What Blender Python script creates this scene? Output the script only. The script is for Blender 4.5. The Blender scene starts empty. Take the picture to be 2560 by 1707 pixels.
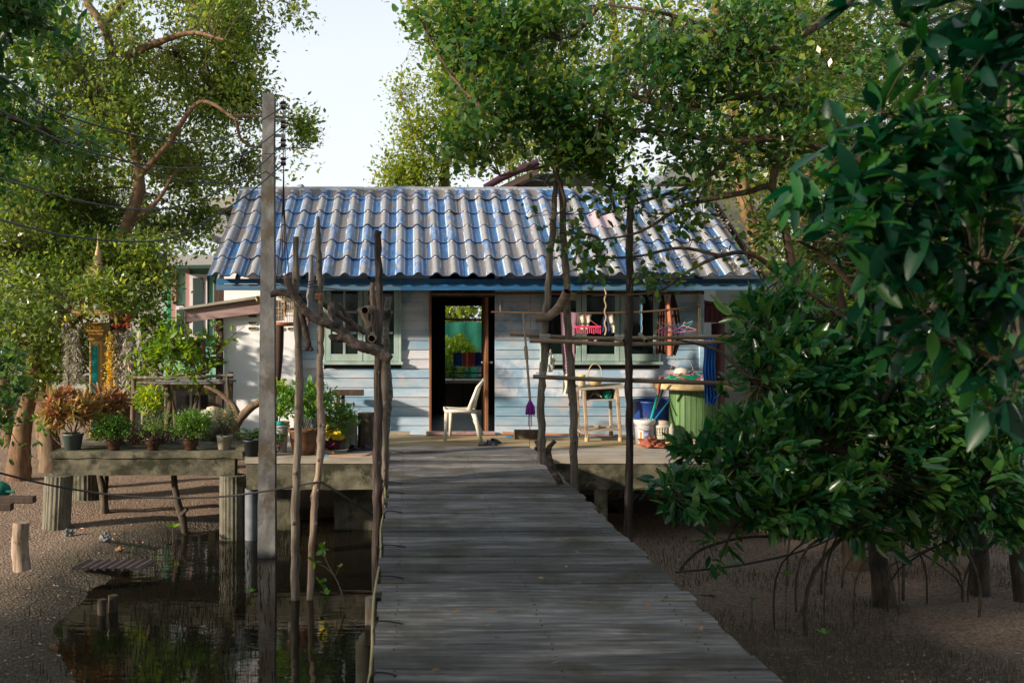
import bpy, math, random
import numpy as np
from mathutils import Vector, Matrix, Euler, noise
random.seed(7)
RNG = np.random.default_rng(11)
R = math.radians
SC = bpy.context.scene
COL = SC.collection

# ------------------------------------------------------------------ camera
EYE = 1.63                       # eye height above the deck (deck top is z = 0)
FPX = 2489.0                     # 35 mm lens, in pixels of a 2560 px wide frame
CX, CY = 1020.0, 811.0
cam = bpy.data.cameras.new('camera')
camo = bpy.data.objects.new('camera', cam); COL.objects.link(camo)
camo.location = (0, 0, EYE); camo.rotation_euler = (R(90), 0, 0)
cam.sensor_width = 36; cam.lens = 35.0
cam.shift_x = (1280 - CX) / 2560.0; cam.shift_y = -(853.5 - CY) / 2560.0
cam.clip_start = 0.05; cam.clip_end = 2000
cam.dof.use_dof = True; cam.dof.focus_distance = 12.5; cam.dof.aperture_fstop = 3.2
SC.camera = camo

# ------------------------------------------------------------------ sky and sun
SUN_D = Vector((0.86, 0.40, -0.31)).normalized()        # the way the light travels
SUN_EL = math.asin(-SUN_D.z); SUN_AZ = math.atan2(-SUN_D.x, -SUN_D.y)
w = bpy.data.worlds.new('World'); SC.world = w; w.use_nodes = True
nt = w.node_tree; nt.nodes.clear()
wo = nt.nodes.new('ShaderNodeOutputWorld'); bg = nt.nodes.new('ShaderNodeBackground')
sky = nt.nodes.new('ShaderNodeTexSky'); sky.sky_type = 'NISHITA'; sky.sun_disc = False
sky.sun_elevation = SUN_EL; sky.sun_rotation = SUN_AZ % (2 * math.pi)
sky.air_density = 1.0; sky.dust_density = 1.5; sky.ozone_density = 1.5
tc = nt.nodes.new('ShaderNodeTexCoord'); mp = nt.nodes.new('ShaderNodeMapping'); mp.inputs['Scale'].default_value = (1, 1, 2.6)
nz = nt.nodes.new('ShaderNodeTexNoise'); nz.inputs['Scale'].default_value = 2.2; nz.inputs['Detail'].default_value = 7; nz.inputs['Roughness'].default_value = .55
cr = nt.nodes.new('ShaderNodeValToRGB'); cr.color_ramp.elements[0].position = .30; cr.color_ramp.elements[1].position = .62
cr.color_ramp.elements[0].color = (.45, .45, .45, 1); cr.color_ramp.elements[1].color = (.95, .95, .95, 1)
mx = nt.nodes.new('ShaderNodeMix'); mx.data_type = 'RGBA'
L = nt.links
L.new(tc.outputs['Generated'], mp.inputs['Vector']); L.new(mp.outputs[0], nz.inputs['Vector']); L.new(nz.outputs['Fac'], cr.inputs[0])
sxyz = nt.nodes.new('ShaderNodeSeparateXYZ'); L.new(tc.outputs['Generated'], sxyz.inputs[0])      # haze thickens towards the horizon on every side
hz = nt.nodes.new('ShaderNodeMapRange'); hz.inputs[1].default_value = .05; hz.inputs[2].default_value = .75; hz.inputs[3].default_value = .97; hz.inputs[4].default_value = .30; L.new(sxyz.outputs['Z'], hz.inputs[0])
cm = nt.nodes.new('ShaderNodeMath'); cm.operation = 'MULTIPLY'; L.new(cr.outputs[0], cm.inputs[0]); cm.inputs[1].default_value = .5
hm = nt.nodes.new('ShaderNodeMath'); hm.operation = 'MAXIMUM'; L.new(cm.outputs[0], hm.inputs[0]); L.new(hz.outputs[0], hm.inputs[1])
L.new(hm.outputs[0], mx.inputs[0]); L.new(sky.outputs[0], mx.inputs[6])
cc2 = nt.nodes.new('ShaderNodeMix'); cc2.data_type = 'RGBA'; L.new(cr.outputs[0], cc2.inputs[0]); cc2.inputs[6].default_value = (3.75, 4.15, 4.5, 1); cc2.inputs[7].default_value = (4.3, 4.4, 4.5, 1); L.new(cc2.outputs[2], mx.inputs[7])
L.new(mx.outputs[2], bg.inputs['Color']); bg.inputs['Strength'].default_value = 0.14; L.new(bg.outputs[0], wo.inputs[0])
sl = bpy.data.lights.new('sun', 'SUN'); sl.energy = 4.6; sl.angle = R(2.2); sl.color = (1.0, .86, .68)
so = bpy.data.objects.new('sun', sl); COL.objects.link(so)
so.rotation_euler = SUN_D.to_track_quat('-Z', 'Y').to_euler(); so.location = (-20, -10, 12)
SC.view_settings.view_transform = 'Standard'; SC.view_settings.look = 'None'
SC.view_settings.exposure = 0.82; SC.view_settings.gamma = 1; SC.view_settings.use_curve_mapping = False
try:
    SC.cycles.max_bounces = 7; SC.cycles.diffuse_bounces = 3; SC.cycles.transmission_bounces = 5; SC.cycles.transparent_max_bounces = 6
except Exception: pass

# ------------------------------------------------------------------ helpers
def P(px, py, Y):
    return Vector(((px - CX) / FPX * Y, Y, EYE - (py - CY) / FPX * Y))
def S(px, Y): return px / FPX * Y
WORLD = {}
def props(o, label=None, cat=None, group=None, kind=None):
    if label: o['label'] = label
    if cat: o['category'] = cat
    if group: o['group'] = group
    if kind: o['kind'] = kind
    return o
def thing(name, label, cat, loc=(0, 0, 0), group=None):
    o = bpy.data.objects.new(name, None); COL.objects.link(o); o.location = loc
    o.empty_display_size = .1
    WORLD[o.name] = Vector(loc); return props(o, label, cat, group)
class MB:
    def __init__(s): s.v = []; s.f = []; s.sm = []
    def add(s, vs, fs, smooth=False):
        b = len(s.v); s.v += [tuple(v) for v in vs]; s.f += [tuple(i + b for i in f) for f in fs]; s.sm += [smooth] * len(fs); return s
    def box(s, c, d, rot=None):
        c = Vector(c); hx, hy, hz = d[0] / 2, d[1] / 2, d[2] / 2
        vs = [Vector((x, y, z)) for x in (-hx, hx) for y in (-hy, hy) for z in (-hz, hz)]
        if rot is not None: vs = [rot @ v for v in vs]
        return s.add([v + c for v in vs], [(0, 1, 3, 2), (4, 6, 7, 5), (0, 4, 5, 1), (2, 3, 7, 6), (0, 2, 6, 4), (1, 5, 7, 3)])
    def bb(s, c, d, b=.006, rot=None):
        """box with a small chamfer on the four edges along its longest side"""
        c = Vector(c); ax = max(range(3), key=lambda i: d[i]); o = [i for i in range(3) if i != ax]
        h = [d[i] / 2 for i in range(3)]; b = min(b, h[o[0]] * .6, h[o[1]] * .6)
        ring = [(h[o[0]] - b, h[o[1]]), (h[o[0]], h[o[1]] - b), (h[o[0]], -h[o[1]] + b), (h[o[0]] - b, -h[o[1]]),
                (-h[o[0]] + b, -h[o[1]]), (-h[o[0]], -h[o[1]] + b), (-h[o[0]], h[o[1]] - b), (-h[o[0]] + b, h[o[1]])]
        vs = []
        for e in (-h[ax], h[ax]):
            for (p, q) in ring:
                v = Vector((0, 0, 0)); v[ax] = e; v[o[0]] = p; v[o[1]] = q
                vs.append((rot @ v if rot is not None else v) + c)
        return s.add(vs, [(i, (i + 1) % 8, 8 + (i + 1) % 8, 8 + i) for i in range(8)] + [tuple(range(8)), tuple(range(15, 7, -1))])
    def tube(s, pts, rad, n=8, cap=True, rough=0.0, smooth=True):
        pts = [Vector(p) for p in pts]
        if not hasattr(rad, '__len__'): rad = [rad] * len(pts)
        if len(rad) != len(pts): rad = rads(rad, len(pts))
        vs = []; up = Vector((0, 0, 1)); prev = None
        for i, p in enumerate(pts):
            t = (pts[min(i + 1, len(pts) - 1)] - pts[max(i - 1, 0)]);
            if t.length < 1e-9: t = Vector((0, 0, 1))
            t.normalize()
            if prev is None:
                a = t.cross(up if abs(t.z) < .9 else Vector((0, 1, 0))).normalized()
            else:
                a = (prev - t * prev.dot(t)).normalized()
            prev = a; b = t.cross(a)
            for k in range(n):
                th = 2 * math.pi * k / n; r = rad[i] * (1 + (random.uniform(-rough, rough) if rough else 0))
                vs.append(p + (a * math.cos(th) + b * math.sin(th)) * r)
        fs = [(i * n + k, i * n + (k + 1) % n, (i + 1) * n + (k + 1) % n, (i + 1) * n + k) for i in range(len(pts) - 1) for k in range(n)]
        s.add(vs, fs, smooth)
        if cap: s.add([vs[k] for k in range(n)], [tuple(range(n - 1, -1, -1))]); s.add([vs[-n + k] for k in range(n)], [tuple(range(n))])
        return s
    def lathe(s, prof, c, n=20, wob=None, smooth=True):
        c = Vector(c); vs = []
        for j, (r, z) in enumerate(prof):
            for k in range(n):
                th = 2 * math.pi * k / n; rr = r * (wob(th, j) if wob else 1)
                vs.append(c + Vector((rr * math.cos(th), rr * math.sin(th), z)))
        return s.add(vs, [(j * n + k, j * n + (k + 1) % n, (j + 1) * n + (k + 1) % n, (j + 1) * n + k) for j in range(len(prof) - 1) for k in range(n)], smooth)
    def ball(s, c, r, n=10, m=7):
        prof = [(max(1e-4, math.sin(math.pi * j / m)), -math.cos(math.pi * j / m)) for j in range(m + 1)]
        if not hasattr(r, '__len__'): r = (r, r, r)
        c = Vector(c); vs = []
        for (a, z) in prof:
            for k in range(n):
                th = 2 * math.pi * k / n; vs.append(c + Vector((a * math.cos(th) * r[0], a * math.sin(th) * r[1], z * r[2])))
        return s.add(vs, [(j * n + k, j * n + (k + 1) % n, (j + 1) * n + (k + 1) % n, (j + 1) * n + k) for j in range(m) for k in range(n)], True)
    def prism(s, pts, y0, y1):
        """polygon in XZ extruded along Y"""
        n = len(pts)
        vs = [Vector((x, y0, z)) for x, z in pts] + [Vector((x, y1, z)) for x, z in pts]
        return s.add(vs, [tuple(range(n)), tuple(range(2 * n - 1, n - 1, -1))] + [(i, i + n, (i + 1) % n + n, (i + 1) % n) for i in range(n)])
    def mesh(s, name, off=Vector((0, 0, 0)), mat=None):
        me = bpy.data.meshes.new(name)
        me.from_pydata([(v[0] - off[0], v[1] - off[1], v[2] - off[2]) for v in s.v], [], s.f)
        me.polygons.foreach_set('use_smooth', s.sm)
        if mat: me.materials.append(mat)
        me.update(); return me
def wl(o): return WORLD.get(o.name, Vector((0, 0, 0))) if o is not None else Vector((0, 0, 0))
def obj(name, mb, mat, parent=None, label=None, kind=None):
    """one mesh object, vertices given in world coordinates"""
    me = mb.mesh(name, wl(parent), mat) if isinstance(mb, MB) else mb
    o = bpy.data.objects.new(name, me); COL.objects.link(o)
    if parent is not None: o.parent = parent; WORLD[o.name] = wl(parent)
    return props(o, label=label, kind=kind)
def single(name, mb, mat, label, cat, loc=None, group=None, kind=None):
    loc = Vector(loc) if loc is not None else Vector((sum(v[0] for v in mb.v) / len(mb.v), sum(v[1] for v in mb.v) / len(mb.v), min(v[2] for v in mb.v)))
    o = bpy.data.objects.new(name, mb.mesh(name, loc, mat)); COL.objects.link(o); o.location = loc; WORLD[o.name] = loc
    return props(o, label, cat, group, kind)
def place(name, me, parent, loc, rot=None, scale=None):
    o = bpy.data.objects.new(name, me); COL.objects.link(o); o.parent = parent
    o.location = Vector(loc) - wl(parent)
    if rot is not None: o.rotation_euler = rot
    if scale is not None: o.scale = scale
    WORLD[o.name] = Vector(loc); return o
def bez(pts, n=6):
    """Catmull-Rom through points"""
    pts = [Vector(p) for p in pts]; out = []
    for i in range(len(pts) - 1):
        p0 = pts[max(i - 1, 0)]; p1 = pts[i]; p2 = pts[i + 1]; p3 = pts[min(i + 2, len(pts) - 1)]
        for k in range(n):
            t = k / n; out.append(.5 * ((2 * p1) + (p2 - p0) * t + (2 * p0 - 5 * p1 + 4 * p2 - p3) * t * t + (3 * p1 - p0 - 3 * p2 + p3) * t ** 3))
    out.append(pts[-1]); return out
def rads(r, n):
    m = len(r) - 1; out = []
    for i in range(n):
        t = i / (n - 1) * m; k = min(int(t), m - 1); out.append(r[k] + (r[k + 1] - r[k]) * (t - k))
    return out

# ------------------------------------------------------------------ materials
def N(nt, t, **kw):
    n = nt.nodes.new(t)
    for k, v in kw.items():
        if k in n.inputs: n.inputs[k].default_value = v
        else: setattr(n, k, v)
    return n
def c4(c): return (c[0], c[1], c[2], 1)
def pmat(name, cols, scale=(6, 6, 6), rough=.7, bump=.3, bscale=40, rnd=0.12, detail=6, pos=None, metal=0, spec=.4, dist=.01, stain=None, stscale=2.0, stcut=(.52, .62), coat=0, local=False):
    """noise-mottled surface: cols are mixed by a stretched noise; stain adds dirt with its own outline; rnd shifts the value from object to object"""
    m = bpy.data.materials.new(name); m.use_nodes = True; nt = m.node_tree; Lk = nt.links.new
    b = nt.nodes['Principled BSDF']; b.inputs['Roughness'].default_value = rough; b.inputs['Metallic'].default_value = metal
    b.inputs['Specular IOR Level'].default_value = spec
    if coat: b.inputs['Coat Weight'].default_value = coat
    if local: g = N(nt, 'ShaderNodeTexCoord'); go = g.outputs['Object']
    else: g = N(nt, 'ShaderNodeNewGeometry'); go = g.outputs['Position']
    oi = N(nt, 'ShaderNodeObjectInfo')
    if local:
        ad = N(nt, 'ShaderNodeVectorMath', operation='ADD'); cmb = N(nt, 'ShaderNodeMath', operation='MULTIPLY'); cmb.inputs[1].default_value = 37.0
        Lk(oi.outputs['Random'], cmb.inputs[0]); Lk(go, ad.inputs[0]); Lk(cmb.outputs[0], ad.inputs[1]); go = ad.outputs[0]
    mp = N(nt, 'ShaderNodeMapping', Scale=scale); Lk(go, mp.inputs['Vector'])
    nz = N(nt, 'ShaderNodeTexNoise', Scale=1.0, Detail=detail, Roughness=.62); Lk(mp.outputs[0], nz.inputs['Vector'])
    cr = N(nt, 'ShaderNodeValToRGB'); els = cr.color_ramp.elements; k = len(cols)
    els[0].position = .30; els[1].position = .72; els[0].color = c4(cols[0]); els[1].color = c4(cols[-1])
    for i in range(1, k - 1):
        e = els.new((pos[i] if pos else .30 + .42 * i / (k - 1))); e.color = c4(cols[i])
    Lk(nz.outputs['Fac'], cr.inputs[0]); out = cr.outputs[0]
    if stain:
        n2 = N(nt, 'ShaderNodeTexNoise', Scale=stscale, Detail=8, Roughness=.65); Lk(go, n2.inputs['Vector'])
        mr = N(nt, 'ShaderNodeMapRange'); mr.inputs[1].default_value = stcut[0]; mr.inputs[2].default_value = stcut[1]; Lk(n2.outputs['Fac'], mr.inputs[0])
        mx = N(nt, 'ShaderNodeMix', data_type='RGBA'); Lk(mr.outputs[0], mx.inputs[0]); Lk(out, mx.inputs[6]); mx.inputs[7].default_value = c4(stain); out = mx.outputs[2]
    hs = N(nt, 'ShaderNodeHueSaturation'); mr = N(nt, 'ShaderNodeMapRange'); mr.inputs[3].default_value = 1 - rnd * 2; mr.inputs[4].default_value = 1 + rnd * 1.6
    Lk(oi.outputs['Random'], mr.inputs[0]); Lk(mr.outputs[0], hs.inputs['Value']); Lk(out, hs.inputs['Color']); Lk(hs.outputs[0], b.inputs['Base Color'])
    if bump:
        n3 = N(nt, 'ShaderNodeTexNoise', Scale=1.0, Detail=5, Roughness=.7)
        mp3 = N(nt, 'ShaderNodeMapping', Scale=tuple(s / max(scale) * bscale for s in scale)); Lk(go, mp3.inputs['Vector']); Lk(mp3.outputs[0], n3.inputs['Vector'])
        bm = N(nt, 'ShaderNodeBump', Strength=bump, Distance=dist); Lk(n3.outputs['Fac'], bm.inputs['Height']); Lk(bm.outputs[0], b.inputs['Normal'])
    return m
def leafmat(name, a, b_, c, rough=.35, trans=.35, tcol=None, spec=.5, coat=0.0):
    m = bpy.data.materials.new(name); m.use_nodes = True; nt = m.node_tree; Lk = nt.links.new
    b = nt.nodes['Principled BSDF']; b.inputs['Roughness'].default_value = rough; b.inputs['Specular IOR Level'].default_value = spec; b.inputs['Coat Weight'].default_value = coat
    at = N(nt, 'ShaderNodeAttribute', attribute_name='tint'); oi = N(nt, 'ShaderNodeObjectInfo')
    g = N(nt, 'ShaderNodeNewGeometry'); nz = N(nt, 'ShaderNodeTexNoise', Scale=.9, Detail=2); Lk(g.outputs['Position'], nz.inputs['Vector'])
    ad = N(nt, 'ShaderNodeMath', operation='ADD'); Lk(at.outputs['Fac'], ad.inputs[0]); Lk(nz.outputs['Fac'], ad.inputs[1])
    a2 = N(nt, 'ShaderNodeMath', operation='MULTIPLY_ADD'); Lk(oi.outputs['Random'], a2.inputs[0]); a2.inputs[1].default_value = .35; Lk(ad.outputs[0], a2.inputs[2])
    mr = N(nt, 'ShaderNodeMapRange'); mr.inputs[1].default_value = .40; mr.inputs[2].default_value = 1.82; Lk(a2.outputs[0], mr.inputs[0])
    cr = N(nt, 'ShaderNodeValToRGB'); e = cr.color_ramp.elements; e[0].color = c4(a); e[1].position = .86; e[1].color = c4(c); e.new(.45).color = c4(b_); e.new(.97).color = c4((c[0] * 1.45 + .01, c[1] * 1.1, c[2]))
    Lk(mr.outputs[0], cr.inputs[0]); Lk(cr.outputs[0], b.inputs['Base Color'])
    tr = N(nt, 'ShaderNodeBsdfTranslucent'); hs = N(nt, 'ShaderNodeHueSaturation', Hue=.47, Saturation=1.15, Value=1.9); Lk(cr.outputs[0], hs.inputs['Color']); Lk(hs.outputs[0], tr.inputs['Color'])
    ms = N(nt, 'ShaderNodeMixShader'); ms.inputs[0].default_value = trans; Lk(b.outputs[0], ms.inputs[1]); Lk(tr.outputs[0], ms.inputs[2])
    Lk(ms.outputs[0], nt.nodes['Material Output'].inputs['Surface']); return m
def plain(name, c, rough=.5, metal=0, bump=0, **kw):
    v = .86
    return pmat(name, [tuple(x * v for x in c), c], scale=(9, 9, 9), rough=rough, metal=metal, bump=bump, rnd=.04, **kw)

M = {}
M['leaf_left'] = leafmat('leaf olive green', (.038, .090, .022), (.095, .165, .034), (.22, .29, .065), rough=.32, trans=.5)
M['leaf_back'] = leafmat('leaf yellow green', (.06, .12, .018), (.13, .20, .03), (.26, .32, .06), rough=.42, trans=.5)
M['leaf_mid'] = leafmat('leaf deep green', (.014, .062, .026), (.036, .112, .030), (.105, .20, .038), rough=.26, trans=.40)
M['leaf_near'] = leafmat('leaf glossy dark green', (.004, .030, .021), (.008, .068, .036), (.032, .165, .036), rough=.36, trans=.32)
M['leaf_shrub'] = leafmat('leaf glossy star green', (.008, .050, .027), (.018, .098, .038), (.075, .19, .040), rough=.22, trans=.35, spec=.7)
M['leaf_vine'] = leafmat('leaf fresh lime', (.08, .17, .02), (.14, .27, .03), (.25, .36, .05), rough=.45, trans=.45)
M['leaf_herb'] = leafmat('leaf herb green', (.03, .10, .012), (.06, .17, .02), (.12, .24, .04), rough=.5, trans=.35)
M['leaf_red'] = leafmat('leaf croton red', (.17, .07, .04), (.32, .16, .07), (.24, .25, .06), rough=.4, trans=.3)
M['leaf_grey'] = leafmat('leaf grey green', (.08, .12, .05), (.12, .16, .07), (.18, .2, .10), rough=.6, trans=.3)
M['moss'] = leafmat('hanging air plant grey', (.26, .24, .18), (.36, .34, .27), (.45, .43, .36), rough=.8, trans=.2)
M['gold_flower'] = leafmat('marigold yellow', (.46, .28, .01), (.55, .38, .02), (.58, .44, .04), rough=.7, trans=.2)
M['bark'] = pmat('bark brown', [(.05, .035, .022), (.13, .085, .05), (.22, .155, .095)], scale=(14, 14, 3), bump=.7, bscale=60, rough=.85, dist=.02)
M['bark_warm'] = pmat('bark orange brown', [(.07, .04, .02), (.16, .09, .045), (.28, .18, .10)], scale=(9, 9, 3), bump=.6, bscale=50, rough=.85, dist=.02)
M['bark_dark'] = pmat('bark dark', [(.02, .015, .011), (.06, .045, .03), (.12, .095, .065)], scale=(18, 18, 6), bump=.6, rough=.85, dist=.01)
M['bark_twig'] = pmat('twig bark', [(.05, .038, .022), (.13, .105, .06)], scale=(8, 8, 8), bump=0, rough=.8)
M['stick_grey'] = pmat('weathered stick', [(.07, .055, .04), (.18, .145, .11), (.36, .30, .25)], scale=(30, 30, 2.2), bump=.6, bscale=90, rough=.8, stain=(.06, .045, .035), stscale=7, stcut=(.57, .66), rnd=.1)
M['stick_tan'] = pmat('pale peeled stick', [(.14, .09, .06), (.28, .20, .14), (.46, .38, .33)], scale=(26, 26, 3), bump=.5, bscale=70, rough=.75, stain=(.09, .055, .035), stscale=9, stcut=(.58, .68), rnd=.1)
M['stick_dark'] = pmat('dark old log', [(.018, .012, .010), (.07, .05, .042), (.22, .17, .15)], scale=(32, 32, 2.5), bump=.8, bscale=80, rough=.85, rnd=.1)
M['branch_wood'] = pmat('knotted driftwood branch', [(.03, .02, .016), (.10, .07, .055), (.30, .24, .21)], scale=(16, 16, 16), bump=.8, bscale=60, rough=.8, rnd=.1)
M['bamboo'] = pmat('old bamboo', [(.17, .10, .06), (.30, .21, .14), (.43, .35, .27)], scale=(3, 25, 25), bump=.2, rough=.6, rnd=.1)
M['cut_wood'] = pmat('cut bamboo inside', [(.02, .014, .01), (.05, .035, .02)], scale=(20, 20, 20), bump=.2, rough=.9)
M['plank'] = pmat('silvered plank', [(.038, .036, .036), (.100, .095, .094), (.172, .162, .155), (.36, .342, .32)], scale=(2.6, 30, 10), bump=.8, bscale=160, rough=.72, spec=.3, rnd=.24, stain=(.062, .054, .034), stscale=2.0, stcut=(.47, .66), detail=9, dist=.005)
M['conc'] = pmat('mossy concrete', [(.05, .045, .03), (.12, .11, .075), (.22, .20, .14)], scale=(4, 4, 5), bump=.7, bscale=60, rough=.9, stain=(.025, .026, .012), stscale=3.6, stcut=(.47, .60), rnd=.04)
M['conc_pole'] = pmat('pole concrete', [(.065, .066, .068), (.125, .124, .124), (.21, .207, .20)], scale=(9, 9, 4), bump=.3, bscale=120, rough=.85, stain=(.07, .058, .042), stscale=3.0, stcut=(.50, .62), rnd=0)
M['conc_deck'] = pmat('deck cement', [(.22, .19, .155), (.34, .30, .25), (.44, .41, .36)], scale=(1.2, 6, 6), bump=.25, bscale=80, rough=.75, stain=(.22, .18, .13), stscale=1.6, stcut=(.5, .66), rnd=0)
M['mat_tan'] = pmat('sandy floor screed', [(.25, .18, .09), (.36, .28, .15), (.45, .36, .22)], scale=(1, 5, 5), bump=.2, rough=.7, rnd=0)
M['conc_col'] = pmat('column concrete', [(.06, .055, .038), (.13, .12, .088), (.22, .205, .155)], scale=(4, 4, 2), bump=.6, bscale=50, rough=.9, stain=(.05, .05, .025), stscale=2.4, stcut=(.5, .6), rnd=.05)
M['pipe_grey'] = pmat('grey pipe column', [(.08, .095, .115), (.14, .155, .18), (.22, .23, .25)], scale=(4, 4, 3), bump=.2, rough=.7, rnd=0)
M['siding_blue'] = pmat('faded blue siding', [(.15, .31, .45), (.26, .41, .54), (.40, .49, .58), (.56, .57, .62)], scale=(1.1, 4, 4), bump=.25, bscale=90, rough=.6, rnd=.09, stain=(.50, .46, .48), stscale=1.5, stcut=(.56, .64), dist=.004, detail=5)
M['siding_white'] = pmat('chalky white siding', [(.36, .46, .57), (.52, .54, .60), (.66, .62, .66)], scale=(1.1, 5, 5), bump=.25, bscale=90, rough=.6, rnd=.10, stain=(.24, .36, .49), stscale=1.9, stcut=(.50, .60), dist=.004, detail=5)
M['white_wall'] = pmat('white limewash wall', [(.74, .74, .78), (.82, .82, .85), (.86, .86, .88)], scale=(2, 2, 1.5), bump=.15, bscale=50, rough=.85, rnd=0, stain=(.6, .6, .62), stscale=1.5, stcut=(.58, .75))
M['fascia'] = pmat('blue painted fascia', [(.010, .07, .18), (.016, .11, .27), (.04, .17, .36)], scale=(1.5, 8, 20), bump=.3, rough=.55, rnd=.05, stain=(.16, .19, .22), stscale=3.5, stcut=(.62, .70))
M['fascia_pale'] = pmat('weathered fascia lower edge', [(.02, .10, .21), (.06, .15, .25), (.16, .20, .25)], scale=(1.5, 8, 20), bump=.3, rough=.6, rnd=.05, stain=(.20, .21, .24), stscale=3, stcut=(.60, .70))
M['sage'] = pmat('sage green window paint', [(.20, .30, .28), (.30, .41, .38), (.42, .50, .45)], scale=(5, 5, 3), bump=.2, rough=.55, rnd=.05, stain=(.42, .40, .30), stscale=6, stcut=(.60, .68))
M['brown_jamb'] = pmat('varnished brown wood', [(.13, .05, .022), (.22, .09, .04), (.30, .14, .07)], scale=(20, 20, 2), bump=.3, rough=.5, rnd=.05)
M['dark_wood'] = pmat('dark brown wood', [(.025, .014, .010), (.06, .035, .024), (.10, .06, .045)], scale=(20, 20, 3), bump=.3, rough=.7, rnd=.06)
M['pink_wood'] = pmat('pinkish weathered board', [(.20, .12, .12), (.32, .21, .205), (.42, .30, .29)], scale=(2, 20, 24), bump=.5, rough=.8, rnd=.04, stain=(.13, .085, .08), stscale=4, stcut=(.56, .66))
M['grey_wood'] = pmat('grey board', [(.18, .15, .12), (.32, .28, .23), (.42, .38, .33)], scale=(3, 18, 18), bump=.4, rough=.8, rnd=.06)
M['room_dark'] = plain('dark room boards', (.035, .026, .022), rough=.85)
M['glass'] = plain('window glass', (.006, .014, .013), rough=.10, spec=.4)
M['green_floor'] = pmat('green painted floor', [(.04, .09, .07), (.07, .15, .11), (.11, .20, .15)], scale=(2, 10, 10), bump=.1, rough=.45, rnd=0)
M['plastic_cream'] = pmat('aged cream plastic', [(.52, .47, .38), (.62, .57, .47), (.68, .64, .55)], scale=(7, 7, 7), bump=.05, rough=.45, rnd=0, stain=(.38, .32, .24), stscale=7, stcut=(.58, .70))
def simple(key, name, c, rough=.5, metal=0, **kw): M[key] = plain(name, c, rough, metal, **kw)
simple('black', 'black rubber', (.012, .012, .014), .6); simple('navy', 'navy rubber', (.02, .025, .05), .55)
simple('wire', 'weathered cable', (.045, .055, .058), .4); simple('rope', 'weathered rope', (.05, .045, .05), .8)
simple('hose', 'brown hose', (.42, .20, .10), .4); simple('blue_pipe', 'blue pipe', (.03, .24, .48), .35)
simple('blue_tarp', 'deep blue plastic', (.010, .045, .22), .35); simple('blue_cloth', 'bright blue cloth', (.02, .16, .60), .6)
simple('yellow', 'yellow plastic', (.70, .55, .02), .4); simple('purple', 'purple yarn', (.30, .03, .34), .8)
simple('pink', 'pink plastic', (.65, .06, .14), .35); simple('crate_green', 'green plastic', (.0, .24, .13), .35)
simple('turquoise', 'turquoise plastic', (.02, .40, .30), .3); simple('white_pl', 'white plastic', (.62, .61, .60), .4)
simple('label_blue', 'printed blue label', (.16, .17, .42), .5); simple('label_orange', 'printed orange swirl', (.60, .22, .06), .5)
simple('teal', 'teal glitter panel', (.0, .30, .32), .3); simple('metal', 'dull metal', (.4, .4, .38), .35, 1)
simple('chrome', 'brass knob', (.7, .6, .45), .22, 1); simple('straw', 'straw', (.48, .36, .20), .8); simple('tan_hat', 'woven hat', (.50, .40, .28), .8)
simple('red_dark', 'dark red painted wood', (.10, .018, .018), .55); simple('rust_cloth', 'rusty red cloth', (.30, .09, .05), .85)
simple('orange_cloth', 'apricot cloth', (.50, .20, .11), .85); simple('brown_cloth', 'dark brown cloth', (.05, .022, .016), .9)
simple('cream_cloth', 'cream cloth', (.55, .52, .42), .9); simple('teal_net', 'green netting', (.01, .15, .10), .9); simple('navy_cloth', 'navy cloth', (.014, .02, .08), .8)
simple('terracotta', 'dark glazed clay', (.05, .022, .011), .2, coat=.6); simple('pot_green', 'grey green pot', (.08, .11, .10), .5)
simple('pot_grey', 'pale grey pot', (.42, .40, .34), .7); simple('pot_black', 'black pot', (.02, .025, .03), .5); simple('soil', 'potting soil', (.03, .02, .014), .95)
simple('bucket', 'white bucket', (.52, .50, .52), .45); simple('gold', 'gold paint', (.36, .20, .035), .45); simple('gold_pale', 'pale gold paint', (.44, .31, .12), .5)
simple('skin_w', 'white porcelain', (.7, .7, .7), .3); simple('red', 'red paint', (.5, .03, .02), .4); simple('bldg_mint', 'mint render', (.20, .45, .33), .7)
simple('bldg_green', 'green trim', (.01, .22, .10), .5); simple('bldg_pink', 'dusty pink render', (.36, .20, .18), .75); simple('bldg_grey', 'grey render', (.34, .35, .35), .8)
simple('bldg_frame', 'white window frame', (.68, .66, .70), .5); simple('curtain', 'dark teal curtain', (.02, .05, .05), .6); simple('bldg_white', 'off white render', (.36, .35, .31), .8)
simple('brick_orange', 'orange brick', (.34, .11, .04), .85); simple('maroon', 'maroon gutter', (.09, .03, .05), .4); simple('salmon', 'salmon soffit board', (.50, .30, .22), .7)
simple('insul', 'brown glazed insulator', (.09, .025, .02), .2); simple('cage', 'split bamboo', (.50, .34, .16), .5); simple('green_pl', 'light green paint', (.20, .38, .13), .6)
simple('leaf_dry', 'dry leaf', (.30, .16, .07), .8); simple('stone', 'grey stone', (.17, .175, .18), .85); simple('stripe_red', 'red stripe', (.5, .05, .07), .8); simple('stripe_y', 'yellow stripe', (.65, .42, .03), .8)
simple('rust_iron', 'rusty corrugated iron', (.11, .075, .065), .8)
M['spool'] = pmat('green spool staves', [(.05, .11, .04), (.09, .18, .06), (.15, .25, .10)], scale=(20, 20, 2), bump=.4, rough=.65, rnd=.1)
M['spool_top'] = pmat('yellowed plywood', [(.32, .22, .10), (.46, .35, .18), (.55, .45, .28)], scale=(8, 8, 8), bump=.3, rough=.7, rnd=.03)
M['rack_wood'] = pmat('rusty cream frame', [(.20, .10, .045), (.34, .24, .14), (.46, .38, .27)], scale=(14, 14, 6), bump=.3, rough=.6, rnd=.05)
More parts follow.
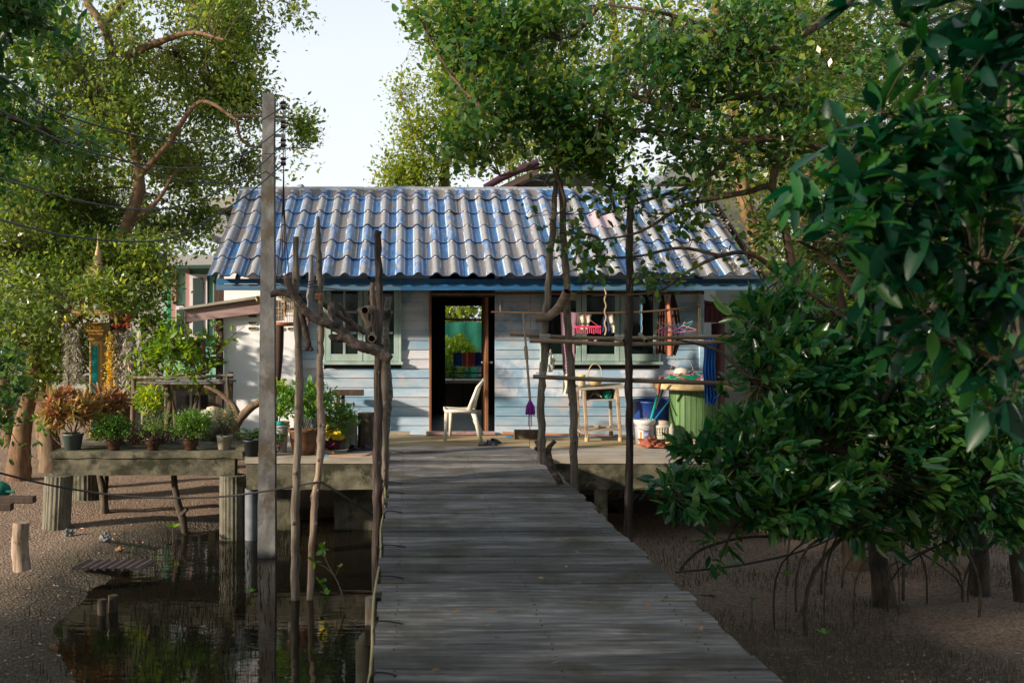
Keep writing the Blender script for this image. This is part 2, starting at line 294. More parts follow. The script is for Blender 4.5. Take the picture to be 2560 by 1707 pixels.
def gingham():
    m = bpy.data.materials.new('checked purple cloth'); m.use_nodes = True; nt = m.node_tree
    b = nt.nodes['Principled BSDF']; b.inputs['Roughness'].default_value = .9
    g = N(nt, 'ShaderNodeNewGeometry'); ck = N(nt, 'ShaderNodeTexChecker', Scale=52); ck.inputs[1].default_value = (.30, .19, .24, 1); ck.inputs[2].default_value = (.14, .07, .11, 1)
    nt.links.new(g.outputs['Position'], ck.inputs['Vector']); nt.links.new(ck.outputs[0], b.inputs['Base Color']); return m
M['gingham'] = gingham()
def tilemat():
    """light grey fibre cement ridges; each trough keeps blue paint or has weathered to dark grey; lime streaks where the paint flakes at the foot of the ridges"""
    m = bpy.data.materials.new('flaking blue roof tile'); m.use_nodes = True; nt = m.node_tree; Lk = nt.links.new
    b = nt.nodes['Principled BSDF']; b.inputs['Roughness'].default_value = .45
    def mth(op, a, b_=None, c=None):
        n = N(nt, 'ShaderNodeMath', operation=op)
        for i, v in enumerate((a, b_, c)):
            if v is None: continue
            if isinstance(v, (int, float)): n.inputs[i].default_value = v
            else: Lk(v, n.inputs[i])
        return n.outputs[0]
    def rng_(v, a, c, lo=0.0, hi=1.0):
        n = N(nt, 'ShaderNodeMapRange'); Lk(v, n.inputs[0])
        for i, q in enumerate((a, c, lo, hi)): n.inputs[i + 1].default_value = q
        return n.outputs[0]
    def mix(f, a, c):
        n = N(nt, 'ShaderNodeMix', data_type='RGBA'); Lk(f, n.inputs[0])
        for i, q in ((6, a), (7, c)):
            if isinstance(q, tuple): n.inputs[i].default_value = c4(q)
            else: Lk(q, n.inputs[i])
        return n.outputs[2]
    tcn = N(nt, 'ShaderNodeTexCoord'); sx = N(nt, 'ShaderNodeSeparateXYZ'); Lk(tcn.outputs['Object'], sx.inputs[0])
    oi = N(nt, 'ShaderNodeObjectInfo'); g = N(nt, 'ShaderNodeNewGeometry')
    def noi(sc, det, ro=.6):
        mp = N(nt, 'ShaderNodeMapping', Scale=sc); Lk(g.outputs['Position'], mp.inputs['Vector']); n = N(nt, 'ShaderNodeTexNoise', Scale=1, Detail=det, Roughness=ro); Lk(mp.outputs[0], n.inputs['Vector']); return n.outputs['Fac']
    n1 = noi((22, 5, 5), 6, .65); n2 = noi((55, 55, 55), 4); n3 = noi((3, 3, 3), 4); n4 = noi((40, 3, 3), 4)
    idx = mth('ROUND', mth('MULTIPLY', sx.outputs['X'], 4.0)); cb = N(nt, 'ShaderNodeCombineXYZ'); Lk(idx, cb.inputs[0]); Lk(mth('MULTIPLY', oi.outputs['Random'], 97.0), cb.inputs[1])
    wn = N(nt, 'ShaderNodeTexWhiteNoise', noise_dimensions='3D'); Lk(cb.outputs[0], wn.inputs['Vector'])
    z = sx.outputs['Z']; hump_ = rng_(mth('ADD', z, mth('MULTIPLY', mth('SUBTRACT', n1, .5), .03)), .010, .030)
    blue_f = rng_(mth('ADD', mth('ADD', wn.outputs['Value'], mth('MULTIPLY', mth('SUBTRACT', n3, .5), 1.3)), mth('MULTIPLY', mth('SUBTRACT', n1, .5), 2.2)), .47, .60)
    grey_t = mix(rng_(n2, .3, .7), (.075, .070, .078), (.18, .168, .165)); blue_t = mix(rng_(n1, .35, .65), (.014, .058, .155), (.05, .135, .29))
    trough = mix(blue_f, grey_t, blue_t)
    grey_h = mix(rng_(n2, .3, .7), (.175, .175, .185), (.31, .305, .31)); blue_h = mix(rng_(n1, .4, .6), (.06, .15, .33), (.22, .26, .34))
    ridge = mix(rng_(mth('ADD', n3, mth('MULTIPLY', oi.outputs['Random'], .3)), .66, .74), grey_h, blue_h)
    col = mix(hump_, trough, ridge)
    foot = mth('MULTIPLY', rng_(mth('ABSOLUTE', mth('SUBTRACT', z, .015)), .010, .004), rng_(mth('ADD', n4, mth('MULTIPLY', wn.outputs['Value'], .2)), .56, .62))
    col = mix(mth('MULTIPLY', foot, .85), col, (.42, .52, .66))
    Lk(col, b.inputs['Base Color'])
    bm = N(nt, 'ShaderNodeBump', Strength=.35, Distance=.004); Lk(n2, bm.inputs['Height']); Lk(bm.outputs[0], b.inputs['Normal']); return m
M['tile'] = tilemat()
def watermat():
    m = bpy.data.materials.new('dark still water'); m.use_nodes = True; nt = m.node_tree
    b = nt.nodes['Principled BSDF']; b.inputs['Base Color'].default_value = (.010, .009, .006, 1); b.inputs['Roughness'].default_value = .03; b.inputs['IOR'].default_value = 1.33
    g = N(nt, 'ShaderNodeNewGeometry'); mp = N(nt, 'ShaderNodeMapping', Scale=(2, 5, 1)); nz = N(nt, 'ShaderNodeTexNoise', Scale=1.6, Detail=3)
    nt.links.new(g.outputs['Position'], mp.inputs['Vector']); nt.links.new(mp.outputs[0], nz.inputs['Vector'])
    bm = N(nt, 'ShaderNodeBump', Strength=.12, Distance=.02); nt.links.new(nz.outputs['Fac'], bm.inputs['Height']); nt.links.new(bm.outputs[0], b.inputs['Normal']); return m
M['water'] = watermat()
def mudmat():
    m = bpy.data.materials.new('mud and shell gravel'); m.use_nodes = True; nt = m.node_tree; Lk = nt.links.new
    b = nt.nodes['Principled BSDF']; g = N(nt, 'ShaderNodeNewGeometry')
    n1 = N(nt, 'ShaderNodeTexNoise', Scale=1.1, Detail=6, Roughness=.6); n2 = N(nt, 'ShaderNodeTexNoise', Scale=34, Detail=6, Roughness=.75); n3 = N(nt, 'ShaderNodeTexVoronoi', Scale=38)
    for n in (n1, n2, n3): Lk(g.outputs['Position'], n.inputs['Vector'])
    at = N(nt, 'ShaderNodeAttribute', attribute_name='wet')
    dry = N(nt, 'ShaderNodeValToRGB'); e = dry.color_ramp.elements; e[0].position = .33; e[0].color = (.13, .078, .050, 1); e[1].position = .66; e[1].color = (.56, .41, .30, 1); e.new(.5).color = (.33, .225, .155, 1)
    wet = N(nt, 'ShaderNodeValToRGB'); e = wet.color_ramp.elements; e[0].position = .35; e[0].color = (.030, .022, .013, 1); e[1].position = .72; e[1].color = (.27, .195, .105, 1); e.new(.52).color = (.125, .088, .045, 1)
    Lk(n2.outputs['Fac'], dry.inputs[0]); Lk(n2.outputs['Fac'], wet.inputs[0])
    ad = N(nt, 'ShaderNodeMath', operation='MULTIPLY_ADD'); Lk(n1.outputs['Fac'], ad.inputs[0]); ad.inputs[1].default_value = .8; Lk(at.outputs['Fac'], ad.inputs[2])
    mr = N(nt, 'ShaderNodeMapRange'); mr.inputs[1].default_value = .62; mr.inputs[2].default_value = 1.1; Lk(ad.outputs[0], mr.inputs[0])
    mx = N(nt, 'ShaderNodeMix', data_type='RGBA'); Lk(mr.outputs[0], mx.inputs[0]); Lk(dry.outputs[0], mx.inputs[6]); Lk(wet.outputs[0], mx.inputs[7]); Lk(mx.outputs[2], b.inputs['Base Color'])
    rg = N(nt, 'ShaderNodeMapRange'); rg.inputs[3].default_value = .9; rg.inputs[4].default_value = .5; Lk(mr.outputs[0], rg.inputs[0]); Lk(rg.outputs[0], b.inputs['Roughness'])
    a = N(nt, 'ShaderNodeMath', operation='ADD'); Lk(n2.outputs['Fac'], a.inputs[0]); Lk(n3.outputs['Distance'], a.inputs[1])
    bm = N(nt, 'ShaderNodeBump', Strength=1.0, Distance=.06); Lk(a.outputs[0], bm.inputs['Height']); Lk(bm.outputs[0], b.inputs['Normal']); return m
M['mud'] = mudmat()

# ------------------------------------------------------------------ foliage
def _leaf(wd, curl, fold=.05):
    t = [0, .13, .32, .54, .75, .90, 1.0]; w_ = [0, .55, .92, 1.0, .80, .45, 0]; V = []; 
    for a, b in zip(t, w_): V.append((a, 0, -curl * a * a))
    L_ = []; R_ = []
    for i in range(1, 6): L_.append(len(V)); V.append((t[i], wd * w_[i], -curl * t[i] ** 2 + fold * w_[i]))
    for i in range(1, 6): R_.append(len(V)); V.append((t[i], -wd * w_[i], -curl * t[i] ** 2 + fold * w_[i] * .8))
    F = [(0, 1, L_[0]), (0, R_[0], 1)]
    for i in range(4): F += [(i + 1, i + 2, L_[i + 1], L_[i]), (i + 2, i + 1, R_[i], R_[i + 1])]
    F += [(5, 6, L_[4]), (6, 5, R_[4])]
    return (np.array(V), F)
TW = _leaf(.165, .16)
TX = (np.array([(0, 0, 0), (.28, .15, .04), (.66, .165, .05), (1, 0, -.06), (.66, -.165, .05), (.28, -.15, .04), (.34, 0, 0), (.70, 0, -.01)]),
      [(0, 6, 1), (1, 6, 7, 2), (2, 7, 3), (0, 5, 6), (5, 4, 7, 6), (4, 3, 7)])
TQ = (np.array([(0, 0, 0), (.45, .27, .05), (1, 0, -.03), (.45, -.27, .05)]), [(0, 3, 2, 1)])
TL = (np.array([(0, 0, 0), (.28, .19, .05), (.70, .19, .05), (1, 0, -.06), (.70, -.19, .05), (.28, -.19, .05), (.34, 0, 0), (.70, 0, -.01)]),
      [(0, 6, 1), (1, 6, 7, 2), (2, 7, 3), (0, 5, 6), (5, 4, 7, 6), (4, 3, 7)])
TR = (np.array([(0, 0, 0), (.22, .20, .04), (.60, .30, .05), (.92, .14, .0), (.92, -.14, .0), (.60, -.30, .05), (.22, -.20, .04), (.5, 0, -.02)]),
      [(7, 1, 0), (7, 2, 1), (7, 3, 2), (7, 4, 3), (7, 5, 4), (7, 6, 5), (7, 0, 6)])
TN = (np.array([(0, 0, 0), (.30, .11, .03), (.70, .10, .03), (1, 0, -.05), (.70, -.10, .03), (.30, -.11, .03)]), [(0, 5, 4, 3), (0, 3, 2, 1)])
TM = _leaf(.155, .10)
TY = (np.array([(0, 0, 0), (.28, .13, .04), (.66, .155, .05), (1, 0, -.05), (.66, -.155, .05), (.28, -.13, .04), (.34, 0, 0), (.70, 0, -.01)]),
      [(0, 6, 1), (1, 6, 7, 2), (2, 7, 3), (0, 5, 6), (5, 4, 7, 6), (4, 3, 7)])
TS = (np.array([(0, 0, 0), (.5, .06, .12), (1, 0, -.02), (.5, -.06, .12)]), [(0, 3, 2, 1)])
def unit(a): return a / np.maximum(np.linalg.norm(a, axis=1, keepdims=True), 1e-9)
def leaf_mesh(name, pos, dirs, size, mat, tmpl=TQ, upj=.5, rng=RNG, off=(0, 0, 0)):
    """many leaves as one mesh: pos (N,3), dirs (N,3) axis of each leaf, size (N,)"""
    n = len(pos); T, F = tmpl; k = len(T)
    d = unit(dirs); up = np.array([0, 0, 1.0]) + rng.normal(0, upj, (n, 3)); s = unit(np.cross(up, d)); nn = np.cross(d, s)
    V = pos[:, None, :] + size[:, None, None] * (T[None, :, 0, None] * d[:, None, :] + T[None, :, 1, None] * s[:, None, :] + T[None, :, 2, None] * nn[:, None, :])
    V = (V - np.array(off)).reshape(-1, 3)
    me = bpy.data.meshes.new(name); me.vertices.add(n * k); me.vertices.foreach_set('co', V.astype(np.float32).ravel())
    lens = [len(f) for f in F]; flat = np.concatenate([np.array(f) for f in F]); L_ = len(flat)
    me.loops.add(n * L_); me.loops.foreach_set('vertex_index', (flat[None, :] + (np.arange(n) * k)[:, None]).ravel().astype(np.int32))
    me.polygons.add(n * len(F)); st = np.concatenate([[0], np.cumsum(lens)[:-1]])
    me.polygons.foreach_set('loop_start', (st[None, :] + (np.arange(n) * L_)[:, None]).ravel().astype(np.int32))
    me.polygons.foreach_set('loop_total', np.tile(lens, n).astype(np.int32))
    at = me.attributes.new('tint', 'FLOAT', 'POINT'); at.data.foreach_set('value', np.repeat(rng.random(n), k).astype(np.float32))
    me.materials.append(mat); me.update(calc_edges=True); return me
def in_blob(n, c, r, rng, shell=.45):
    if shell < .4: u = unit(rng.normal(size=(n, 3))); return np.array(c) + u * rng.random((n, 1)) ** shell * np.array(r)
    return np.array(c) + np.clip(rng.normal(0, .54, (n, 3)), -1.1, 1.1) * np.array(r)
def clump_leaves(tips, tdirs, k, L, rng, spread=.10, tilt=.9, droop=.0):
    n = len(tips); p = np.repeat(tips, k, 0); d = np.repeat(tdirs, k, 0)
    off = rng.normal(0, spread, (n * k, 3)); dd = unit(unit(d) + rng.normal(0, tilt, (n * k, 3)) - np.array([0, 0, droop]))
    return p + off, dd, L * (.45 + .95 * rng.random(n * k) ** .8)
def nearest(nodes, pts):
    out = np.empty(len(pts), int)
    for i in range(0, len(pts), 400):
        q = pts[i:i + 400]; out[i:i + 400] = ((q[:, None, :] - nodes[None]) ** 2).sum(2).argmin(1)
    return out
def twig_mesh(a, b, r0, r1, name, mat, off, rng):
    """three-sided bent twigs from a to b as one mesh"""
    n = len(a); m = (a + b) / 2 + rng.normal(0, .06, (n, 3)) * np.linalg.norm(b - a, axis=1, keepdims=True) - np.array([0, 0, .0])
    d = unit(b - a); s = unit(np.cross(d, np.array([.3, .2, 1.0]))); t = np.cross(d, s); V = []
    for p, r in ((a, r0), (m, (r0 + r1) / 2), (b, r1)):
        for th in (0, 2.094, 4.189): V.append(p + r * (math.cos(th) * s + math.sin(th) * t))
    V = np.stack(V, 1).reshape(-1, 3) - np.array(off)
    F = [(i * 3 + k, i * 3 + (k + 1) % 3, (i + 1) * 3 + (k + 1) % 3, (i + 1) * 3 + k) for i in (0, 1) for k in range(3)]
    flat = np.array(F).ravel(); me = bpy.data.meshes.new(name)
    me.vertices.add(n * 9); me.vertices.foreach_set('co', V.astype(np.float32).ravel())
    me.loops.add(n * 24); me.loops.foreach_set('vertex_index', (flat[None] + (np.arange(n) * 9)[:, None]).ravel().astype(np.int32))
    me.polygons.add(n * 6); me.polygons.foreach_set('loop_start', (np.arange(n * 6) * 4).astype(np.int32)); me.polygons.foreach_set('loop_total', np.full(n * 6, 4, np.int32))
    me.materials.append(mat); me.update(calc_edges=True); return me
def tree(name, label, cat, limbs, blobs, leaf, per, lmat, bmat, tmpl=TQ, seed=1, auto=True, spread=.12, tilt=.9, gap=.0, gscale=.9, group=None, big=0, trunk_n=10, tw=.006, droop=0.0, upj=.5, shell=.45, bigname='leaf', dens=1.0):
    """a plant: limbs = [[(point, radius), ...], ...] (the first is the trunk), blobs = [(centre, radii, clumps)]"""
    rng = np.random.default_rng(seed); root = thing(name, label, cat, limbs[0][0][0], group); nodes = []; blobs = [(c, r, max(1, int(n_ * dens))) for c, r, n_ in blobs]
    if cat in ('tree', 'shrub', 'bush') and limbs[0][0][0].z < 0:
        q_, r_ = limbs[0][0]; limbs = [[(q_ - Vector((0, 0, .45)), r_ * 1.5), (q_ + Vector((0, 0, .02)), r_ * 1.22)] + list(limbs[0][1:])] + list(limbs[1:])
    def limb(L_, nm, n=7):
        pts = bez([p for p, r in L_], 5); rr = rads([r for p, r in L_], len(pts)); mb = MB().tube(pts, rr, n, rough=.08)
        obj(nm, mb, bmat, root); nodes.extend([tuple(p) for p in pts])
    for i, L_ in enumerate(limbs): limb(L_, 'trunk' if i == 0 else 'branch', trunk_n if i == 0 else 7)
    base = np.array(nodes)
    if auto:
        for (c, r, n_) in blobs:
            c = Vector(c); q = Vector(nodes[int(((base - np.array(c)) ** 2).sum(1).argmin())])
            if (c - q).length > .35:
                mid = (q + c) / 2 + Vector(rng.normal(0, .12, 3)) * (c - q).length
                limb([(q, .012 + .012 * (c - q).length), (mid, .016), (c, .008)], 'branch', 5)
    nd = np.array(nodes); tips = []
    for (c, r, n_) in blobs:
        t = in_blob(n_, c, r, rng, shell)
        if gap:
            keep = np.array([noise.noise(Vector(p) * gscale + Vector((seed, 0, 0))) + .6 * noise.noise(Vector(p) * gscale * 2.7 + Vector((0, seed, 0))) for p in t]) > (gap - .5)
            t = t[keep]
        tips.append(t)
    tips = np.concatenate(tips); src = nd[nearest(nd, tips)]; d = unit(tips - src + rng.normal(0, .05, tips.shape)); d[:, 2] += .15
    loc = wl(root)
    obj('twigs', twig_mesh(src + (tips - src) * .0, tips, tw, tw * .45, 'twigs', M['bark_twig'], loc, rng), None, root, kind='stuff')
    p, dd, s = clump_leaves(tips, d, per, leaf, rng, spread, tilt, droop)
    if big:
        z = p[:, 1]; px = p[:, 0] / z * FPX + CX; py = CY - (p[:, 2] - EYE) / z * FPX
        vis = (px > 0) & (px < 2560) & (py > 0) & (py < 1707) & (z > .5); sc = np.where(vis, s / z, 0); order = np.argsort(-sc)[:big]
        rest = np.ones(len(p), bool); rest[order] = False
        lm = leaf_mesh('leaf', np.zeros((1, 3)), np.array([[1., 0, 0]]), np.array([1.0]), lmat, tmpl, 0, rng)
        for i in order:
            X = Vector(dd[i]); up = Vector((0, 0, 1)) + Vector(rng.normal(0, upj, 3)); Yv = up.cross(X).normalized(); Z = X.cross(Yv)
            mt = Matrix((X, Yv, Z)).transposed().to_euler()
            place(bigname, lm, root, p[i], mt, (s[i],) * 3)
        p, dd, s = p[rest], dd[rest], s[rest]
    o = obj('foliage' if big else 'crown', leaf_mesh('crown', p, dd, s, lmat, tmpl, upj, rng, loc), None, root)
    if big: o['kind'] = 'stuff'
    return root
def B(px, py, Y, rx, ry, rY, n):
    """a leafy mass whose middle stands at image place (px, py) at depth Y, radii in image px and metres of depth"""
    return (P(px, py, Y), (S(rx, Y), rY, S(ry, Y)), n)
def Lb(pts, Y, r0, r1, dY=0.0):
    n = len(pts); return [(P(x, y, Y + dY * i / (n - 1)), r0 + (r1 - r0) * i / (n - 1)) for i, (x, y) in enumerate(pts)]
# ------------------------------------------------------------------ ground and water
SHORE = [(2, -1.5), (5, -1.9), (7.4, -2.35), (8.4, -2.6), (9.6, -2.85), (11.2, -2.9), (12.7, -2.5), (13.6, -1.0), (14.6, 1.2), (16, 3)]
def shore_x(Y):
    if Y <= SHORE[0][0]: return SHORE[0][1]
    for (a, xa), (b, xb) in zip(SHORE, SHORE[1:]):
        if Y <= b: return xa + (xb - xa) * (Y - a) / (b - a)
    return 60.0
def sst(a, b, x):
    t = max(0, min(1, (x - a) / (b - a))); return t * t * (3 - 2 * t)
WATER = -1.02
def ground_h(X, Y):
    s = shore_x(Y); n1 = noise.noise(Vector((X * .7, Y * .7, 3.1))); n2 = noise.noise(Vector((X * 2.6, Y * 2.6, 7.7)))
    left = -.90 + .05 * n1 + .02 * n2 + .10 * sst(0, 3, s - X - 1.5)
    pond = -1.15 + .06 * n1 + .035 * n2
    right = -1.0 + .05 * n1 + .03 * n2 + (.10 * sst(3, 8, X))
    a = sst(-.25, .9, s - X + .35 * n1); h = pond * (1 - a) + left * a
    if Y < 14: b = sst(.7, 1.7, X + .3 * n1); h = h * (1 - b) + right * b
    # a mud spit with breathing roots before the platform
    h += .07 * math.exp(-((X + 2.6) / .8) ** 2 - ((Y - 10.8) / 1.6) ** 2) + .10 * math.exp(-((X + .3) / .4) ** 2 - ((Y - 9.0) / .6) ** 2)
    return h
def axis(a, b, step, far):
    v = list(np.arange(a, b, step)); out = []; x = step
    lo = []; p = a; s = step
    while p > -far: s *= 1.5; p -= s; lo.append(p)
    hi = []; p = b; s = step
    while p < far: s *= 1.5; p += s; hi.append(p)
    return lo[::-1] + v + hi
gx = axis(-11, 10, .11, 400); gy = axis(1.5, 26, .11, 400)
gv = [(x, y, ground_h(x, y) if -40 < x < 40 and -20 < y < 60 else -.9) for y in gy for x in gx]; nxg = len(gx)
gf = [(j * nxg + i, j * nxg + i + 1, (j + 1) * nxg + i + 1, (j + 1) * nxg + i) for j in range(len(gy) - 1) for i in range(nxg - 1)]
me = bpy.data.meshes.new('ground'); me.from_pydata(gv, [], gf); me.polygons.foreach_set('use_smooth', [True] * len(gf)); me.materials.append(M['mud'])
wt = me.attributes.new('wet', 'FLOAT', 'POINT')
wt.data.foreach_set('value', [0.75 * (1 - sst(.25, 2.2, shore_x(y) - x)) if (y < 13.9 and x < .8) else (.15 + .45 * (1 - sst(8.2, 10.5, y + .3 * x)) if y < 13.9 else .1) for y in gy for x in gx])
g = bpy.data.objects.new('ground', me); COL.objects.link(g); g['kind'] = 'structure'
wm = MB().add([(-6, -6, WATER), (3, -6, WATER), (3, 15.5, WATER), (-6, 15.5, WATER)], [(0, 1, 2, 3)])
o = obj('pond_water', wm, M['water'], kind='structure')

# shell bits and clods (uncountable)
def scatter(n, fn, rng=np.random.default_rng(5)):
    out = []
    while len(out) < n:
        x, y = fn(rng); h = ground_h(x, y)
        if h > WATER - .04: out.append((x, y, h))
    return out
pts = scatter(22000, lambda r: (lambda Y: (r.uniform(-.42 * Y, .64 * Y), Y))(4 + 18 * r.random() ** 1.3))
p = np.array(pts) + np.array([0, 0, .006]); rr = np.random.default_rng(8)
me = leaf_mesh('shell_gravel', p, rr.normal(size=(len(p), 3)) * [1, 1, .15], rr.uniform(.008, .034, len(p)) * (1 + (rr.random(len(p)) > .97)), leafmat('shell bits', (.07, .045, .035), (.24, .165, .125), (.40, .31, .25), rough=.8, trans=0), TR, .25, rr)
props(obj('shell_gravel', me, None), 'brown pink shell gravel and litter strewn over the mud', 'gravel', kind='stuff')
def peg_mesh(pts, rng, h0, h1, r):
    V = []; F = []; 
    for (x, y, z) in pts:
        h = rng.uniform(h0, h1) * rng.uniform(.5, 1); lx, ly = rng.normal(0, .12, 2) * h; b = len(V)
        for k in range(3): a = 2.094 * k; V.append((x + r * math.cos(a), y + r * math.sin(a), z - .03))
        for k in range(3): a = 2.094 * k; V.append((x + lx * .6 + r * .7 * math.cos(a), y + ly * .6 + r * .7 * math.sin(a), z + h * .6))
        V.append((x + lx, y + ly, z + h))
        F += [(b + k, b + (k + 1) % 3, b + 3 + (k + 1) % 3, b + 3 + k) for k in range(3)] + [(b + 3 + k, b + 3 + (k + 1) % 3, b + 6) for k in range(3)]
    mb = MB(); mb.v = V; mb.f = F; mb.sm = [False] * len(F); return mb
rg = np.random.default_rng(21)
def right_mud(r):
    while True:
        y = 3.5 + 10 * r.random(); x = 1.8 + (.66 * y - 1.6) * r.random()
        if noise.noise(Vector((x * .9, y * .9, 1))) + .25 * noise.noise(Vector((x * 4, y * 4, 9))) > -.05 - .1 * (y < 8): return x, y
def left_shore(r):
    while True:
        y = 5.5 + 8 * r.random(); x = shore_x(y) + r.normal(.85, .55)
        if x < .1 and x > -.40 * y and noise.noise(Vector((x * 1.1, y * 1.1, 4))) > -.35: return x, y
a = scatter(8000, right_mud, rg)
props(obj('breathing_roots', peg_mesh(a, rg, .03, .11, .0045), plain('olive brown root', (.085, .07, .03), .8), kind='stuff'), 'thin dark mangrove breathing roots standing in the mud right of the walkway', 'breathing roots', 'mangrove breathing roots')
b_ = []
while len(b_) < 4500:
    x, y = left_shore(rg); h = ground_h(x, y); 
    if h > WATER - .14: b_.append((x, y, max(h, WATER - .05)))
props(obj('breathing_roots', peg_mesh(b_, rg, .06, .17, .005), plain('olive root bark', (.05, .042, .02), .8), kind='stuff'), 'dark breathing roots crowding the waterline below the planter platform', 'breathing roots', 'mangrove breathing roots')

# ------------------------------------------------------------------ deck
DK = 12.14
deck = thing('deck', 'raised cement deck on posts in front of the blue house', 'deck', (0, DK, 0)); deck['kind'] = 'structure'
dx0, dx1 = S(612 - CX, DK), 6.6
rd = random.Random(4)
def wavy_slab(x0, x1, y0, y1, z0, z1, amp=.008, n=60):
    mb = MB(); vs = []
    for i in range(n + 1):
        x = x0 + (x1 - x0) * i / n; e = amp * noise.noise(Vector((x * 2.2, z0 * 5, 0))); f = amp * noise.noise(Vector((x * 5, z1, 8)))
        vs += [(x, y0 + e, z0 + f), (x, y0 + e * .5, z1), (x, y1, z1), (x, y1, z0)]
    fs = [(i * 4 + k, i * 4 + (k + 1) % 4, (i + 1) * 4 + (k + 1) % 4, (i + 1) * 4 + k) for i in range(n) for k in range(4)]
    return mb.add(vs, [tuple(reversed(f)) for f in fs] + [(0, 1, 2, 3), tuple(n * 4 + k for k in (3, 2, 1, 0))])
obj('floor_slab', wavy_slab(dx0, dx1, DK, 18.6, -.065, 0.0, .004), M['conc_deck'], deck)
obj('front_beam', wavy_slab(dx0 + .012, dx1, DK + .014, DK + .26, -.385, -.067, .014), M['conc'], deck)
obj('back_beam', MB().box(((dx0 + dx1) / 2, 18.3, -.23), (dx1 - dx0, .2, .32)), M['conc'], deck)
obj('floor_screed', MB().box(((-1.5 + 6.6) / 2, 13.94, .006), (8.1, 1.38, .012)), M['mat_tan'], deck)
obj('pipe_column', MB().tube([(P(628, 1222, 12.28).x, 12.28, -1.4), (P(628, 1222, 12.28).x, 12.28, -.386)], .078, 20), M['pipe_grey'], deck)
for (x, y) in ((P(1502, 1200, 12.35).x, 12.35), (4.6, 12.35), (5.9, 12.35)):
    obj('column', MB().bb((x, y, -.9), (.15, .15, 1.02), .02), M['conc_col'], deck)
for x in (-1.8, .2, 2.2, 4.2, 6.2):
    for y in (14.2, 16.2, 18.2): obj('column', MB().bb((x, y, -.75), (.15, .15, 1.36), .02), M['conc_col'], deck)
for x in (-1.9, -.9): obj('column', MB().box((x + .2, 12.9, -.75), (.5, .1, .70)), M['conc_col'], deck)
# low back wall under the deck keeps its far side dark
obj('plinth_wall', MB().box(((dx0 + dx1) / 2 + .5, 18.45, -.7), (dx1 - dx0 - 1, .12, .62)), M['conc'], deck)

# ------------------------------------------------------------------ house
WY = 14.64
house = thing('house', 'weathered blue and white timber house with a long tiled roof', 'house', (1.4, WY, 0))
zt = 2.62
def wz(py, Y=WY): return EYE - (py - CY) / FPX * Y
def wx(px, Y=WY): return (px - CX) / FPX * Y
X0, X1 = wx(755), wx(1746)
dl, dr = wx(1078), wx(1237)                      # door opening
w1 = (wx(810), wx(1003), wz(911), wz(727) + .10)   # window one opening incl. frame
w2 = (wx(1350), wx(1649), wz(911), wz(727) + .10)
board_meshes = {}
def board(x0, x1, z0, z1, mat, Y=WY, tk=.02):
    L_ = round(x1 - x0, 3); k = (L_, round(z1 - z0, 3), mat)
    if k not in board_meshes:
        h = z1 - z0; mb = MB()
        mb.add([(0, .012, 0), (L_, .012, 0), (L_, -tk, 0), (0, -tk, 0), (0, .012, h), (L_, .012, h), (L_, -.004, h), (0, -.004, h)],
               [(0, 3, 2, 1), (4, 5, 6, 7), (3, 7, 6, 2), (0, 1, 5, 4), (0, 4, 7, 3), (1, 2, 6, 5)]); board_meshes[k] = mb.mesh('siding_board', mat=M[mat])
    o = place('siding_board', board_meshes[k], house, (x0, Y, z0), (rd.uniform(-.004, .004), rd.uniform(-.0015, .0015), 0)); return o
pitch = .139; z = .012; row = 0
while z < zt:
    z1 = min(z + pitch - .003, zt)
    segs = [(X0, dl - .03)] if not (z1 > w1[2] + .01 and z < w1[3]) else [(X0, w1[0] - .002), (w1[1] + .002, dl - .03)]
    segs += [(dr, X1)] if not (z1 > w2[2] + .01 and z < w2[3]) else [(dr, w2[0] - .002), (w2[1] + .002, X1)]
    if z > 2.25: segs.append((dl - .03, dr))
    for (a, b2) in segs:
        left = a < dl - .1
        mat = 'siding_blue' if (left and (a < wx(900)) and row % 5 != 4) or (not left and (row < 4 or row in (8, 9))) or (left and row in (4, 6, 9)) else 'siding_white'
        board(a, b2, z, z1, mat)
    z += pitch; row += 1
# inner lining, side and back walls of the dark room
T = 3.16
def wall(name, c, d, m='room_dark'): return obj(name, MB().box(c, d), M[m], house)
wall('wall_lining', ((X0 + dl) / 2 - .02, WY + .04, 1.31), (dl - X0 - .10, .05, 2.6)) if False else None
bx0, bx1, bzt = wx(1113, WY + T), wx(1204, WY + T), wz(765, WY + T)
for (a, b2) in ((X0, dl - .03), (dr, X1)):
    # lining pieces around the windows
    ww = w1 if a == X0 else w2
    wall('wall_lining', ((a + ww[0]) / 2, WY + .045, 1.31), (ww[0] - a, .05, 2.6)); wall('wall_lining', ((ww[1] + b2) / 2, WY + .045, 1.31), (b2 - ww[1], .05, 2.6))
    wall('wall_lining', ((ww[0] + ww[1]) / 2, WY + .045, ww[2] / 2), (ww[1] - ww[0] - .004, .05, ww[2])); wall('wall_lining', ((ww[0] + ww[1]) / 2, WY + .045, (ww[3] + zt) / 2), (ww[1] - ww[0] - .004, .05, zt - ww[3]))
wall('side_wall', (X0 + .03, WY + T / 2, 1.4), (.06, T - .16, 2.8), 'siding_white'); wall('side_wall', (X1 - .03, WY + T / 2, 1.4), (.06, T - .16, 2.8), 'siding_white')
wall('back_wall', ((X0 + bx0) / 2, WY + T, 1.3), (bx0 - X0, .08, 2.6)); wall('back_wall', ((X1 + bx1) / 2, WY + T, 1.3), (X1 - bx1, .08, 2.6))
wall('back_wall', ((bx0 + bx1) / 2, WY + T, (bzt + 2.6) / 2), (bx1 - bx0, .08, 2.6 - bzt))
wall('room_floor', ((X0 + X1) / 2, WY + T / 2, .018), (X1 - X0 - .14, T - .1, .03), 'green_floor')
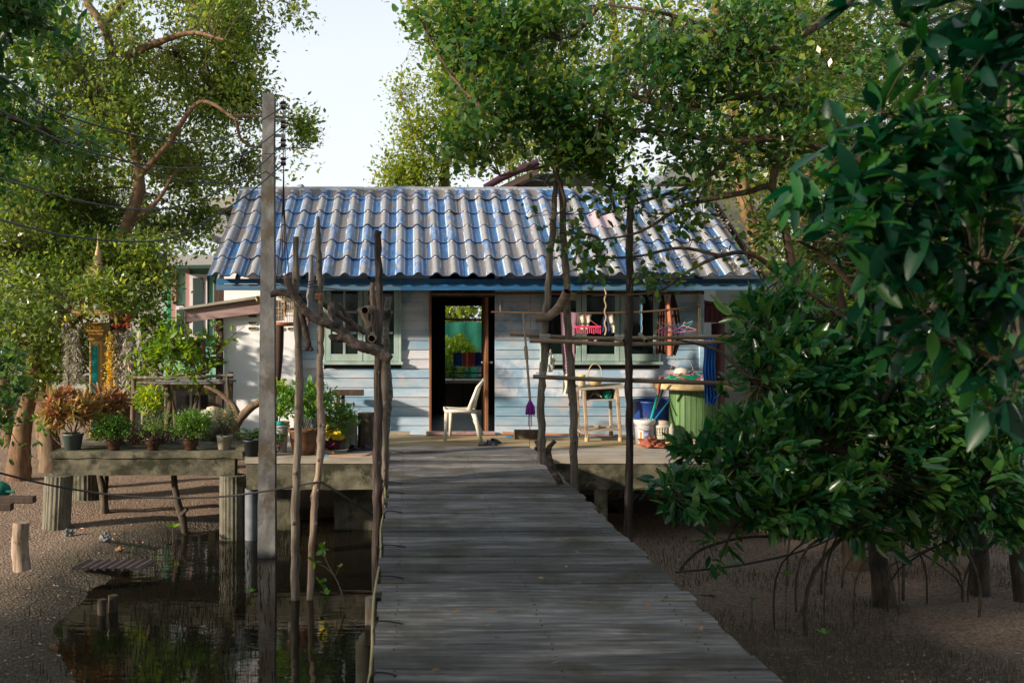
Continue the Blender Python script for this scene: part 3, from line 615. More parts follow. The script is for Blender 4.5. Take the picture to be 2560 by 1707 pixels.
wall('room_partition', (dr + .55, WY + T / 2 + .2, 1.3), (.05, T - .5, 2.6)); wall('room_partition', (dl - .25, WY + T / 2 + .2, 1.3), (.05, T - .5, 2.6))
wall('ceiling_board', ((X0 + X1) / 2, WY + T / 2, 2.60), (X1 - X0 - .14, T - .1, .02))
# door frame, transom with its narrow light gaps, and the leaf standing open edge-on
df = obj('door_frame', MB().bb((dl - .014, WY - .005, 1.12), (.036, .10, 2.2), .004).bb((dl - .0 + .42, WY - .02, .03), (.86, .12, .045), .006), M['brown_jamb'], house)
ts = obj('transom', MB().bb(((dl + dr) / 2, WY, 2.06), (dr - dl - .02, .05, .05), .004).bb(((dl + dr) / 2, WY, 2.235), (dr - dl - .02, .05, .03), .004), M['dark_wood'], house)
for i in range(5): obj('transom_bar', MB().box((dl + .02 + (dr - dl - .04) * i / 4, WY, 2.15), (.03, .04, .14)), M['dark_wood'], ts)
door = obj('door_leaf', MB().bb((wx(1217), WY + .36, 1.04), (.042, .78, 1.98), .004), M['brown_jamb'], house, label='brown door leaf standing open edge-on')
for s, px in ((-1, 1206), (1, 1229)):
    xk = wx(1217) + s * .021; obj('door_knob', MB().tube([(xk, WY + .02, wz(906)), (xk + s * .03, WY + .02, wz(906))], .009, 8).ball((xk + s * .045, WY + .02, wz(906)), .024), M['chrome'], door)
obj('threshold', MB().bb((wx(1150), WY - .10, .045), (1.0, .12, .05), .008), M['pink_wood'], house)
obj('corner_post', MB().bb((wx(1752), WY - .02, 1.3), (.07, .07, 2.6), .006), M['siding_blue'], house)
obj('corner_post', MB().bb((X0 - .03, WY - .02, 1.3), (.05, .06, 2.6), .006), M['siding_blue'], house)
# windows: casements with real bars and panes
def casement(par, x0, x1, z0, z1, cols, rws, st=.07, Y=WY - .045, bars=.035):
    c = obj('casement', MB(), M['sage'], par) if False else None
    mb = MB(); mb.bb((x0 + st / 2, Y, (z0 + z1) / 2), (st, .035, z1 - z0), .003).bb((x1 - st / 2, Y, (z0 + z1) / 2), (st, .035, z1 - z0), .003)
    mb.bb(((x0 + x1) / 2, Y, z0 + st * .75), (x1 - x0 - 2 * st, .033, st * 1.5), .003).bb(((x0 + x1) / 2, Y, z1 - st / 2), (x1 - x0 - 2 * st, .033, st), .003)
    gx0, gx1, gz0, gz1 = x0 + st, x1 - st, z0 + 1.5 * st, z1 - st
    for i in range(1, cols): mb.bb((gx0 + (gx1 - gx0) * i / cols, Y, (gz0 + gz1) / 2), (bars, .030, gz1 - gz0), .003)
    for j in range(1, rws):
        for i in range(cols):
            a = gx0 + (gx1 - gx0) * i / cols; b2 = gx0 + (gx1 - gx0) * (i + 1) / cols
            mb.bb(((a + b2) / 2, Y, gz0 + (gz1 - gz0) * j / rws), (b2 - a - bars - .001, .028, bars), .003)
    fr = obj('sash', mb, M['sage'], par)
    for i in range(cols):
        for j in range(rws):
            a = gx0 + (gx1 - gx0) * i / cols; b2 = gx0 + (gx1 - gx0) * (i + 1) / cols; c0 = gz0 + (gz1 - gz0) * j / rws; c1 = gz0 + (gz1 - gz0) * (j + 1) / rws
            obj('pane', MB().box(((a + b2) / 2, Y + .004, (c0 + c1) / 2), (b2 - a - .002, .004, c1 - c0 - .002)), M['glass'], par)
def window(x0, x1, z0, z1, splits, cols, rws, label):
    wnd = obj('window', MB().bb((x0 + .015, WY - .02, (z0 + z1) / 2), (.035, .09, z1 - z0 + .01), .004).bb((x1 - .015, WY - .02, (z0 + z1) / 2), (.035, .09, z1 - z0 + .01), .004).bb(((x0 + x1) / 2, WY - .02, z1 - .015), (x1 - x0 - .064, .09, .035), .004), M['sage'], house, label=label)
    obj('sill', MB().bb(((x0 + x1) / 2, WY - .055, z0 + .02), (x1 - x0 + .05, .12, .045), .008), M['sage'], wnd)
    for a, b2 in splits: casement(wnd, wx(a), wx(b2), z0 + .05, z1 - .034, cols, rws)
    return wnd
window(*w1, [(816, 907), (909, 997)], 2, 3, 'pale green window with two small-paned casements')
window(*w2, [(1356, 1451), (1453, 1547), (1549, 1643)], 1, 1, 'wide green window with three tall single panes')
# eave fascia, two boards one above the other
fy = 13.78
xa, xb = S(541 - CX, fy), S(1932 - CX, fy)
def fz(py): return EYE - (py - CY) / FPX * fy
for i, (a, b2) in enumerate(((xa, -.1), (-.097, 2.4), (2.403, xb))):
    obj('fascia_board', MB().bb(((a + b2) / 2, fy, (fz(697) + fz(709)) / 2), (b2 - a, .03, fz(697) - fz(709)), .003), M['fascia'], house)
    obj('fascia_board', MB().bb(((a + b2) / 2, fy - .02, (fz(710) + fz(726)) / 2), (b2 - a, .035, fz(710) - fz(726)), .003), M['fascia_pale' if i != 1 else 'fascia'], house)
obj('verge_board', MB().add([(xa, fy + .02, fz(726)), (xa, 16.2, 3.50), (xa, 16.2, 3.66), (xa, fy + .02, fz(697)), (xa + .025, fy + .02, fz(726)), (xa + .025, 16.2, 3.50), (xa + .025, 16.2, 3.66), (xa + .025, fy + .02, fz(697))],
    [(0, 3, 2, 1), (4, 5, 6, 7), (0, 1, 5, 4), (3, 7, 6, 2), (0, 4, 7, 3), (1, 2, 6, 5)]), M['grey_wood'], house)
for i in range(9):
    x = -2.4 + i * .92; obj('rafter', MB().add([(x, fy + .03, 2.16), (x, 16.1, 3.48), (x, 16.1, 3.60), (x, fy + .03, 2.27), (x + .04, fy + .03, 2.16), (x + .04, 16.1, 3.48), (x + .04, 16.1, 3.60), (x + .04, fy + .03, 2.27)],
        [(0, 3, 2, 1), (4, 5, 6, 7), (0, 1, 5, 4), (3, 7, 6, 2), (0, 4, 7, 3), (1, 2, 6, 5)]), M['dark_wood'], house)
# roof: every tile of the front slope is a piece
E0 = Vector((0, 13.6, 2.253)); RD = Vector((0, 16.2, 3.76)); sv = (RD - E0); SLEN = sv.length; ang = math.atan2(sv.z, sv.y)
def hump(x, per=.25, hw=.072, h=.055):
    u = ((x + per / 2) % per) - per / 2
    return h * math.cos(u / hw * math.pi / 2) ** 1.1 if abs(u) < hw else 0.0
M['tile_lip'] = plain('dark blue painted tile edge', (.012, .035, .12), .6)
def tile_mesh(name, L_, nx=22):
    mb = MB(); xs = [-.005 + .51 * i / nx for i in range(nx + 1)]; vs = []
    for x in xs:
        h = hump(x - .125); vs += [(x, 0, h), (x, L_, h), (x, 0, h - .016), (x, L_, h - .012)]
    mb.add(vs, [(i * 4, (i + 1) * 4, (i + 1) * 4 + 1, i * 4 + 1) for i in range(nx)], True)
    mb.add(vs, [(i * 4 + 2, i * 4, (i + 1) * 4, (i + 1) * 4 + 2) for i in range(nx)] if False else [(i * 4 + 2, (i + 1) * 4 + 2, (i + 1) * 4, i * 4) for i in range(nx)])
    mb.add(vs, [(i * 4 + 2, i * 4 + 3, (i + 1) * 4 + 3, (i + 1) * 4 + 2) for i in range(nx)], True)
    mb.add(vs, [(0, 1, 3, 2), (nx * 4, nx * 4 + 2, nx * 4 + 3, nx * 4 + 1)]); me = mb.mesh(name, mat=M['tile']); me.materials.append(M['tile_lip'])
    for i in range(nx, 2 * nx): me.polygons[i].material_index = 1
    return me
roof = obj('roof', MB().add([(-2.70, 16.21, 3.73), (4.74, 16.21, 3.73), (4.74, 18.9, 2.24), (-2.70, 18.9, 2.24), (-2.70, 16.21, 3.715), (4.74, 16.21, 3.715), (4.74, 18.9, 2.225), (-2.70, 18.9, 2.225)],
    [(0, 1, 2, 3), (7, 6, 5, 4), (0, 3, 7, 4), (1, 5, 6, 2), (3, 2, 6, 7), (0, 4, 5, 1)]), M['conc_deck'], house)
tm = tile_mesh('roof_tile', .63); EXP = .53; RX0 = -2.735
pinkm = plain('bare pink patch tile', (.42, .33, .36), .7)
for r in range(6):
    s0 = r * EXP; 
    for c in range(15):
        L_ = tm
        p_ = E0 + sv.normalized() * s0; tilt = ang - .036 + rd.uniform(-.004, .004)
        p_ = p_ + Vector((RX0 + .5 * c + rd.uniform(-.004, .004), 0, 0)) + Vector((0, -math.sin(ang), math.cos(ang))) * (.044 + rd.uniform(-.005, .007))
        if r == 5: 
            o = place('roof_tile', L_, roof, p_, (tilt, 0, rd.uniform(-.004, .004)), (1, .52, 1))
        else: o = place('roof_tile', L_, roof, p_, (tilt, 0, rd.uniform(-.004, .004)))
        if r == 3 and c == 11: o['label'] = 'pinkish bare replacement tile'; o.data = tm.copy(); o.data.materials.clear(); o.data.materials.append(pinkm)
# slope local frame helper for ridge caps
def ridge_mesh():
    mb = MB(); nx = 18; prof = []
    vs = []; xs = [.515 * i / nx - .005 for i in range(nx + 1)]
    for x in xs:
        h = hump(x - .125) * .95
        pr = [(.07, -.03, 0), (.055, .035, 0), (.0, .068, 0), (-.058, .040, 0), (-.062, -.022, h * .1), (-.21, -.108, h)]
        for (y, z_, hh) in pr: vs.append((x, y - hh * .5, z_ + hh * .86 + (.012 if hh else 0)))
        vs.append((x, -.212 - h * .5, -.135 + h * .86))
    k = 7; mb.add(vs, [(i * k + j, i * k + j + 1, (i + 1) * k + j + 1, (i + 1) * k + j) for i in range(nx) for j in range(k - 1)], True)
    me = mb.mesh('ridge_cap', mat=M['tile']); me.materials.append(M['tile_lip'])
    for i in range(nx): me.polygons[i * 6 + 5].material_index = 1
    return me
rm = ridge_mesh()
for c in range(15): place('ridge_cap', rm, roof, (RX0 + .5 * c, 16.2, 3.80 + rd.uniform(-.004, .006)), (rd.uniform(-.01, .01), rd.uniform(-.008, .008), 0))
# lime dabs on the hump tops near each lap
mb = MB()
for r in range(1, 6):
    for c in range(5, 24):
        if rd.random() < .62:
            s0 = r * EXP - .035; p_ = E0 + sv.normalized() * s0; q = p_ + Vector((RX0 + .125 + .25 * c, 0, 0)) + Vector((0, -math.sin(ang), math.cos(ang))) * .088
            mb.ball(q, (.026, .03, .010), 7, 4)
obj('lime_dabs', mb, plain('lime mortar', (.62, .60, .60), .8), roof, kind='stuff')
# leaf litter on the right end of the roof
rr = np.random.default_rng(3); n = 2600; sL = rr.random(n) * 2.6 + .1; xx = 3.0 + rr.random(n) * 2.0 + (sL - 1.5) * -.1
pp = np.array(E0)[None] + np.array(sv.normalized())[None] * sL[:, None] + np.stack([xx, np.zeros(n), np.zeros(n)], 1) + np.array([0, -math.sin(ang), math.cos(ang)]) * .05
keep = np.array([noise.noise(Vector((x * 1.8, s * 2.5, 2))) > -.05 and abs(((x - RX0) % .25) - .125) > .05 for x, s in zip(xx, sL)])
pp = pp[keep]; obj('leaf_litter', leaf_mesh('leaf_litter', pp, rr.normal(size=pp.shape) * [1, .8, .5], rr.uniform(.03, .07, len(pp)), plain('roof leaf litter', (.30, .25, .20), .8), TQ, .5, rr, wl(roof)), None, roof, kind='stuff')

# ------------------------------------------------------------------ whitewashed annex with its lean-to roof
AY = 14.5
annex = thing('annex', 'whitewashed annex wall with slot vents at the left end of the house', 'annex', (wx(650, AY), AY, 0))
ax0, ax1 = wx(560, AY), wx(748, AY)
obj('front_wall', MB().box(((ax0 + ax1) / 2, AY + .05, 1.20), (ax1 - ax0, .10, 2.40)), M['white_wall'], annex)
obj('side_wall', MB().box((ax0 + .05, AY + 1.0, .95), (.10, 1.79, 1.90)), M['white_wall'], annex)
for (px, py, wd) in ((632, 790, 24), (632, 808, 24), (632, 821, 24), (703, 822, 18), (727, 822, 18)):
    c = P(px, py, AY); hw = S(wd / 2, AY); hh = S(4.6, AY); ring = []; ring2 = []
    for k in range(16):
        a = 2 * math.pi * k / 16; sx_ = (hw - hh) * (1 if math.cos(a) >= 0 else -1)
        ring.append((c.x + sx_ + hh * math.cos(a), c.z + hh * math.sin(a))); ring2.append((c.x + sx_ + hh * .62 * math.cos(a), c.z + hh * .62 * math.sin(a)))
    v = obj('vent', MB().add([(x, AY - .014, z_) for x, z_ in ring] + [(x, AY - .016, z_) for x, z_ in ring2] + [(x, AY - .0, z_) for x, z_ in ring], [(i, (i + 1) % 16, 16 + (i + 1) % 16, 16 + i) for i in range(16)] + [(32 + i, 32 + (i + 1) % 16, (i + 1) % 16, i) for i in range(16)]), M['cream_cloth'], annex)
    obj('vent_slot_shade', MB().add([(x, AY - .006, z_) for x, z_ in ring2], [tuple(range(15, -1, -1))]), plain('painted vent shade', (.12, .10, .08), .9), v)  # flat dark face, the shade inside the slot put into its colour
def slab_px(mb, pts, Y0, Y1):
    """outline given at depth Y0 and carried back to Y1"""
    q = [P(x, y, Y0) for x, y in pts]; return mb.prism([(p_.x, p_.z) for p_ in q][::-1], Y0, Y1)
obj('lean_to_board', slab_px(MB(), [(468, 776), (655, 748), (655, 782), (468, 805)], 14.36, 14.40), M['pink_wood'], annex)
obj('lean_to_roof', slab_px(MB(), [(448, 769), (655, 738), (655, 745), (448, 775)], 14.28, 16.2), M['grey_wood'], annex)
obj('corner_post', MB().bb((wx(549, 14.45), 14.45, .85), (.10, .08, 1.74), .008), M['dark_wood'], annex)
obj('pipe_stub', MB().tube([P(643, 744, 14.2), P(647, 752, 14.15)], .03, 10), M['straw'], annex)

# ------------------------------------------------------------------ walkway
walk = thing('walkway', 'long grey plank walkway leading up to the deck', 'walkway', (.7, 8, 0)); walk['kind'] = 'structure'
WZ = .06; y = 1.2; meshes = []
for v in range(10):
    mb = MB(); L_ = 1.80 + rd.uniform(-.012, .014); wd = .184; n = 14; vs = []; sd = v * 3.3
    for i in range(n + 1):
        x = -L_ / 2 + L_ * i / n; e0 = .005 * noise.noise(Vector((x * 3, sd, 0))); e1 = .005 * noise.noise(Vector((x * 3, sd, 5))); t = .0035 * noise.noise(Vector((x * 2, sd, 9)))
        vs += [(x, e0, -.035), (x, e0, t - .006), (x, e0 + .007, t), (x, wd - .007 + e1, t), (x, wd + e1, t - .006), (x, wd + e1, -.035)]
    mb.add(vs, [(i * 6 + k, (i + 1) * 6 + k, (i + 1) * 6 + (k + 1) % 6, i * 6 + (k + 1) % 6) for i in range(n) for k in range(6)] + [(5, 4, 3, 2, 1, 0), tuple(n * 6 + k for k in range(6))])
    meshes.append(mb.mesh('plank', mat=M['plank']))
while y < 12.62:
    fw = rd.choice((.82, .92, 1.0, 1.0, 1.1, 1.2, 1.3))
    place('plank', rd.choice(meshes), walk, (.737 - .0072 * (y - 4.37) + rd.uniform(-.022, .022), y, WZ + rd.uniform(-.006, .003)), (rd.uniform(-.018, .018), rd.uniform(-.0025, .0025), rd.uniform(-.005, .005)), (1, fw, 1))
    y += .190 * fw + rd.uniform(-.003, .005)
for x in (-.05, .70, 1.45): obj('joist', MB().bb((x, 6.55, -.055 if True else 0), (.07, 10.9, .14), .006), M['dark_wood'], walk)
for y in (3.4, 5.8, 7.9, 10.1):
    obj('cross_beam', MB().bb((.7, y, -.18), (1.9, .09, .10), .006), M['dark_wood'], walk)
    for x in (-.13, 1.46): obj('post', MB().tube([(x, y, -1.5), (x + .01, y, -.235)], .065, 12, rough=.04), M['conc_col'], walk)
# two stubby piles beside the left edge
for (px, py, Y, wpx, lab) in ((912, 1600, 5.9, 46, 'squat round concrete pile with a knotted top beside the walkway edge'), (926, 1492, 7.4, 28, 'tan timber pile behind the concrete pile beside the walkway')):
    c = P(px, py, Y); r = S(wpx / 2, Y)
    mb = MB().tube([(c.x, Y, -1.6), (c.x, Y, c.z - .02), (c.x, Y, c.z)], [r, r, r * .85], 16, rough=.03)
    if wpx > 40: mb.ball((c.x + .01, Y, c.z), (r * .9, r * .9, .05), 12, 6)
    single('pile', mb, M['conc_col'] if wpx > 40 else M['stick_tan'], lab, 'pile', (c.x, Y, -1.2))
# pale hose and black ties along the left edge
hp = [(-.180 - .0072 * (y - 4.37) + .010 * math.sin(y * 3), y, WZ - .03 + .012 * math.sin(y * 2.1)) for y in np.arange(2.2, 12.4, .4)]
single('hose', MB().tube(hp, .008, 8), plain('cream hose', (.48, .42, .20), .5), 'thin cream hose running along the left edge of the walkway', 'hose', (-.2, 7, 0))
for i, (py, ln, col) in enumerate(((1131, 34, 'black'), (1155, 28, 'turquoise'), (1209, 36, 'black'), (1234, 46, 'black'), (1282, 44, 'black'), (1368, 60, 'black'), (1446, 62, 'black'), (1560, 68, 'black'), (1690, 64, 'black'))):
    Y = FPX * (EYE - WZ) / (py - CY); x0 = -.165 - .0072 * (Y - 4.37)
    lab = ['black cable tie looped over the edge at the far end of the walkway', 'thin tie second from the far end of the walkway', 'black tie lying third along the walkway edge from the deck', 'black tie fourth along the walkway edge from the deck', 'black tie beside the foot of the dark double post', 'black tie on the walkway just before the dark double post',
           'black tie on the walkway beyond the tan timber pile', 'black tie curling over the edge near the concrete pile', 'black tie nearest the camera on the left walkway edge'][i]
    single('cable_tie', MB().tube(bez([(x0 - .02, Y - .05, WZ - .12), (x0, Y - .01, WZ + .002), (x0 + .05, Y, WZ + .018), (x0 + S(ln, Y), Y - .01, WZ + .006)], 4), .0045, 6), M['black'], lab, 'cable tie', (x0, Y, WZ - .1), 'ties along the walkway edge')
nl = MB()
for yy in np.arange(1.3, 12.6, .1925):
    for xn in (-.06, .70, 1.46):
        for dy in (.05, .13): nl.box((xn + rd.uniform(-.01, .01), yy + dy, WZ + .0015), (.008, .008, .004))
obj('nail_heads', nl, M['metal'] if False else plain('rusty nail', (.05, .03, .02), .8), walk, kind='stuff')
rr = np.random.default_rng(77); n = 90; yl = 2.5 + 10 * rr.random(n) ** 1.2; pl = np.stack([-.1 + 1.65 * rr.random(n), yl, np.full(n, WZ + .006)], 1)
obj('leaf_specks', leaf_mesh('leaf_specks', pl, rr.normal(size=(n, 3)) * [1, 1, .15], rr.uniform(.012, .035, n), leafmat('dry litter', (.05, .03, .015), (.16, .09, .04), (.30, .22, .12), rough=.8, trans=0), TR, .3, rr, wl(walk)), None, walk, kind='stuff')
places = [((1070, 1294), 'leaf_dry', 'brown dry leaf on the planks near the shadow line'), ((1088, 1388), 'leaf_herb', 'small green leaf on the walkway planks'), ((1430, 1347), 'leaf_dry', 'tan dry leaf near the right side of the middle planks'), ((1456, 1384), 'stone', 'grey curled scrap on the right of the planks'), ((1137, 1531), 'leaf_dry', 'ochre leaf on the planks left of centre'),
          ((1640, 1527), 'leaf_dry', 'pale round leaf near the right edge of the planks'), ((1762, 1576), 'leaf_dry', 'dry leaf by the right edge of the front planks'), ((1116, 1673), 'leaf_dry', 'reddish crumpled leaf on the nearest planks'), ((1224, 1524), 'leaf_dry', 'faint tan leaf right of the ochre leaf'), ((1386, 1660), 'stone', 'small grey scrap on the nearest planks')]
for (px, py), m_, lab in places:
    Y = FPX * (EYE - WZ - .01) / (py - CY); c = P(px, py, Y)
    me = leaf_mesh('leaf', np.array([[0, 0, 0.]]), np.array([[rd.uniform(-1, 1), rd.uniform(-.6, .6), .08]]), np.array([.06]), M[m_], TL, .1)
    o = bpy.data.objects.new('fallen_leaf', me); COL.objects.link(o); o.location = (c.x - .02, Y, WZ + .012); props(o, lab, 'leaf', 'litter on the walkway')
# ------------------------------------------------------------------ utility pole, insulator rack, wires
PYL = 11.3
def tapered(pts, Y0, dY=.15):
    return MB().prism([(P(x, y, Y0).x, P(x, y, Y0).z) for x, y in pts][::-1], Y0, Y0 + dY)
pole = thing('utility_pole', 'tall square concrete utility pole standing in the pond in front of the annex', 'pole', (S(660 - CX, PYL), PYL, WATER - .3))
obj('shaft', tapered([(654, 386), (684, 386), (688, 1440), (643, 1440)], PYL, .17), M['conc_pole'], pole)
obj('upper_shaft', tapered([(656, 238), (660, 233), (682, 233), (686, 240), (683.5, 384.5), (655, 384.5)], PYL + .004, .155), M['conc_pole'], pole)
ins_x = 709
rack = thing('insulator_rack', 'upright metal rack with four brown insulators beside the pole top', 'insulator rack', (P(ins_x, 420, PYL + .1).x, PYL + .1, P(ins_x, 420, 1).z))
Yi = PYL + .1
obj('rod', MB().tube([P(709, 248, Yi), P(708, 420, Yi)], .006, 6).tube([P(712, 262, Yi), P(713, 415, Yi)], .005, 6), M['metal'], rack)
for py in (302, 340, 372): obj('bracket', MB().box(P(697, py, Yi), (S(30, Yi), .03, .03)), M['metal'], rack)
for py in (264, 312, 358, 404):
    c = P(708.5, py, Yi); ins = obj('insulator', MB().lathe([(.001, -.05), (.028, -.045), (.034, -.02), (.020, -.005), (.020, .008), (.036, .022), (.030, .045), (.001, .05)], c, 14), M['insul'], rack)
    obj('binding', MB().lathe([(.022, -.01), (.03, 0), (.022, .01)], c, 10), M['white_pl'], ins)
wires = [([(-200, 80, 6), (0, 189, 7.5), (154, 285, 8.6), (386, 349, 9.6), (513, 355, 10.2), (610, 326, 10.8), (706, 268, Yi)], .008, 'uppermost black power cable sweeping to the top insulator'),
         ([(-200, 170, 6), (0, 276, 7.5), (200, 372, 8.7), (400, 418, 9.6), (540, 412, 10.4), (630, 375, 10.9), (706, 318, Yi)], .008, 'second black power cable from the top crossing the leaves'),
         ([(-200, 380, 6), (0, 446, 7.5), (200, 502, 8.7), (360, 525, 9.5), (480, 506, 10.2), (610, 445, 10.9), (706, 362, Yi)], .008, 'third black cable passing before the shrine tree trunk'),
         ([(-200, 500, 6), (0, 550, 7.5), (170, 590, 8.6), (340, 604, 9.5), (450, 587, 10.1), (600, 500, 10.8), (706, 412, Yi)], .009, 'lowest heavy cable hanging just above the shrine spire'),
         ([(-200, 120, 7), (0, 228, 8), (210, 345, 9), (380, 430, 9.9), (520, 458, 10.5), (640, 440, 11), (720, 395, 12.4)], .006, 'thin grey wire between the second and third cables')]
for pts, r, lab in wires: single('power_cable', MB().tube(bez([P(*q) for q in pts], 8), r, 6), M['wire'], lab, 'cable', P(*pts[2]), 'overhead cables')
for i, (dx, lab) in enumerate(((0, 'leftmost dark drop wire hanging to the bird cage eave'), (6, 'dark drop wire second from left above the bird cage'), (12, 'dark drop wire third from left above the bird cage'), (17, 'rightmost dark drop wire reaching the eave'))):
    x1 = 690 + dx * 2; single('drop_wire', MB().tube(bez([P(709, 414, Yi), P(706 + dx * .3, 520, 12), P(700 + dx * 1.0, 620, 12.9), P(x1, 700, 13.66)], 6), .006, 5), plain('brown red wire', (.06, .02, .02), .5), lab, 'wire', P(x1, 700, 13.6), 'drop wires')
single('eave_knot', MB().ball(P(686, 692, 13.62), .035, 8, 6).ball(P(714, 690, 13.62), .045, 8, 6).ball(P(720, 700, 13.6), .03, 8, 6), M['bamboo'], 'tied fibre knots where the drop wires meet the eave', 'knot')

# low guy rope tied to the pale pole, running off to the left and to the walkway
rp = [(-150, 1140, 8.2), (0, 1182, 8.9), (150, 1217, 9.4), (330, 1241, 9.6), (520, 1243, 9.62), (660, 1228, 9.6), (800, 1203, 9.56)]
single('rope', MB().tube(bez([P(*q) for q in rp], 8), .010, 6), M['rope'], 'grey rope sagging from the pale pole to the left edge', 'rope', P(660, 1228, 9.6))
single('rope', MB().tube(bez([P(800, 1203, 9.56), P(870, 1246, 9.7), P(945, 1296, 9.9)], 4), .010, 6), M['rope'], 'short taut rope from the pale pole down to the walkway post', 'rope', P(870, 1246, 9.7))
single('rope', MB().tube(bez([P(1690, 1430, 8.0), P(1850, 1412, 8.6), P(2000, 1378, 9.2), P(2110, 1330, 9.8)], 6), .010, 6), M['rope'], 'dark rope slung low over the mud right of the walkway', 'rope', P(1850, 1412, 8.6))

# ------------------------------------------------------------------ stick poles
def stick(pts, Y, r, mat, label, n=10, knots=5, name='wooden_pole', group='rough poles beside the walkway', seed=1, top=None):
    """pts: pixel path top to bottom at depth Y; r radii in metres; slightly knobbly"""
    rr_ = random.Random(seed); pp_ = bez([P(x, y, Y + (d[0] if d else 0)) for x, y, *d in pts], 5); m = len(pp_)
    ra = rads(r, m); ra = [a * (1 + rr_.uniform(-.10, .10)) for a in ra]
    pp_ = [p_ + Vector((rr_.uniform(-.007, .007), 0, 0)) for p_ in pp_]
    mb = MB().tube(pp_, ra, n, rough=.07)
    t = thing(name, label, 'pole', pp_[-1], group); obj('shaft', mb, mat, t)
    for k in range(knots):
        i = rr_.randrange(1, m - 1); a = rr_.uniform(0, 6.28); q = pp_[i] + Vector((math.cos(a), -abs(math.sin(a)), 0)) * ra[i] * .8
        obj('knot', MB().ball(q, (ra[i] * .45, ra[i] * .45, ra[i] * .6), 7, 5), mat, t)
    return t
YS = 9.6
stick([(738, 592), (739, 700), (744, 830), (748, 960), (743, 1130), (739, 1250), (738, 1400), (736, 1600)], YS, [.026, .034, .037, .038, .041, .042, .044, .045], M['stick_grey'], 'mottled grey pole nearest the concrete utility pole', seed=2, knots=7)
stick([(794, 541), (796, 620), (800, 700), (795, 755)], YS + .05, [.014, .030, .034, .030], M['stick_grey'], 'pointed upper half pole tied onto the pale pole', seed=3, knots=3)
stick([(780, 640), (775, 740), (770, 820), (768, 858)], YS + .12, [.02, .030, .024, .018], plain('bleached stick', (.46, .41, .42), .7), 'bleached pale splint tied beside the pointed pole', seed=5, knots=1)
stick([(797, 735), (803, 800), (800, 900), (801, 1000), (803, 1100), (796, 1180), (786, 1260), (778, 1400), (774, 1640)], YS, [.028, .032, .034, .036, .040, .036, .035, .032, .030], M['stick_tan'], 'pale peeled pole with knobs between grey pole and dark pole', seed=7, knots=9)
stick([(945, 577), (946, 660), (949, 760), (946, 900), (945, 1060), (943, 1180), (944, 1300), (938, 1520)], YS + .1, [.036, .036, .036, .038, .042, .048, .050, .045], M['stick_dark'], 'dark weathered post with a flat top left of the walkway', seed=9, knots=4)
stick([(958, 860), (961, 960), (962, 1080), (963, 1180), (955, 1290), (948, 1420)], YS + .22, [.030, .036, .038, .036, .034, .03], M['stick_grey'], 'brown pole bound behind the dark post', seed=11, knots=4)
stick([(972, 742), (966, 800), (966, 900), (972, 990), (967, 1060), (962, 1130)], YS + .45, [.030, .034, .036, .040, .034, .032], pmat('scaly bark', [(.05, .045, .03), (.20, .18, .14), (.42, .40, .35)], scale=(30, 30, 30), bump=1.0, bscale=80, rough=.9, rnd=0), 'scaly barked trunk pole behind the dark post', seed=13, knots=5)
stick([(932, 706), (931, 760), (936, 830)], YS + .25, [.026, .026, .024], M['stick_tan'], 'short pale peg standing on the branch crotch', seed=15, knots=1)
YR = 9.8
stick([(1389, 458), (1383, 560), (1374, 650), (1371, 730), (1362, 800), (1361, 900), (1353, 980), (1354, 1060), (1353, 1125), (1356, 1160)], YR, [.024, .030, .036, .034, .036, .038, .036, .040, .044, .046], M['stick_grey'], 'crooked pole with forked foot at the walkway end', seed=21, knots=5)
stick([(1402, 440), (1408, 560), (1416, 690), (1419, 800), (1425, 900), (1432, 1010), (1435, 1130), (1441, 1300)], YR + .05, [.020, .034, .036, .038, .038, .040, .040, .04], M['stick_grey'], 'straight cracked pole carrying the hollow bamboo elbow', seed=23, knots=4)
stick([(1577, 462), (1575, 560), (1574, 680), (1574, 780), (1571, 900), (1573, 1010), (1574, 1140), (1572, 1240), (1568, 1400)], YR - .1, [.030, .034, .038, .040, .038, .036, .038, .042, .04], M['stick_dark'], 'dark knotty pole standing in the mud right of the walkway', seed=25, knots=7)
# fork foot roots
t = thing('root_fork', 'forked driftwood foot wedged against the walkway end', 'driftwood', P(1370, 1150, YR))
obj('root', MB().tube(bez([P(1338, 1120, YR), P(1352, 1128, YR + .02), P(1372, 1160, YR), P(1400, 1205, YR)]), [.02] * 5 + [.03] * 5 + [.034] * 9, 8, rough=.1), M['branch_wood'], t)
obj('root', MB().tube(bez([P(1388, 1102, YR), P(1372, 1122, YR), P(1378, 1160, YR + .03), P(1405, 1215, YR)]), [.022] * 5 + [.028] * 14, 8, rough=.1), M['branch_wood'], t)
obj('root', MB().tube(bez([P(1342, 1100, YR), P(1350, 1118, YR)]), .030, 8, rough=.1), M['stick_grey'], t)

# the knotted branch structure on the left poles
br = thing('branch', 'gnarled brown branch lashed across the left poles', 'branch', P(800, 830, YS - .09))
Yb = YS - .09
obj('limb', MB().tube(bez([P(676, 735, Yb), P(706, 731, Yb), P(735, 742, Yb), P(752, 765, Yb), P(782, 792, Yb), P(812, 806, Yb), P(842, 818, Yb), P(866, 840, Yb), P(884, 858, Yb), P(920, 870, Yb), P(950, 880, Yb + .02), P(974, 900, Yb)]), rads([.034, .036, .036, .040, .044, .046, .050, .052, .054, .054, .056, .052], 67 - 11), 10, rough=.12), M['branch_wood'], br)
obj('fork', MB().tube(bez([P(716, 690, Yb), P(722, 712, Yb), P(738, 742, Yb), P(756, 766, Yb)]), rads([.032, .038, .040, .038], 16 + 3), 9, rough=.12), M['branch_wood'], br)
obj('fork', MB().tube(bez([P(826, 752, Yb), P(828, 778, Yb), P(832, 806, Yb)]), rads([.032, .034, .036], 13), 9, rough=.1), M['branch_wood'], br)
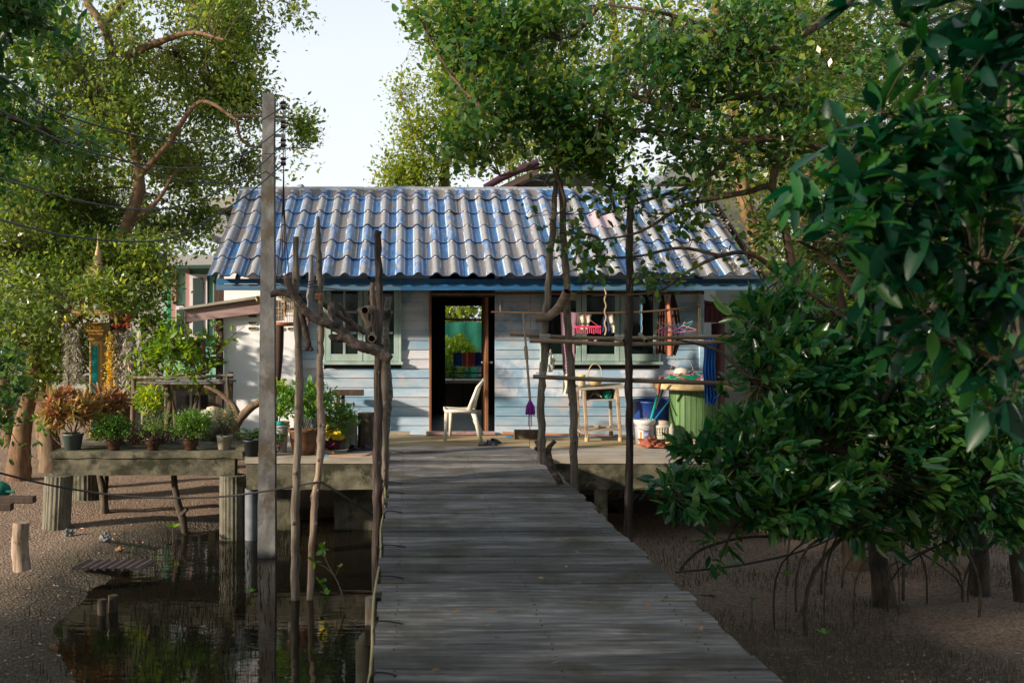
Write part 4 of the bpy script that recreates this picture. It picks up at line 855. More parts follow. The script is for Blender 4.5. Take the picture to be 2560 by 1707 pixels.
obj('fork', MB().tube(bez([P(826, 836, Yb - .02), P(834, 846, Yb - .02), P(862, 848, Yb), P(882, 852, Yb)]), rads([.024, .030, .032, .036], 19), 8, rough=.1), M['branch_wood'], br)
b2 = thing('branch', 'dark hanging stick with a burl foot below the lashed branch', 'branch', P(765, 820, Yb + .06))
obj('limb', MB().tube(bez([P(750, 768, Yb + .06), P(757, 800, Yb + .06), P(766, 838, Yb + .06), P(772, 868, Yb + .06)]), rads([.028, .032, .032, .030], 19), 9, rough=.1), M['branch_wood'], b2)
obj('burl', MB().ball(P(765, 872, Yb + .06), (.045, .035, .020), 9, 6).ball(P(778, 873, Yb + .05), (.022, .02, .025), 8, 6), M['branch_wood'], b2)
b3 = thing('branch', 'thinner branch slanting down behind the lashed branch', 'branch', P(880, 820, YS + .2))
obj('limb', MB().tube(bez([P(800, 755, YS + .12), P(826, 772, YS + .14), P(870, 802, YS + .16), P(915, 832, YS + .16)]), rads([.022, .026, .030, .028], 19), 8, rough=.1), M['branch_wood'], b3)
obj('twig', MB().tube(bez([P(846, 756, YS + .14), P(858, 776, YS + .14), P(872, 794, YS + .16)]), rads([.018, .018, .02], 13), 7, rough=.1), M['branch_wood'], b3)
for (pts, r, lab, mt) in (([(895, 772), (908, 790), (924, 818)], [.022, .026, .028], 'pale broken branch stub leaning on the dark post', 'stick_tan'), ([(921, 818), (919, 845), (921, 868)], [.022, .026, .026], 'bleached upright stub on the lower joint', 'stick_grey')):
    single('branch_stub', MB().tube(bez([P(x, y, YS + .02) for x, y in pts]), rads(r, 13), 9, rough=.06), M[mt], lab, 'branch', P(pts[1][0], pts[1][1], YS), 'sawn stubs at the dark post')
def hollow(p0, p1, r, name, label, group=None, extra=None, cap=True, par=None):
    """a bamboo length with its dark open end towards p0"""
    t = thing(name, label, 'bamboo', (p0 + p1) / 2, group) if par is None else par
    d = (p0 - p1).normalized(); pts = [p1, p1 + (p0 - p1) * .5, p0] if not extra else extra
    obj('culm', MB().tube(pts, r if hasattr(r, '__len__') else [r] * len(pts), 14, cap=False), M['bamboo'], t)
    r0 = (r[-1] if hasattr(r, '__len__') else r)
    # open rim and dark bore
    mb = MB(); a = d.orthogonal().normalized(); b = d.cross(a); V = []
    for (rr_, off) in ((r0, 0), (r0 * .80, .002), (r0 * .78, -.06), (.0005, -.062)):
        for k in range(14): th = 6.2832 * k / 14; V.append(p0 + d * off + (a * math.cos(th) + b * math.sin(th)) * rr_)
    F = [(j * 14 + k, j * 14 + (k + 1) % 14, (j + 1) * 14 + (k + 1) % 14, (j + 1) * 14 + k) for j in range(3) for k in range(14)]
    obj('rim', MB().add(V, F[:14]), M['bamboo'], t); obj('bore', MB().add(V, F[14:]), M['cut_wood'], t); return t
hollow(P(912, 776, YS - .04), P(930, 772, YS + .22), .040, 'bamboo_peg', 'upper hollow bamboo end jutting at the dark post', 'hollow bamboo ends')
hollow(P(929, 846, YS - .05), P(938, 842, YS + .22), .040, 'bamboo_peg', 'lower hollow bamboo end jutting at the dark post', 'hollow bamboo ends')
hollow(P(1419, 729, YR - .22), P(1400, 768, YR - .1), [.048, .042, .042, .046, .046, .048, .050], 'bamboo_elbow', 'fat wired bamboo elbow with a dark open mouth on the right poles',
       extra=bez([P(1340, 794, YR - .05), P(1372, 791, YR - .08), P(1400, 765, YR - .12), P(1419, 729, YR - .22)], 2))
def binding(c, r, n, h, mat, name='binding', label=None, cat='binding', ax='z', group=None, gap=.7):
    pts = []
    for i in range(n * 10 + 1):
        a = 6.2832 * i / 10; q = (i / (n * 10) - .5) * h
        o_ = Vector((math.cos(a) * r, math.sin(a) * r, q)) if ax == 'z' else Vector((q, math.cos(a) * r, math.sin(a) * r))
        pts.append(c + o_)
    return single(name, MB().tube(pts, .0042, 4), mat, label, cat, c, group)
for (px, py, Y, r, n, h, m_, lab) in ((742, 742, YS, .052, 7, .07, 'black', 'black rubber lashing round the grey pole top joint'), (752, 756, YS - .02, .056, 7, .08, 'black', 'thick black lashing at the bend of the branch'), (787, 712, YS + .08, .062, 3, .08, 'black', 'wire loops joining the pointed pole and bleached splint'),
        (798, 742, YS, .044, 5, .06, 'hose', 'tan cord lashing on the pale pole'), (784, 796, YS, .07, 3, .05, 'wire', 'tangled wire where the branch crosses the pale pole'), (944, 868, YS + .12, .062, 4, .06, 'black', 'black lashing at the low joint of the dark post'), (967, 788, YS + .45, .045, 6, .09, 'black', 'black bag tie round the scaly trunk pole'),
        (1425, 742, YR, .058, 5, .07, 'straw', 'straw rope lashing under the bamboo elbow'), (1362, 843, YR, .05, 4, .06, 'white_pl', 'pale cord binding the rails to the crooked pole'), (1444, 856, YR, .035, 5, .06, 'straw', 'yellow straw knot at the lower drying rail'), (1353, 936, YR, .05, 3, .05, 'white_pl', 'white string round the crooked pole at the lowest rail'), (838, 812, Yb, .062, 4, .06, 'wire', 'wire wound round the middle of the branch')):
    binding(P(px, py, Y), r, n, h, M[m_], label=lab, group='lashings')

# drying rails
M['dark_bamboo'] = pmat('dark brown bamboo', [(.07, .04, .022), (.13, .08, .045), (.2, .13, .08)], scale=(3, 25, 25), bump=.2, rough=.6, rnd=.1)
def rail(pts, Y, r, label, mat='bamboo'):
    if Y > 13: mat = 'dark_bamboo'  # clothes poles under the eave are a darker brown wood
    pp_ = bez([P(x, y, Y) for x, y in pts], 4); t = thing('drying_rail', label, 'bamboo rail', pp_[len(pp_) // 2], 'bamboo drying rails')
    obj('culm', MB().tube(pp_, r, 9), M[mat], t)
    L_ = (pp_[-1] - pp_[0]).length; k = int(L_ / .38)
    for i in range(1, k): 
        q = pp_[int(i * (len(pp_) - 1) / k)]; obj('node', MB().lathe([(r * .98, -.012), (r * 1.14, 0), (r * .98, .012)], (0, 0, 0), 9) if False else MB().tube([q + Vector((-.008, 0, 0)), q, q + Vector((.008, 0, 0))], [r * 1.02, r * 1.16, r * 1.02], 9, cap=False), M[mat], t)
    return t
rail([(1275, 835), (1400, 842), (1560, 846), (1760, 842), (1900, 838)], YR + .08, .018, 'upper bamboo drying rail in front of the wide window')
rail([(1322, 843), (1450, 846), (1600, 844), (1840, 846)], YR + .20, .016, 'thin second rail just behind the upper drying rail')
rail([(1324, 852), (1420, 854), (1520, 860), (1640, 859), (1780, 855), (1990, 848)], YR - .07, .021, 'dark thick rail right below the upper drying rails')
rail([(1333, 941), (1480, 948), (1640, 953), (1780, 957), (1940, 960)], YR - .03, .022, 'lowest bamboo rail crossing before the spool table')
rail([(1080, 734), (1300, 734), (1600, 733), (1760, 732)], 14.1, .022, 'clothes pole tucked directly under the eave')
rail([(1228, 780), (1400, 783), (1600, 780), (1750, 766)], 14.0, .014, 'clothes pole hanging below the eave over the wide window')
for (x0, y0, x1, y1, lab) in ((1530, 846, 1560, 851, 'short hollow bamboo peg on the rails left of the dark pole'), (1600, 836, 1616, 852, 'short hollow bamboo peg on the rails right of the dark pole')):
    hollow(P(x1, y1, YR - .16), P(x0, y0, YR + .22), .020, 'bamboo_peg', lab, 'bamboo pegs on the rails')
# cords hanging from the eave to the rails
for (x, y0, x2, y1, r, m_, lab) in ((1513, 720, 1514, 838, .011, 'straw', 'twisted pale rope hanging before the wide window'), (1600, 732, 1602, 832, .004, 'blue_pipe', 'thin blue twine loop hanging right of the dark pole'), (1604, 732, 1605, 832, .004, 'white_pl', 'thin pale twine beside the blue twine'),
        (1413, 770, 1412, 836, .004, 'white_pl', 'white string at the straight pole'), (1746, 732, 1746, 836, .005, 'straw', 'straw string at the house corner'), (1751, 732, 1750, 836, .005, 'straw', 'second straw string at the house corner'), (1866, 735, 1866, 845, .006, 'straw', 'lone cord hanging in the leaves beyond the house corner'),
        (1249, 735, 1251, 783, .004, 'straw', 'short string loop left end of the clothes pole'), (1325, 728, 1327, 836, .003, 'black', 'black thread hanging between door and wide window')):
    zig = [P(x + (x2 - x) * i / 8 + (2.0 if i % 2 else -2.0) * (1 if r > .008 else .3), y0 + (y1 - y0) * i / 8, 14.0 if r < .008 else 13.2) for i in range(9)]
    single('cord', MB().tube(bez(zig, 3), r, 6), M[m_], lab, 'cord', zig[8], 'hanging cords')

# mop hanging at the crooked pole
mop = thing('mop', 'purple string mop with a pale bamboo handle', 'mop', P(1324, 1030, YR - .12)); Ym = YR - .12
obj('handle', MB().tube([P(1308, 781, Ym), P(1315, 868, Ym), P(1325, 1000, Ym)], [.010, .011, .013], 8).tube([P(1314, 866, Ym), P(1317, 898, Ym)], .018, 8), M['cut_wood'] if False else plain('pale bamboo handle', (.42, .33, .24), .6), mop)
rz = random.Random(3); mb = MB()
for k in range(70):
    a = rz.uniform(0, 6.28); q = rz.uniform(.3, 1); ll = rz.uniform(.8, 1.05)
    top = P(1325, 998, Ym); mid = top + Vector((math.cos(a) * .042 * q, math.sin(a) * .04 * q, -.07)); bot = top + Vector((math.cos(a) * .050 * q, math.sin(a) * .05 * q, -.145 * ll))
    mb.tube([top, mid, bot], .006, 4)
obj('yarn', mb, M['purple'], mop)
mb = MB()
for dx in (-3, 0, 3): mb.tube([P(1325 + dx, 1030, Ym), P(1325 + dx * 1.4, 1075 - abs(dx) * 3, Ym)], .0035, 4)
mb.tube([P(1324, 1030, Ym), P(1324, 1118, Ym)], .002, 4); obj('loose_yarn', mb, M['purple'], mop)

# ------------------------------------------------------------------ bird cage
cc = P(707, 770, 13.3); cage = thing('bird_cage', 'round split bamboo bird cage hanging left under the eave', 'bird cage', cc + Vector((0, 0, -.24)))
rC = .150
obj('base', MB().lathe([(.001, -.245), (rC + .01, -.24), (rC + .018, -.225), (rC + .018, -.195), (rC, -.19), (.001, -.19)], cc, 24), plain('red brown cage base', (.30, .09, .04), .5), cage)
obj('roof_ring', MB().lathe([(rC * .75, .20), (rC, .185), (rC + .008, .17), (rC, .16)], cc, 24), plain('pinkish cage top', (.45, .24, .18), .6), cage)
mb = MB()
for k in range(24):
    a = 6.2832 * k / 24; mb.tube([cc + Vector((math.cos(a) * rC, math.sin(a) * rC, -.19)), cc + Vector((math.cos(a) * rC, math.sin(a) * rC, .17)), cc + Vector((math.cos(a) * rC * .7, math.sin(a) * rC * .7, .22))], .0032, 4)
obj('bars', mb, M['cage'], cage)
for z_ in (-.10, .0, .10): obj('hoop', MB().tube([cc + Vector((math.cos(6.2832 * k / 24) * rC, math.sin(6.2832 * k / 24) * rC, z_)) for k in range(25)], .004, 4), M['cage'], cage)
obj('perch', MB().tube([cc + Vector((-rC, 0, -.05)), cc + Vector((rC, 0, -.05))], .007, 6), M['cage'], cage)
obj('hanger', MB().tube(bez([cc + Vector((-.06, 0, .21)), cc + Vector((0, 0, .30)), cc + Vector((.06, 0, .21))], 4), .004, 5), M['wire'], cage)
bd = single('bird', MB().ball(cc + Vector((.03, -.02, .01)), (.035, .03, .055), 9, 7).ball(cc + Vector((.035, -.03, .075)), .025, 8, 6).tube([cc + Vector((.03, .0, -.03)), cc + Vector((.045, .01, -.12))], [.012, .008], 6).tube([cc + Vector((.03, -.05, .075)), cc + Vector((.022, -.075, .07))], [.006, .001], 5), plain('spotted dove feathers', (.16, .11, .08), .8), 'small brown bird sitting inside the bamboo cage', 'bird', cc)
single('post', MB().tube(bez([P(700, 808, 13.5), P(697, 900, 13.5), P(690, 990, 13.5), P(684, 1075, 13.5)], 3), [.05, .055, .058, .055, .05, .045, .045, .05, .055, .05], 9, rough=.06), plain('red brown trunk', (.045, .018, .013), .85), 'dark red brown trunk post standing below the bird cage', 'post', P(690, 1075, 13.5))

# ------------------------------------------------------------------ plastic chair (side view, facing left)
ch = thing('plastic_chair', 'worn cream plastic chair facing left by the open door', 'chair', (P(1160, 1098, 13.55).x, 13.55, .012)); CHY = 13.55
def cp(px, py, dy=0): q = P(px, py, CHY); q.y = CHY + dy; q.z = max(q.z, .013); return q
W2 = .21
def ribbon(mb, pts, wids, y, th):
    """flat strip following pts with in-plane width, thickness th along Y"""
    n = len(pts); L_ = []; R_ = []
    for i in range(n):
        t = (pts[min(i + 1, n - 1)] - pts[max(i - 1, 0)]).normalized(); nn = Vector((-t.z, 0, t.x)); L_.append(pts[i] + nn * wids[i] / 2); R_.append(pts[i] - nn * wids[i] / 2)
    vs = []
    for i in range(n):
        for q in (L_[i], R_[i]): vs += [(q.x, y - th / 2, q.z), (q.x, y + th / 2, q.z)]
    fs = []
    for i in range(n - 1):
        a = i * 4; b = a + 4; fs += [(a, b, b + 2, a + 2), (a + 1, a + 3, b + 3, b + 1), (a, a + 1, b + 1, b), (a + 2, b + 2, b + 3, a + 3)]
    fs += [(0, 2, 3, 1), (4 * n - 4, 4 * n - 3, 4 * n - 1, 4 * n - 2)]
    return mb.add(vs, fs, True)
st_z = cp(1150, 1020).z
for sgn, dy in ((-1, -W2), (1, W2 + .03)):
    sh = -8 if sgn < 0 else 0
    f0 = cp(1115, 1028); f1 = cp(1111, 1100) if sgn < 0 else cp(1127, 1094); 
    if sgn > 0: f0 = cp(1129, 1030)
    obj('leg', ribbon(MB(), [f0 + Vector((0, 0, .03)), (f0 + f1) / 2, f1], [.055, .045, .040], CHY + dy, .030), M['plastic_cream'], ch)
    h0 = cp(1180, 1025); k1 = cp(1189, 1052); h1 = cp(1200, 1103) if sgn < 0 else cp(1208, 1092)
    obj('leg', ribbon(MB(), [h0, k1, h1], [.065, .06, .060], CHY + dy, .032), M['plastic_cream'], ch)
nx = 8; vs = []
for j in range(9):
    t = j / 8; x = cp(1112 + (1186 - 1112) * t, 1018).x; zc = cp(1150, 1019.5).z + (-.012 * math.sin(math.pi * t)) + (-.02 if j == 0 else 0)
    for i in range(nx + 1): yy = -W2 - .01 + (2 * W2 + .03) * i / nx; vs.append((x, CHY + yy, zc - .008 * math.sin(math.pi * i / nx)))
mb = MB().add(vs, [(j * 9 + i, (j + 1) * 9 + i, (j + 1) * 9 + i + 1, j * 9 + i + 1) for j in range(8) for i in range(nx)], True)
vs2 = [(a, b, c - .012) for a, b, c in vs]; mb.add(vs2, [(j * 9 + i, j * 9 + i + 1, (j + 1) * 9 + i + 1, (j + 1) * 9 + i) for j in range(8) for i in range(nx)], True)
obj('seat', mb, M['plastic_cream'], ch)
ap = MB()
for dy in (-W2 - .012, W2 + .02): ap.add([], []); ribbon(ap, [cp(1110, 1024), cp(1150, 1024.5), cp(1188, 1026)], [.045, .030, .045], CHY + dy, .016)
ap.box(cp(1112, 1024) + Vector((0, 0, 0)), (.014, 2 * W2 + .02, .05)); obj('seat_rim', ap, M['plastic_cream'], ch)
bk = [cp(1181, 1022), cp(1188, 992), cp(1197, 968), cp(1208, 951)]
obj('back_side', ribbon(MB(), [cp(1170, 1024), cp(1181, 992), cp(1191, 966), cp(1204, 950)], [.075, .050, .045, .035], CHY - W2, .020), M['plastic_cream'], ch)
obj('back_side', ribbon(MB(), [cp(1186, 1024), cp(1194, 992), cp(1202, 968), cp(1213, 951)], [.070, .040, .036, .030], CHY + W2, .020), M['plastic_cream'], ch)
for k in range(3):
    f = (k + 1) / 4; yy = -W2 + 2 * W2 * f; pts = [cp(1170 + 16 * f, 1024), cp(1183 + 12 * f, 992), cp(1193 + 10 * f, 967), cp(1205 + 8 * f, 951)]
    obj('back_slat', MB().tube([Vector((q.x + .012 * math.sin(i / 9 * 3.14), CHY + yy, q.z)) for i, q in enumerate(bez(pts, 3))], [.013, .02, .022, .02, .017, .015, .014, .013, .013, .012], 6), M['plastic_cream'], ch)
q = bk[-1]; obj('top_rail', MB().tube([q + Vector((-.022, -W2, -.004)), q + Vector((.004, 0, .012)), q + Vector((.030, W2, -.006))], .020, 8), M['plastic_cream'], ch)

# ------------------------------------------------------------------ slippers
def slipper(px, py, Y, ang_, label, m_='navy', s=1.0, group='slippers on the deck'):
    c = P(px, py, Y); c.z = .012 if Y > 13.2 else .001; t = thing('slipper', label, 'slipper', c, group); ca, sa = math.cos(ang_), math.sin(ang_)
    def w_(x, y, z): return (c.x + (x * ca - y * sa) * s, c.y + (x * sa + y * ca) * s, c.z + z * s)
    prof = [(-.13, .03), (-.10, .042), (-.03, .036), (.04, .046), (.10, .044), (.13, .02)]
    top = [(x, h) for x, h in prof] + [(x, -h) for x, h in reversed(prof)]; n = len(top)
    obj('sole', MB().add([w_(x, y, 0) for x, y in top] + [w_(x, y, .022) for x, y in top], [tuple(range(n - 1, -1, -1)), tuple(range(n, 2 * n))] + [(i, (i + 1) % n, n + (i + 1) % n, n + i) for i in range(n)]), M[m_], t)
    vs = []
    for i in range(5):
        x = -.01 + .12 * i / 4; hh = .062 * (1 - (i / 4) ** 2 * .75)
        for k in range(7): a = math.pi * k / 6; vs.append(w_(x, .046 * math.cos(a) * (1 - .25 * (i / 4) ** 2), .018 + hh * math.sin(a)))
    obj('strap', MB().add(vs, [(i * 7 + k, (i + 1) * 7 + k, (i + 1) * 7 + k + 1, i * 7 + k + 1) for i in range(4) for k in range(6)], True), M[m_], t)
slipper(1220, 1103, 13.3, .15, 'navy slipper by the back leg of the cream chair'); slipper(1232, 1099, 13.5, .5, 'navy slipper half behind the one by the chair leg')
slipper(881, 1118, 12.85, 1.3, 'dark slipper left of the pair beside the stumps'); slipper(912, 1117, 12.9, .3, 'dark slipper right of the pair beside the stumps')

# ------------------------------------------------------------------ wooden stumps, shelf, planks along the wall
def stump(px0, px1, py0, py1, Y, mat, label, group=None):
    a = P(px0, py1, Y); b = P(px1, py0, Y); r = (b.x - a.x) / 2; z0 = .0; z1 = b.z
    t = thing('stump', label, 'stump', ((a.x + b.x) / 2, Y + r, z0), group); c = Vector(((a.x + b.x) / 2, Y + r, 0)); rs = random.Random(px0)
    ph = [rs.uniform(-.05, .05) for _ in range(24)]
    obj('trunk', MB().lathe([(r * 1.04, 0), (r, .1 * z1), (r * .97, z1 * .5), (r, z1 * .97), (r * .95, z1)], c, 24, wob=lambda th, j: 1 + ph[int(th / 6.2832 * 24) % 24]), mat, t)
    obj('top', MB().lathe([(r * .96, z1), (.001, z1 - .01)], c, 24), M['cut_wood'] if False else M['stick_dark'], t); return t
grn = pmat('lichened stump', [(.05, .05, .035), (.13, .13, .10), (.20, .20, .17)], scale=(14, 14, 3), bump=.6, rough=.9, stain=(.40, .28, .05), stscale=6, stcut=(.66, .72), rnd=0)
stump(834, 893, 1040, 1113, 13.0, grn, 'lichened grey stump with yellow growth beside the bags'); stump(893, 937, 1033, 1112, 13.1, M['bark_dark'], 'darker stump touching the lichened one'); stump(777, 812, 1048, 1108, 13.5, grn, 'low stump hidden behind the citrus bush')
sh = thing('wall_shelf', 'dark wooden bench top against the siding under the small window', 'bench', (wx(860), 14.3, .0))
obj('board', MB().bb((P(870, 981, 14.3).x, 14.3, P(870, 981, 14.3).z), (S(78, 14.3), .25, .075), .006), M['dark_wood'], sh)
for px in (846, 857): obj('leg', MB().box((P(px, 1000, 14.3).x, 14.3 + (px - 850) * .01, .33), (.05, .05, .66)), M['dark_wood'], sh)
single('plank_scrap', MB().bb((P(985, 1085, 14.45).x, 14.5, .045), (S(80, 14.45), .05, .065), .006), M['grey_wood'], 'tan board lying at the foot of the siding left of the door', 'board')
single('blue_pipe', MB().tube([P(1262, 1096, 14.3), P(1275, 1096, 14.3), P(1280, 1096, 14.3), P(1545, 1096, 14.3)], [.040, .045, .034, .034], 12), M['blue_pipe'], 'blue plastic pipe lying along the foot of the wall', 'pipe')
single('brown_pole', MB().tube(bez([P(1256, 1083, 14.42), P(1400, 1087, 14.42), P(1545, 1090, 14.42)], 4), .026, 9), M['hose'], 'reddish brown pole leaning low above the blue pipe', 'pole')
single('wood_block', MB().bb((P(1316, 1092, 14.1).x, 14.1, .075), (S(59, 14.1), .12, .13), .01), M['dark_wood'] if False else M['bark'], 'weathered timber block on the blue pipe', 'block')

# ------------------------------------------------------------------ rickety stand with drawer box
Yt = 13.75; stn = thing('drying_stand', 'rickety cream stand with an open box and lower shelf', 'stand', (P(1497, 1100, Yt).x, Yt, .012))
def q3(px, py, dy=0): v = P(px, py, Yt); v.y += dy; v.z = max(v.z, .014); return v
obj('top', MB().add([q3(1441, 972), q3(1560, 965), q3(1568, 961, .42), q3(1446, 967, .42), q3(1441, 976), q3(1560, 969), q3(1568, 965, .42), q3(1446, 971, .42)], [(0, 1, 2, 3), (7, 6, 5, 4), (0, 4, 5, 1), (1, 5, 6, 2), (2, 6, 7, 3), (3, 7, 4, 0)]), M['grey_wood'], stn)
for (a, b, dy) in (((1461, 976), (1468, 1104), .02), ((1543, 970), (1552, 1103), .02), ((1454, 976), (1456, 1098), .36), ((1538, 970), (1541, 1096), .36)):
    lg = obj('leg', MB().bb((q3(*a, dy) + q3(*b, dy)) / 2, (.042, .042, (q3(*a) - q3(*b)).z), .006, Matrix.Rotation(-math.atan2((b[0] - a[0]), (b[1] - a[1])), 3, 'Y')), M['rack_wood'], stn)
    obj('foot', MB().tube([q3(b[0], b[1] - 10, dy), q3(b[0], b[1], dy)], .032, 10), M['straw'], lg)
xA, xB = q3(1465, 0).x, q3(1543, 0).x; zA, zB = q3(0, 1000).z, q3(0, 973).z; bxm = MB()
bxm.box(((xA + xB) / 2, Yt + .2, zA), (xB - xA, .36, .015)).box((xA + .008, Yt + .2, (zA + zB) / 2), (.015, .36, zB - zA - .016)).box((xB - .008, Yt + .2, (zA + zB) / 2), (.015, .36, zB - zA - .016)).box(((xA + xB) / 2, Yt + .375, (zA + zB) / 2), (xB - xA - .034, .012, zB - zA - .016))
obj('box', bxm, M['grey_wood'], stn)
obj('lower_shelf', MB().add([q3(1450, 1078), q3(1556, 1071), q3(1556, 1068, .4), q3(1450, 1075, .4), q3(1450, 1082), q3(1556, 1075), q3(1556, 1072, .4), q3(1450, 1079, .4)], [(0, 1, 2, 3), (7, 6, 5, 4), (0, 4, 5, 1), (1, 5, 6, 2), (2, 6, 7, 3), (3, 7, 4, 0)]), M['grey_wood'], stn)
single('trowel', MB().bb(q3(1512, 1070, .15), (.19, .03, .02), .004).bb(q3(1498, 1067, .15), (.09, .02, .02), .003), M['straw'], 'small wooden tool lying on the lower shelf of the stand', 'tool')
c = q3(1459, 968, .15); jar = thing('jar', 'yellow lidded jar on the left of the stand top', 'jar', c)
obj('body', MB().lathe([(.001, .002), (.048, .004), (.052, .02), (.052, .125), (.044, .14)], c, 16), plain('cloudy jar', (.42, .36, .24), .3), jar); obj('lid', MB().lathe([(.052, .138), (.054, .142), (.054, .165), (.001, .168)], c, 16), plain('yellow lid', (.60, .50, .10), .4), jar)
c = q3(1493, 966, .15); bk_ = thing('basket', 'little round woven basket with a tall arched handle on the stand', 'basket', c)
obj('body', MB().lathe([(.001, .004), (.06, .006), (.090, .05), (.100, .10), (.096, .125), (.088, .12), (.08, .06), (.001, .02)], c, 28, wob=lambda th, j: 1 + .035 * (1 if int(th / 6.2832 * 28) % 2 else -1)), M['straw'], bk_)
obj('handle', MB().tube([c + Vector((.098 * math.cos(a), 0, .11 + .20 * math.sin(a) ** .8 if math.sin(a) > 0 else .11)) for a in [math.pi * k / 14 for k in range(15)]], .007, 6), M['straw'], bk_)
mb = MB(); c = q3(1525, 992, .18); rz = random.Random(8)
for k in range(16):
    a = rz.uniform(0, 6.28); ax_ = Vector((rz.uniform(-1, 1), rz.uniform(-1, 1), rz.uniform(-1, 1))).normalized(); u = ax_.orthogonal().normalized(); v = ax_.cross(u)
    mb.tube([c + Vector((0, 0, .015)) + (u * math.cos(t) * 1.15 + v * math.sin(t)) * rz.uniform(.045, .065) for t in [6.2832 * i / 12 for i in range(13)]], .007, 4)
single('twine_bundle', mb, M['turquoise'], 'coil of bright green twine in the box of the stand', 'twine', c)
single('rope_coil', MB().tube(bez([q3(1478, 996, .1), q3(1488, 984, .12), q3(1500, 992, .1), q3(1494, 980, .14), q3(1508, 994, .1)], 5), .010, 6), plain('grey cord', (.3, .26, .22), .8), 'grey cord bunched in the box left of the green twine', 'cord', q3(1490, 992, .1))

# ------------------------------------------------------------------ cable spool table and what stands by it
Yc = 13.75; cxS = P(1733, 0, Yc).x; sp = thing('spool_table', 'big wooden cable spool used as a table with green staves', 'table', (cxS, Yc, .012))
zt_, zt2 = P(0, 962, Yc - .4).z, P(0, 975, Yc - .4).z; rT = .56
mb = MB().lathe([(.001, zt2), (rT, zt2), (rT + .006, zt2 + .02), (rT, zt_), (.001, zt_)], (cxS, Yc, 0), 40); obj('top_disc', mb, M['spool_top'], sp)
obj('bottom_disc', MB().lathe([(.001, .012), (rT - .02, .012), (rT, .04), (rT - .03, .085), (.001, .088)], (cxS, Yc, 0), 40), M['spool_top'], sp)
stv = MB().bb((0, 0, 0), (.072, .022, zt2 - .088), .004).mesh('stave', mat=M['spool'])
nst = 26
for k in range(nst): a = 6.2832 * k / nst; place('stave', stv, sp, (cxS + .315 * math.sin(a), Yc - .315 * math.cos(a), (zt2 + .088) / 2), (0, 0, a + rd.uniform(-.03, .03)))
obj('core', MB().lathe([(.295, .09), (.295, zt2 - .002)], (cxS, Yc, 0), 30), M['dark_wood'], sp)
# blue tub behind
tb = thing('water_tub', 'big deep blue plastic tub behind the white bucket', 'tub', (P(1634, 0, 14.1).x, 14.1, .012))
def q4(px, py, Y): v = P(px, py, Y); v.z = max(v.z, .014); return v
cT = Vector((P(1642, 0, 14.15).x, 14.15, 0)); z_r = P(0, 1000, 14.15).z
obj('shell', MB().lathe([(.001, .014), (.30, .016), (.33, .12), (.345, z_r * .7), (.36, z_r - .04), (.385, z_r - .02), (.385, z_r), (.35, z_r), (.32, z_r - .1), (.001, z_r - .25)], cT, 32, wob=lambda th, j: 1 + .012 * math.sin(th * 5 + j)), M['blue_tarp'], tb)
# bucket with printed label
cB = Vector((P(1611, 0, 13.45).x, 13.45, .012)); hB = P(0, 1050, 13.45).z; bu = thing('paint_bucket', 'white paint bucket with a blue and orange printed label', 'bucket', cB)
obj('body', MB().lathe([(.001, .0), (.118, .002), (.136, hB - .06), (.136, hB - .055)], cB, 28), M['bucket'], bu)
obj('rim', MB().lathe([(.136, hB - .065), (.148, hB - .06), (.150, hB - .02), (.144, hB), (.13, hB), (.126, hB - .05)], cB, 28), M['white_pl'], bu)
def patch(par, c, r0, r1, z0, z1, a0, a1, mat, name='label', n=8, off=.0012):
    vs = []
    for i in range(n + 1):
        a = a0 + (a1 - a0) * i / n
        for z_, r in ((z0, r0), (z1, r1)): vs.append((c[0] + (r + off) * math.sin(a), c[1] - (r + off) * math.cos(a), c[2] + z_))
    return obj(name, MB().add(vs, [(i * 2, i * 2 + 2, i * 2 + 3, i * 2 + 1) for i in range(n)], True), mat, par)
def rB(z): return .118 + .018 * (z / (hB - .06))
patch(bu, cB, rB(.03), rB(.20), .03, .20, -.9, .25, M['label_blue']); patch(bu, cB, rB(.03), rB(.20), .03, .20, -.9, -.32, M['white_pl'], off=.0022)
patch(bu, cB, rB(.07), rB(.18), .07, .18, -.72, -.48, M['label_orange'], 'label_swirl', off=.0035)
mb = MB()
for k, (aa, zz, ww, hh) in enumerate(((-.22, .12, .10, .05), (-.08, .13, .08, .035), (.06, .12, .10, .05), (-.2, .06, .38, .012), (-.18, .085, .3, .01))):
    vs = []
    for i in range(4):
        a = aa + ww * i / 3
        for z_ in (zz, zz + hh): r = rB(z_) + .003; vs.append((cB.x + r * math.sin(a), cB.y - r * math.cos(a), cB.z + z_))
    mb.add(vs, [(i * 2, i * 2 + 2, i * 2 + 3, i * 2 + 1) for i in range(3)])
obj('label_marks', mb, M['white_pl'], bu)
obj('bail', MB().tube([cB + Vector((.15 * math.cos(a), -.15 * abs(math.sin(a)) * .9, hB - .04 - .10 * math.sin(a))) for a in [math.pi * k / 12 for k in range(13)]], .0035, 5), M['metal'], bu)
for (a, b, r, m_, lab) in (((1627, 1050), (1645, 985), .018, 'turquoise', 'fat turquoise handle standing in the paint bucket'), ((1634, 1052), (1672, 1003), .012, 'blue_pipe', 'thin blue handle leaning right out of the paint bucket'), ((1622, 1056), (1612, 1024), .006, 'rust_cloth', 'thin brown stick in the paint bucket'), ((1640, 1020), (1657, 976), .012, 'dark_wood', 'brown wooden shaft leaning on the spool rim'), ((1645, 985), (1652, 940), .020, 'rust_cloth', 'rusty shaft above the turquoise handle')):
    single('tool_handle', MB().tube([P(*a, 13.42), P(*b, 13.75 if r < .02 else 13.25)], r, 8), M[m_], lab, 'handle', P(*a, 13.42), 'handles by the bucket')
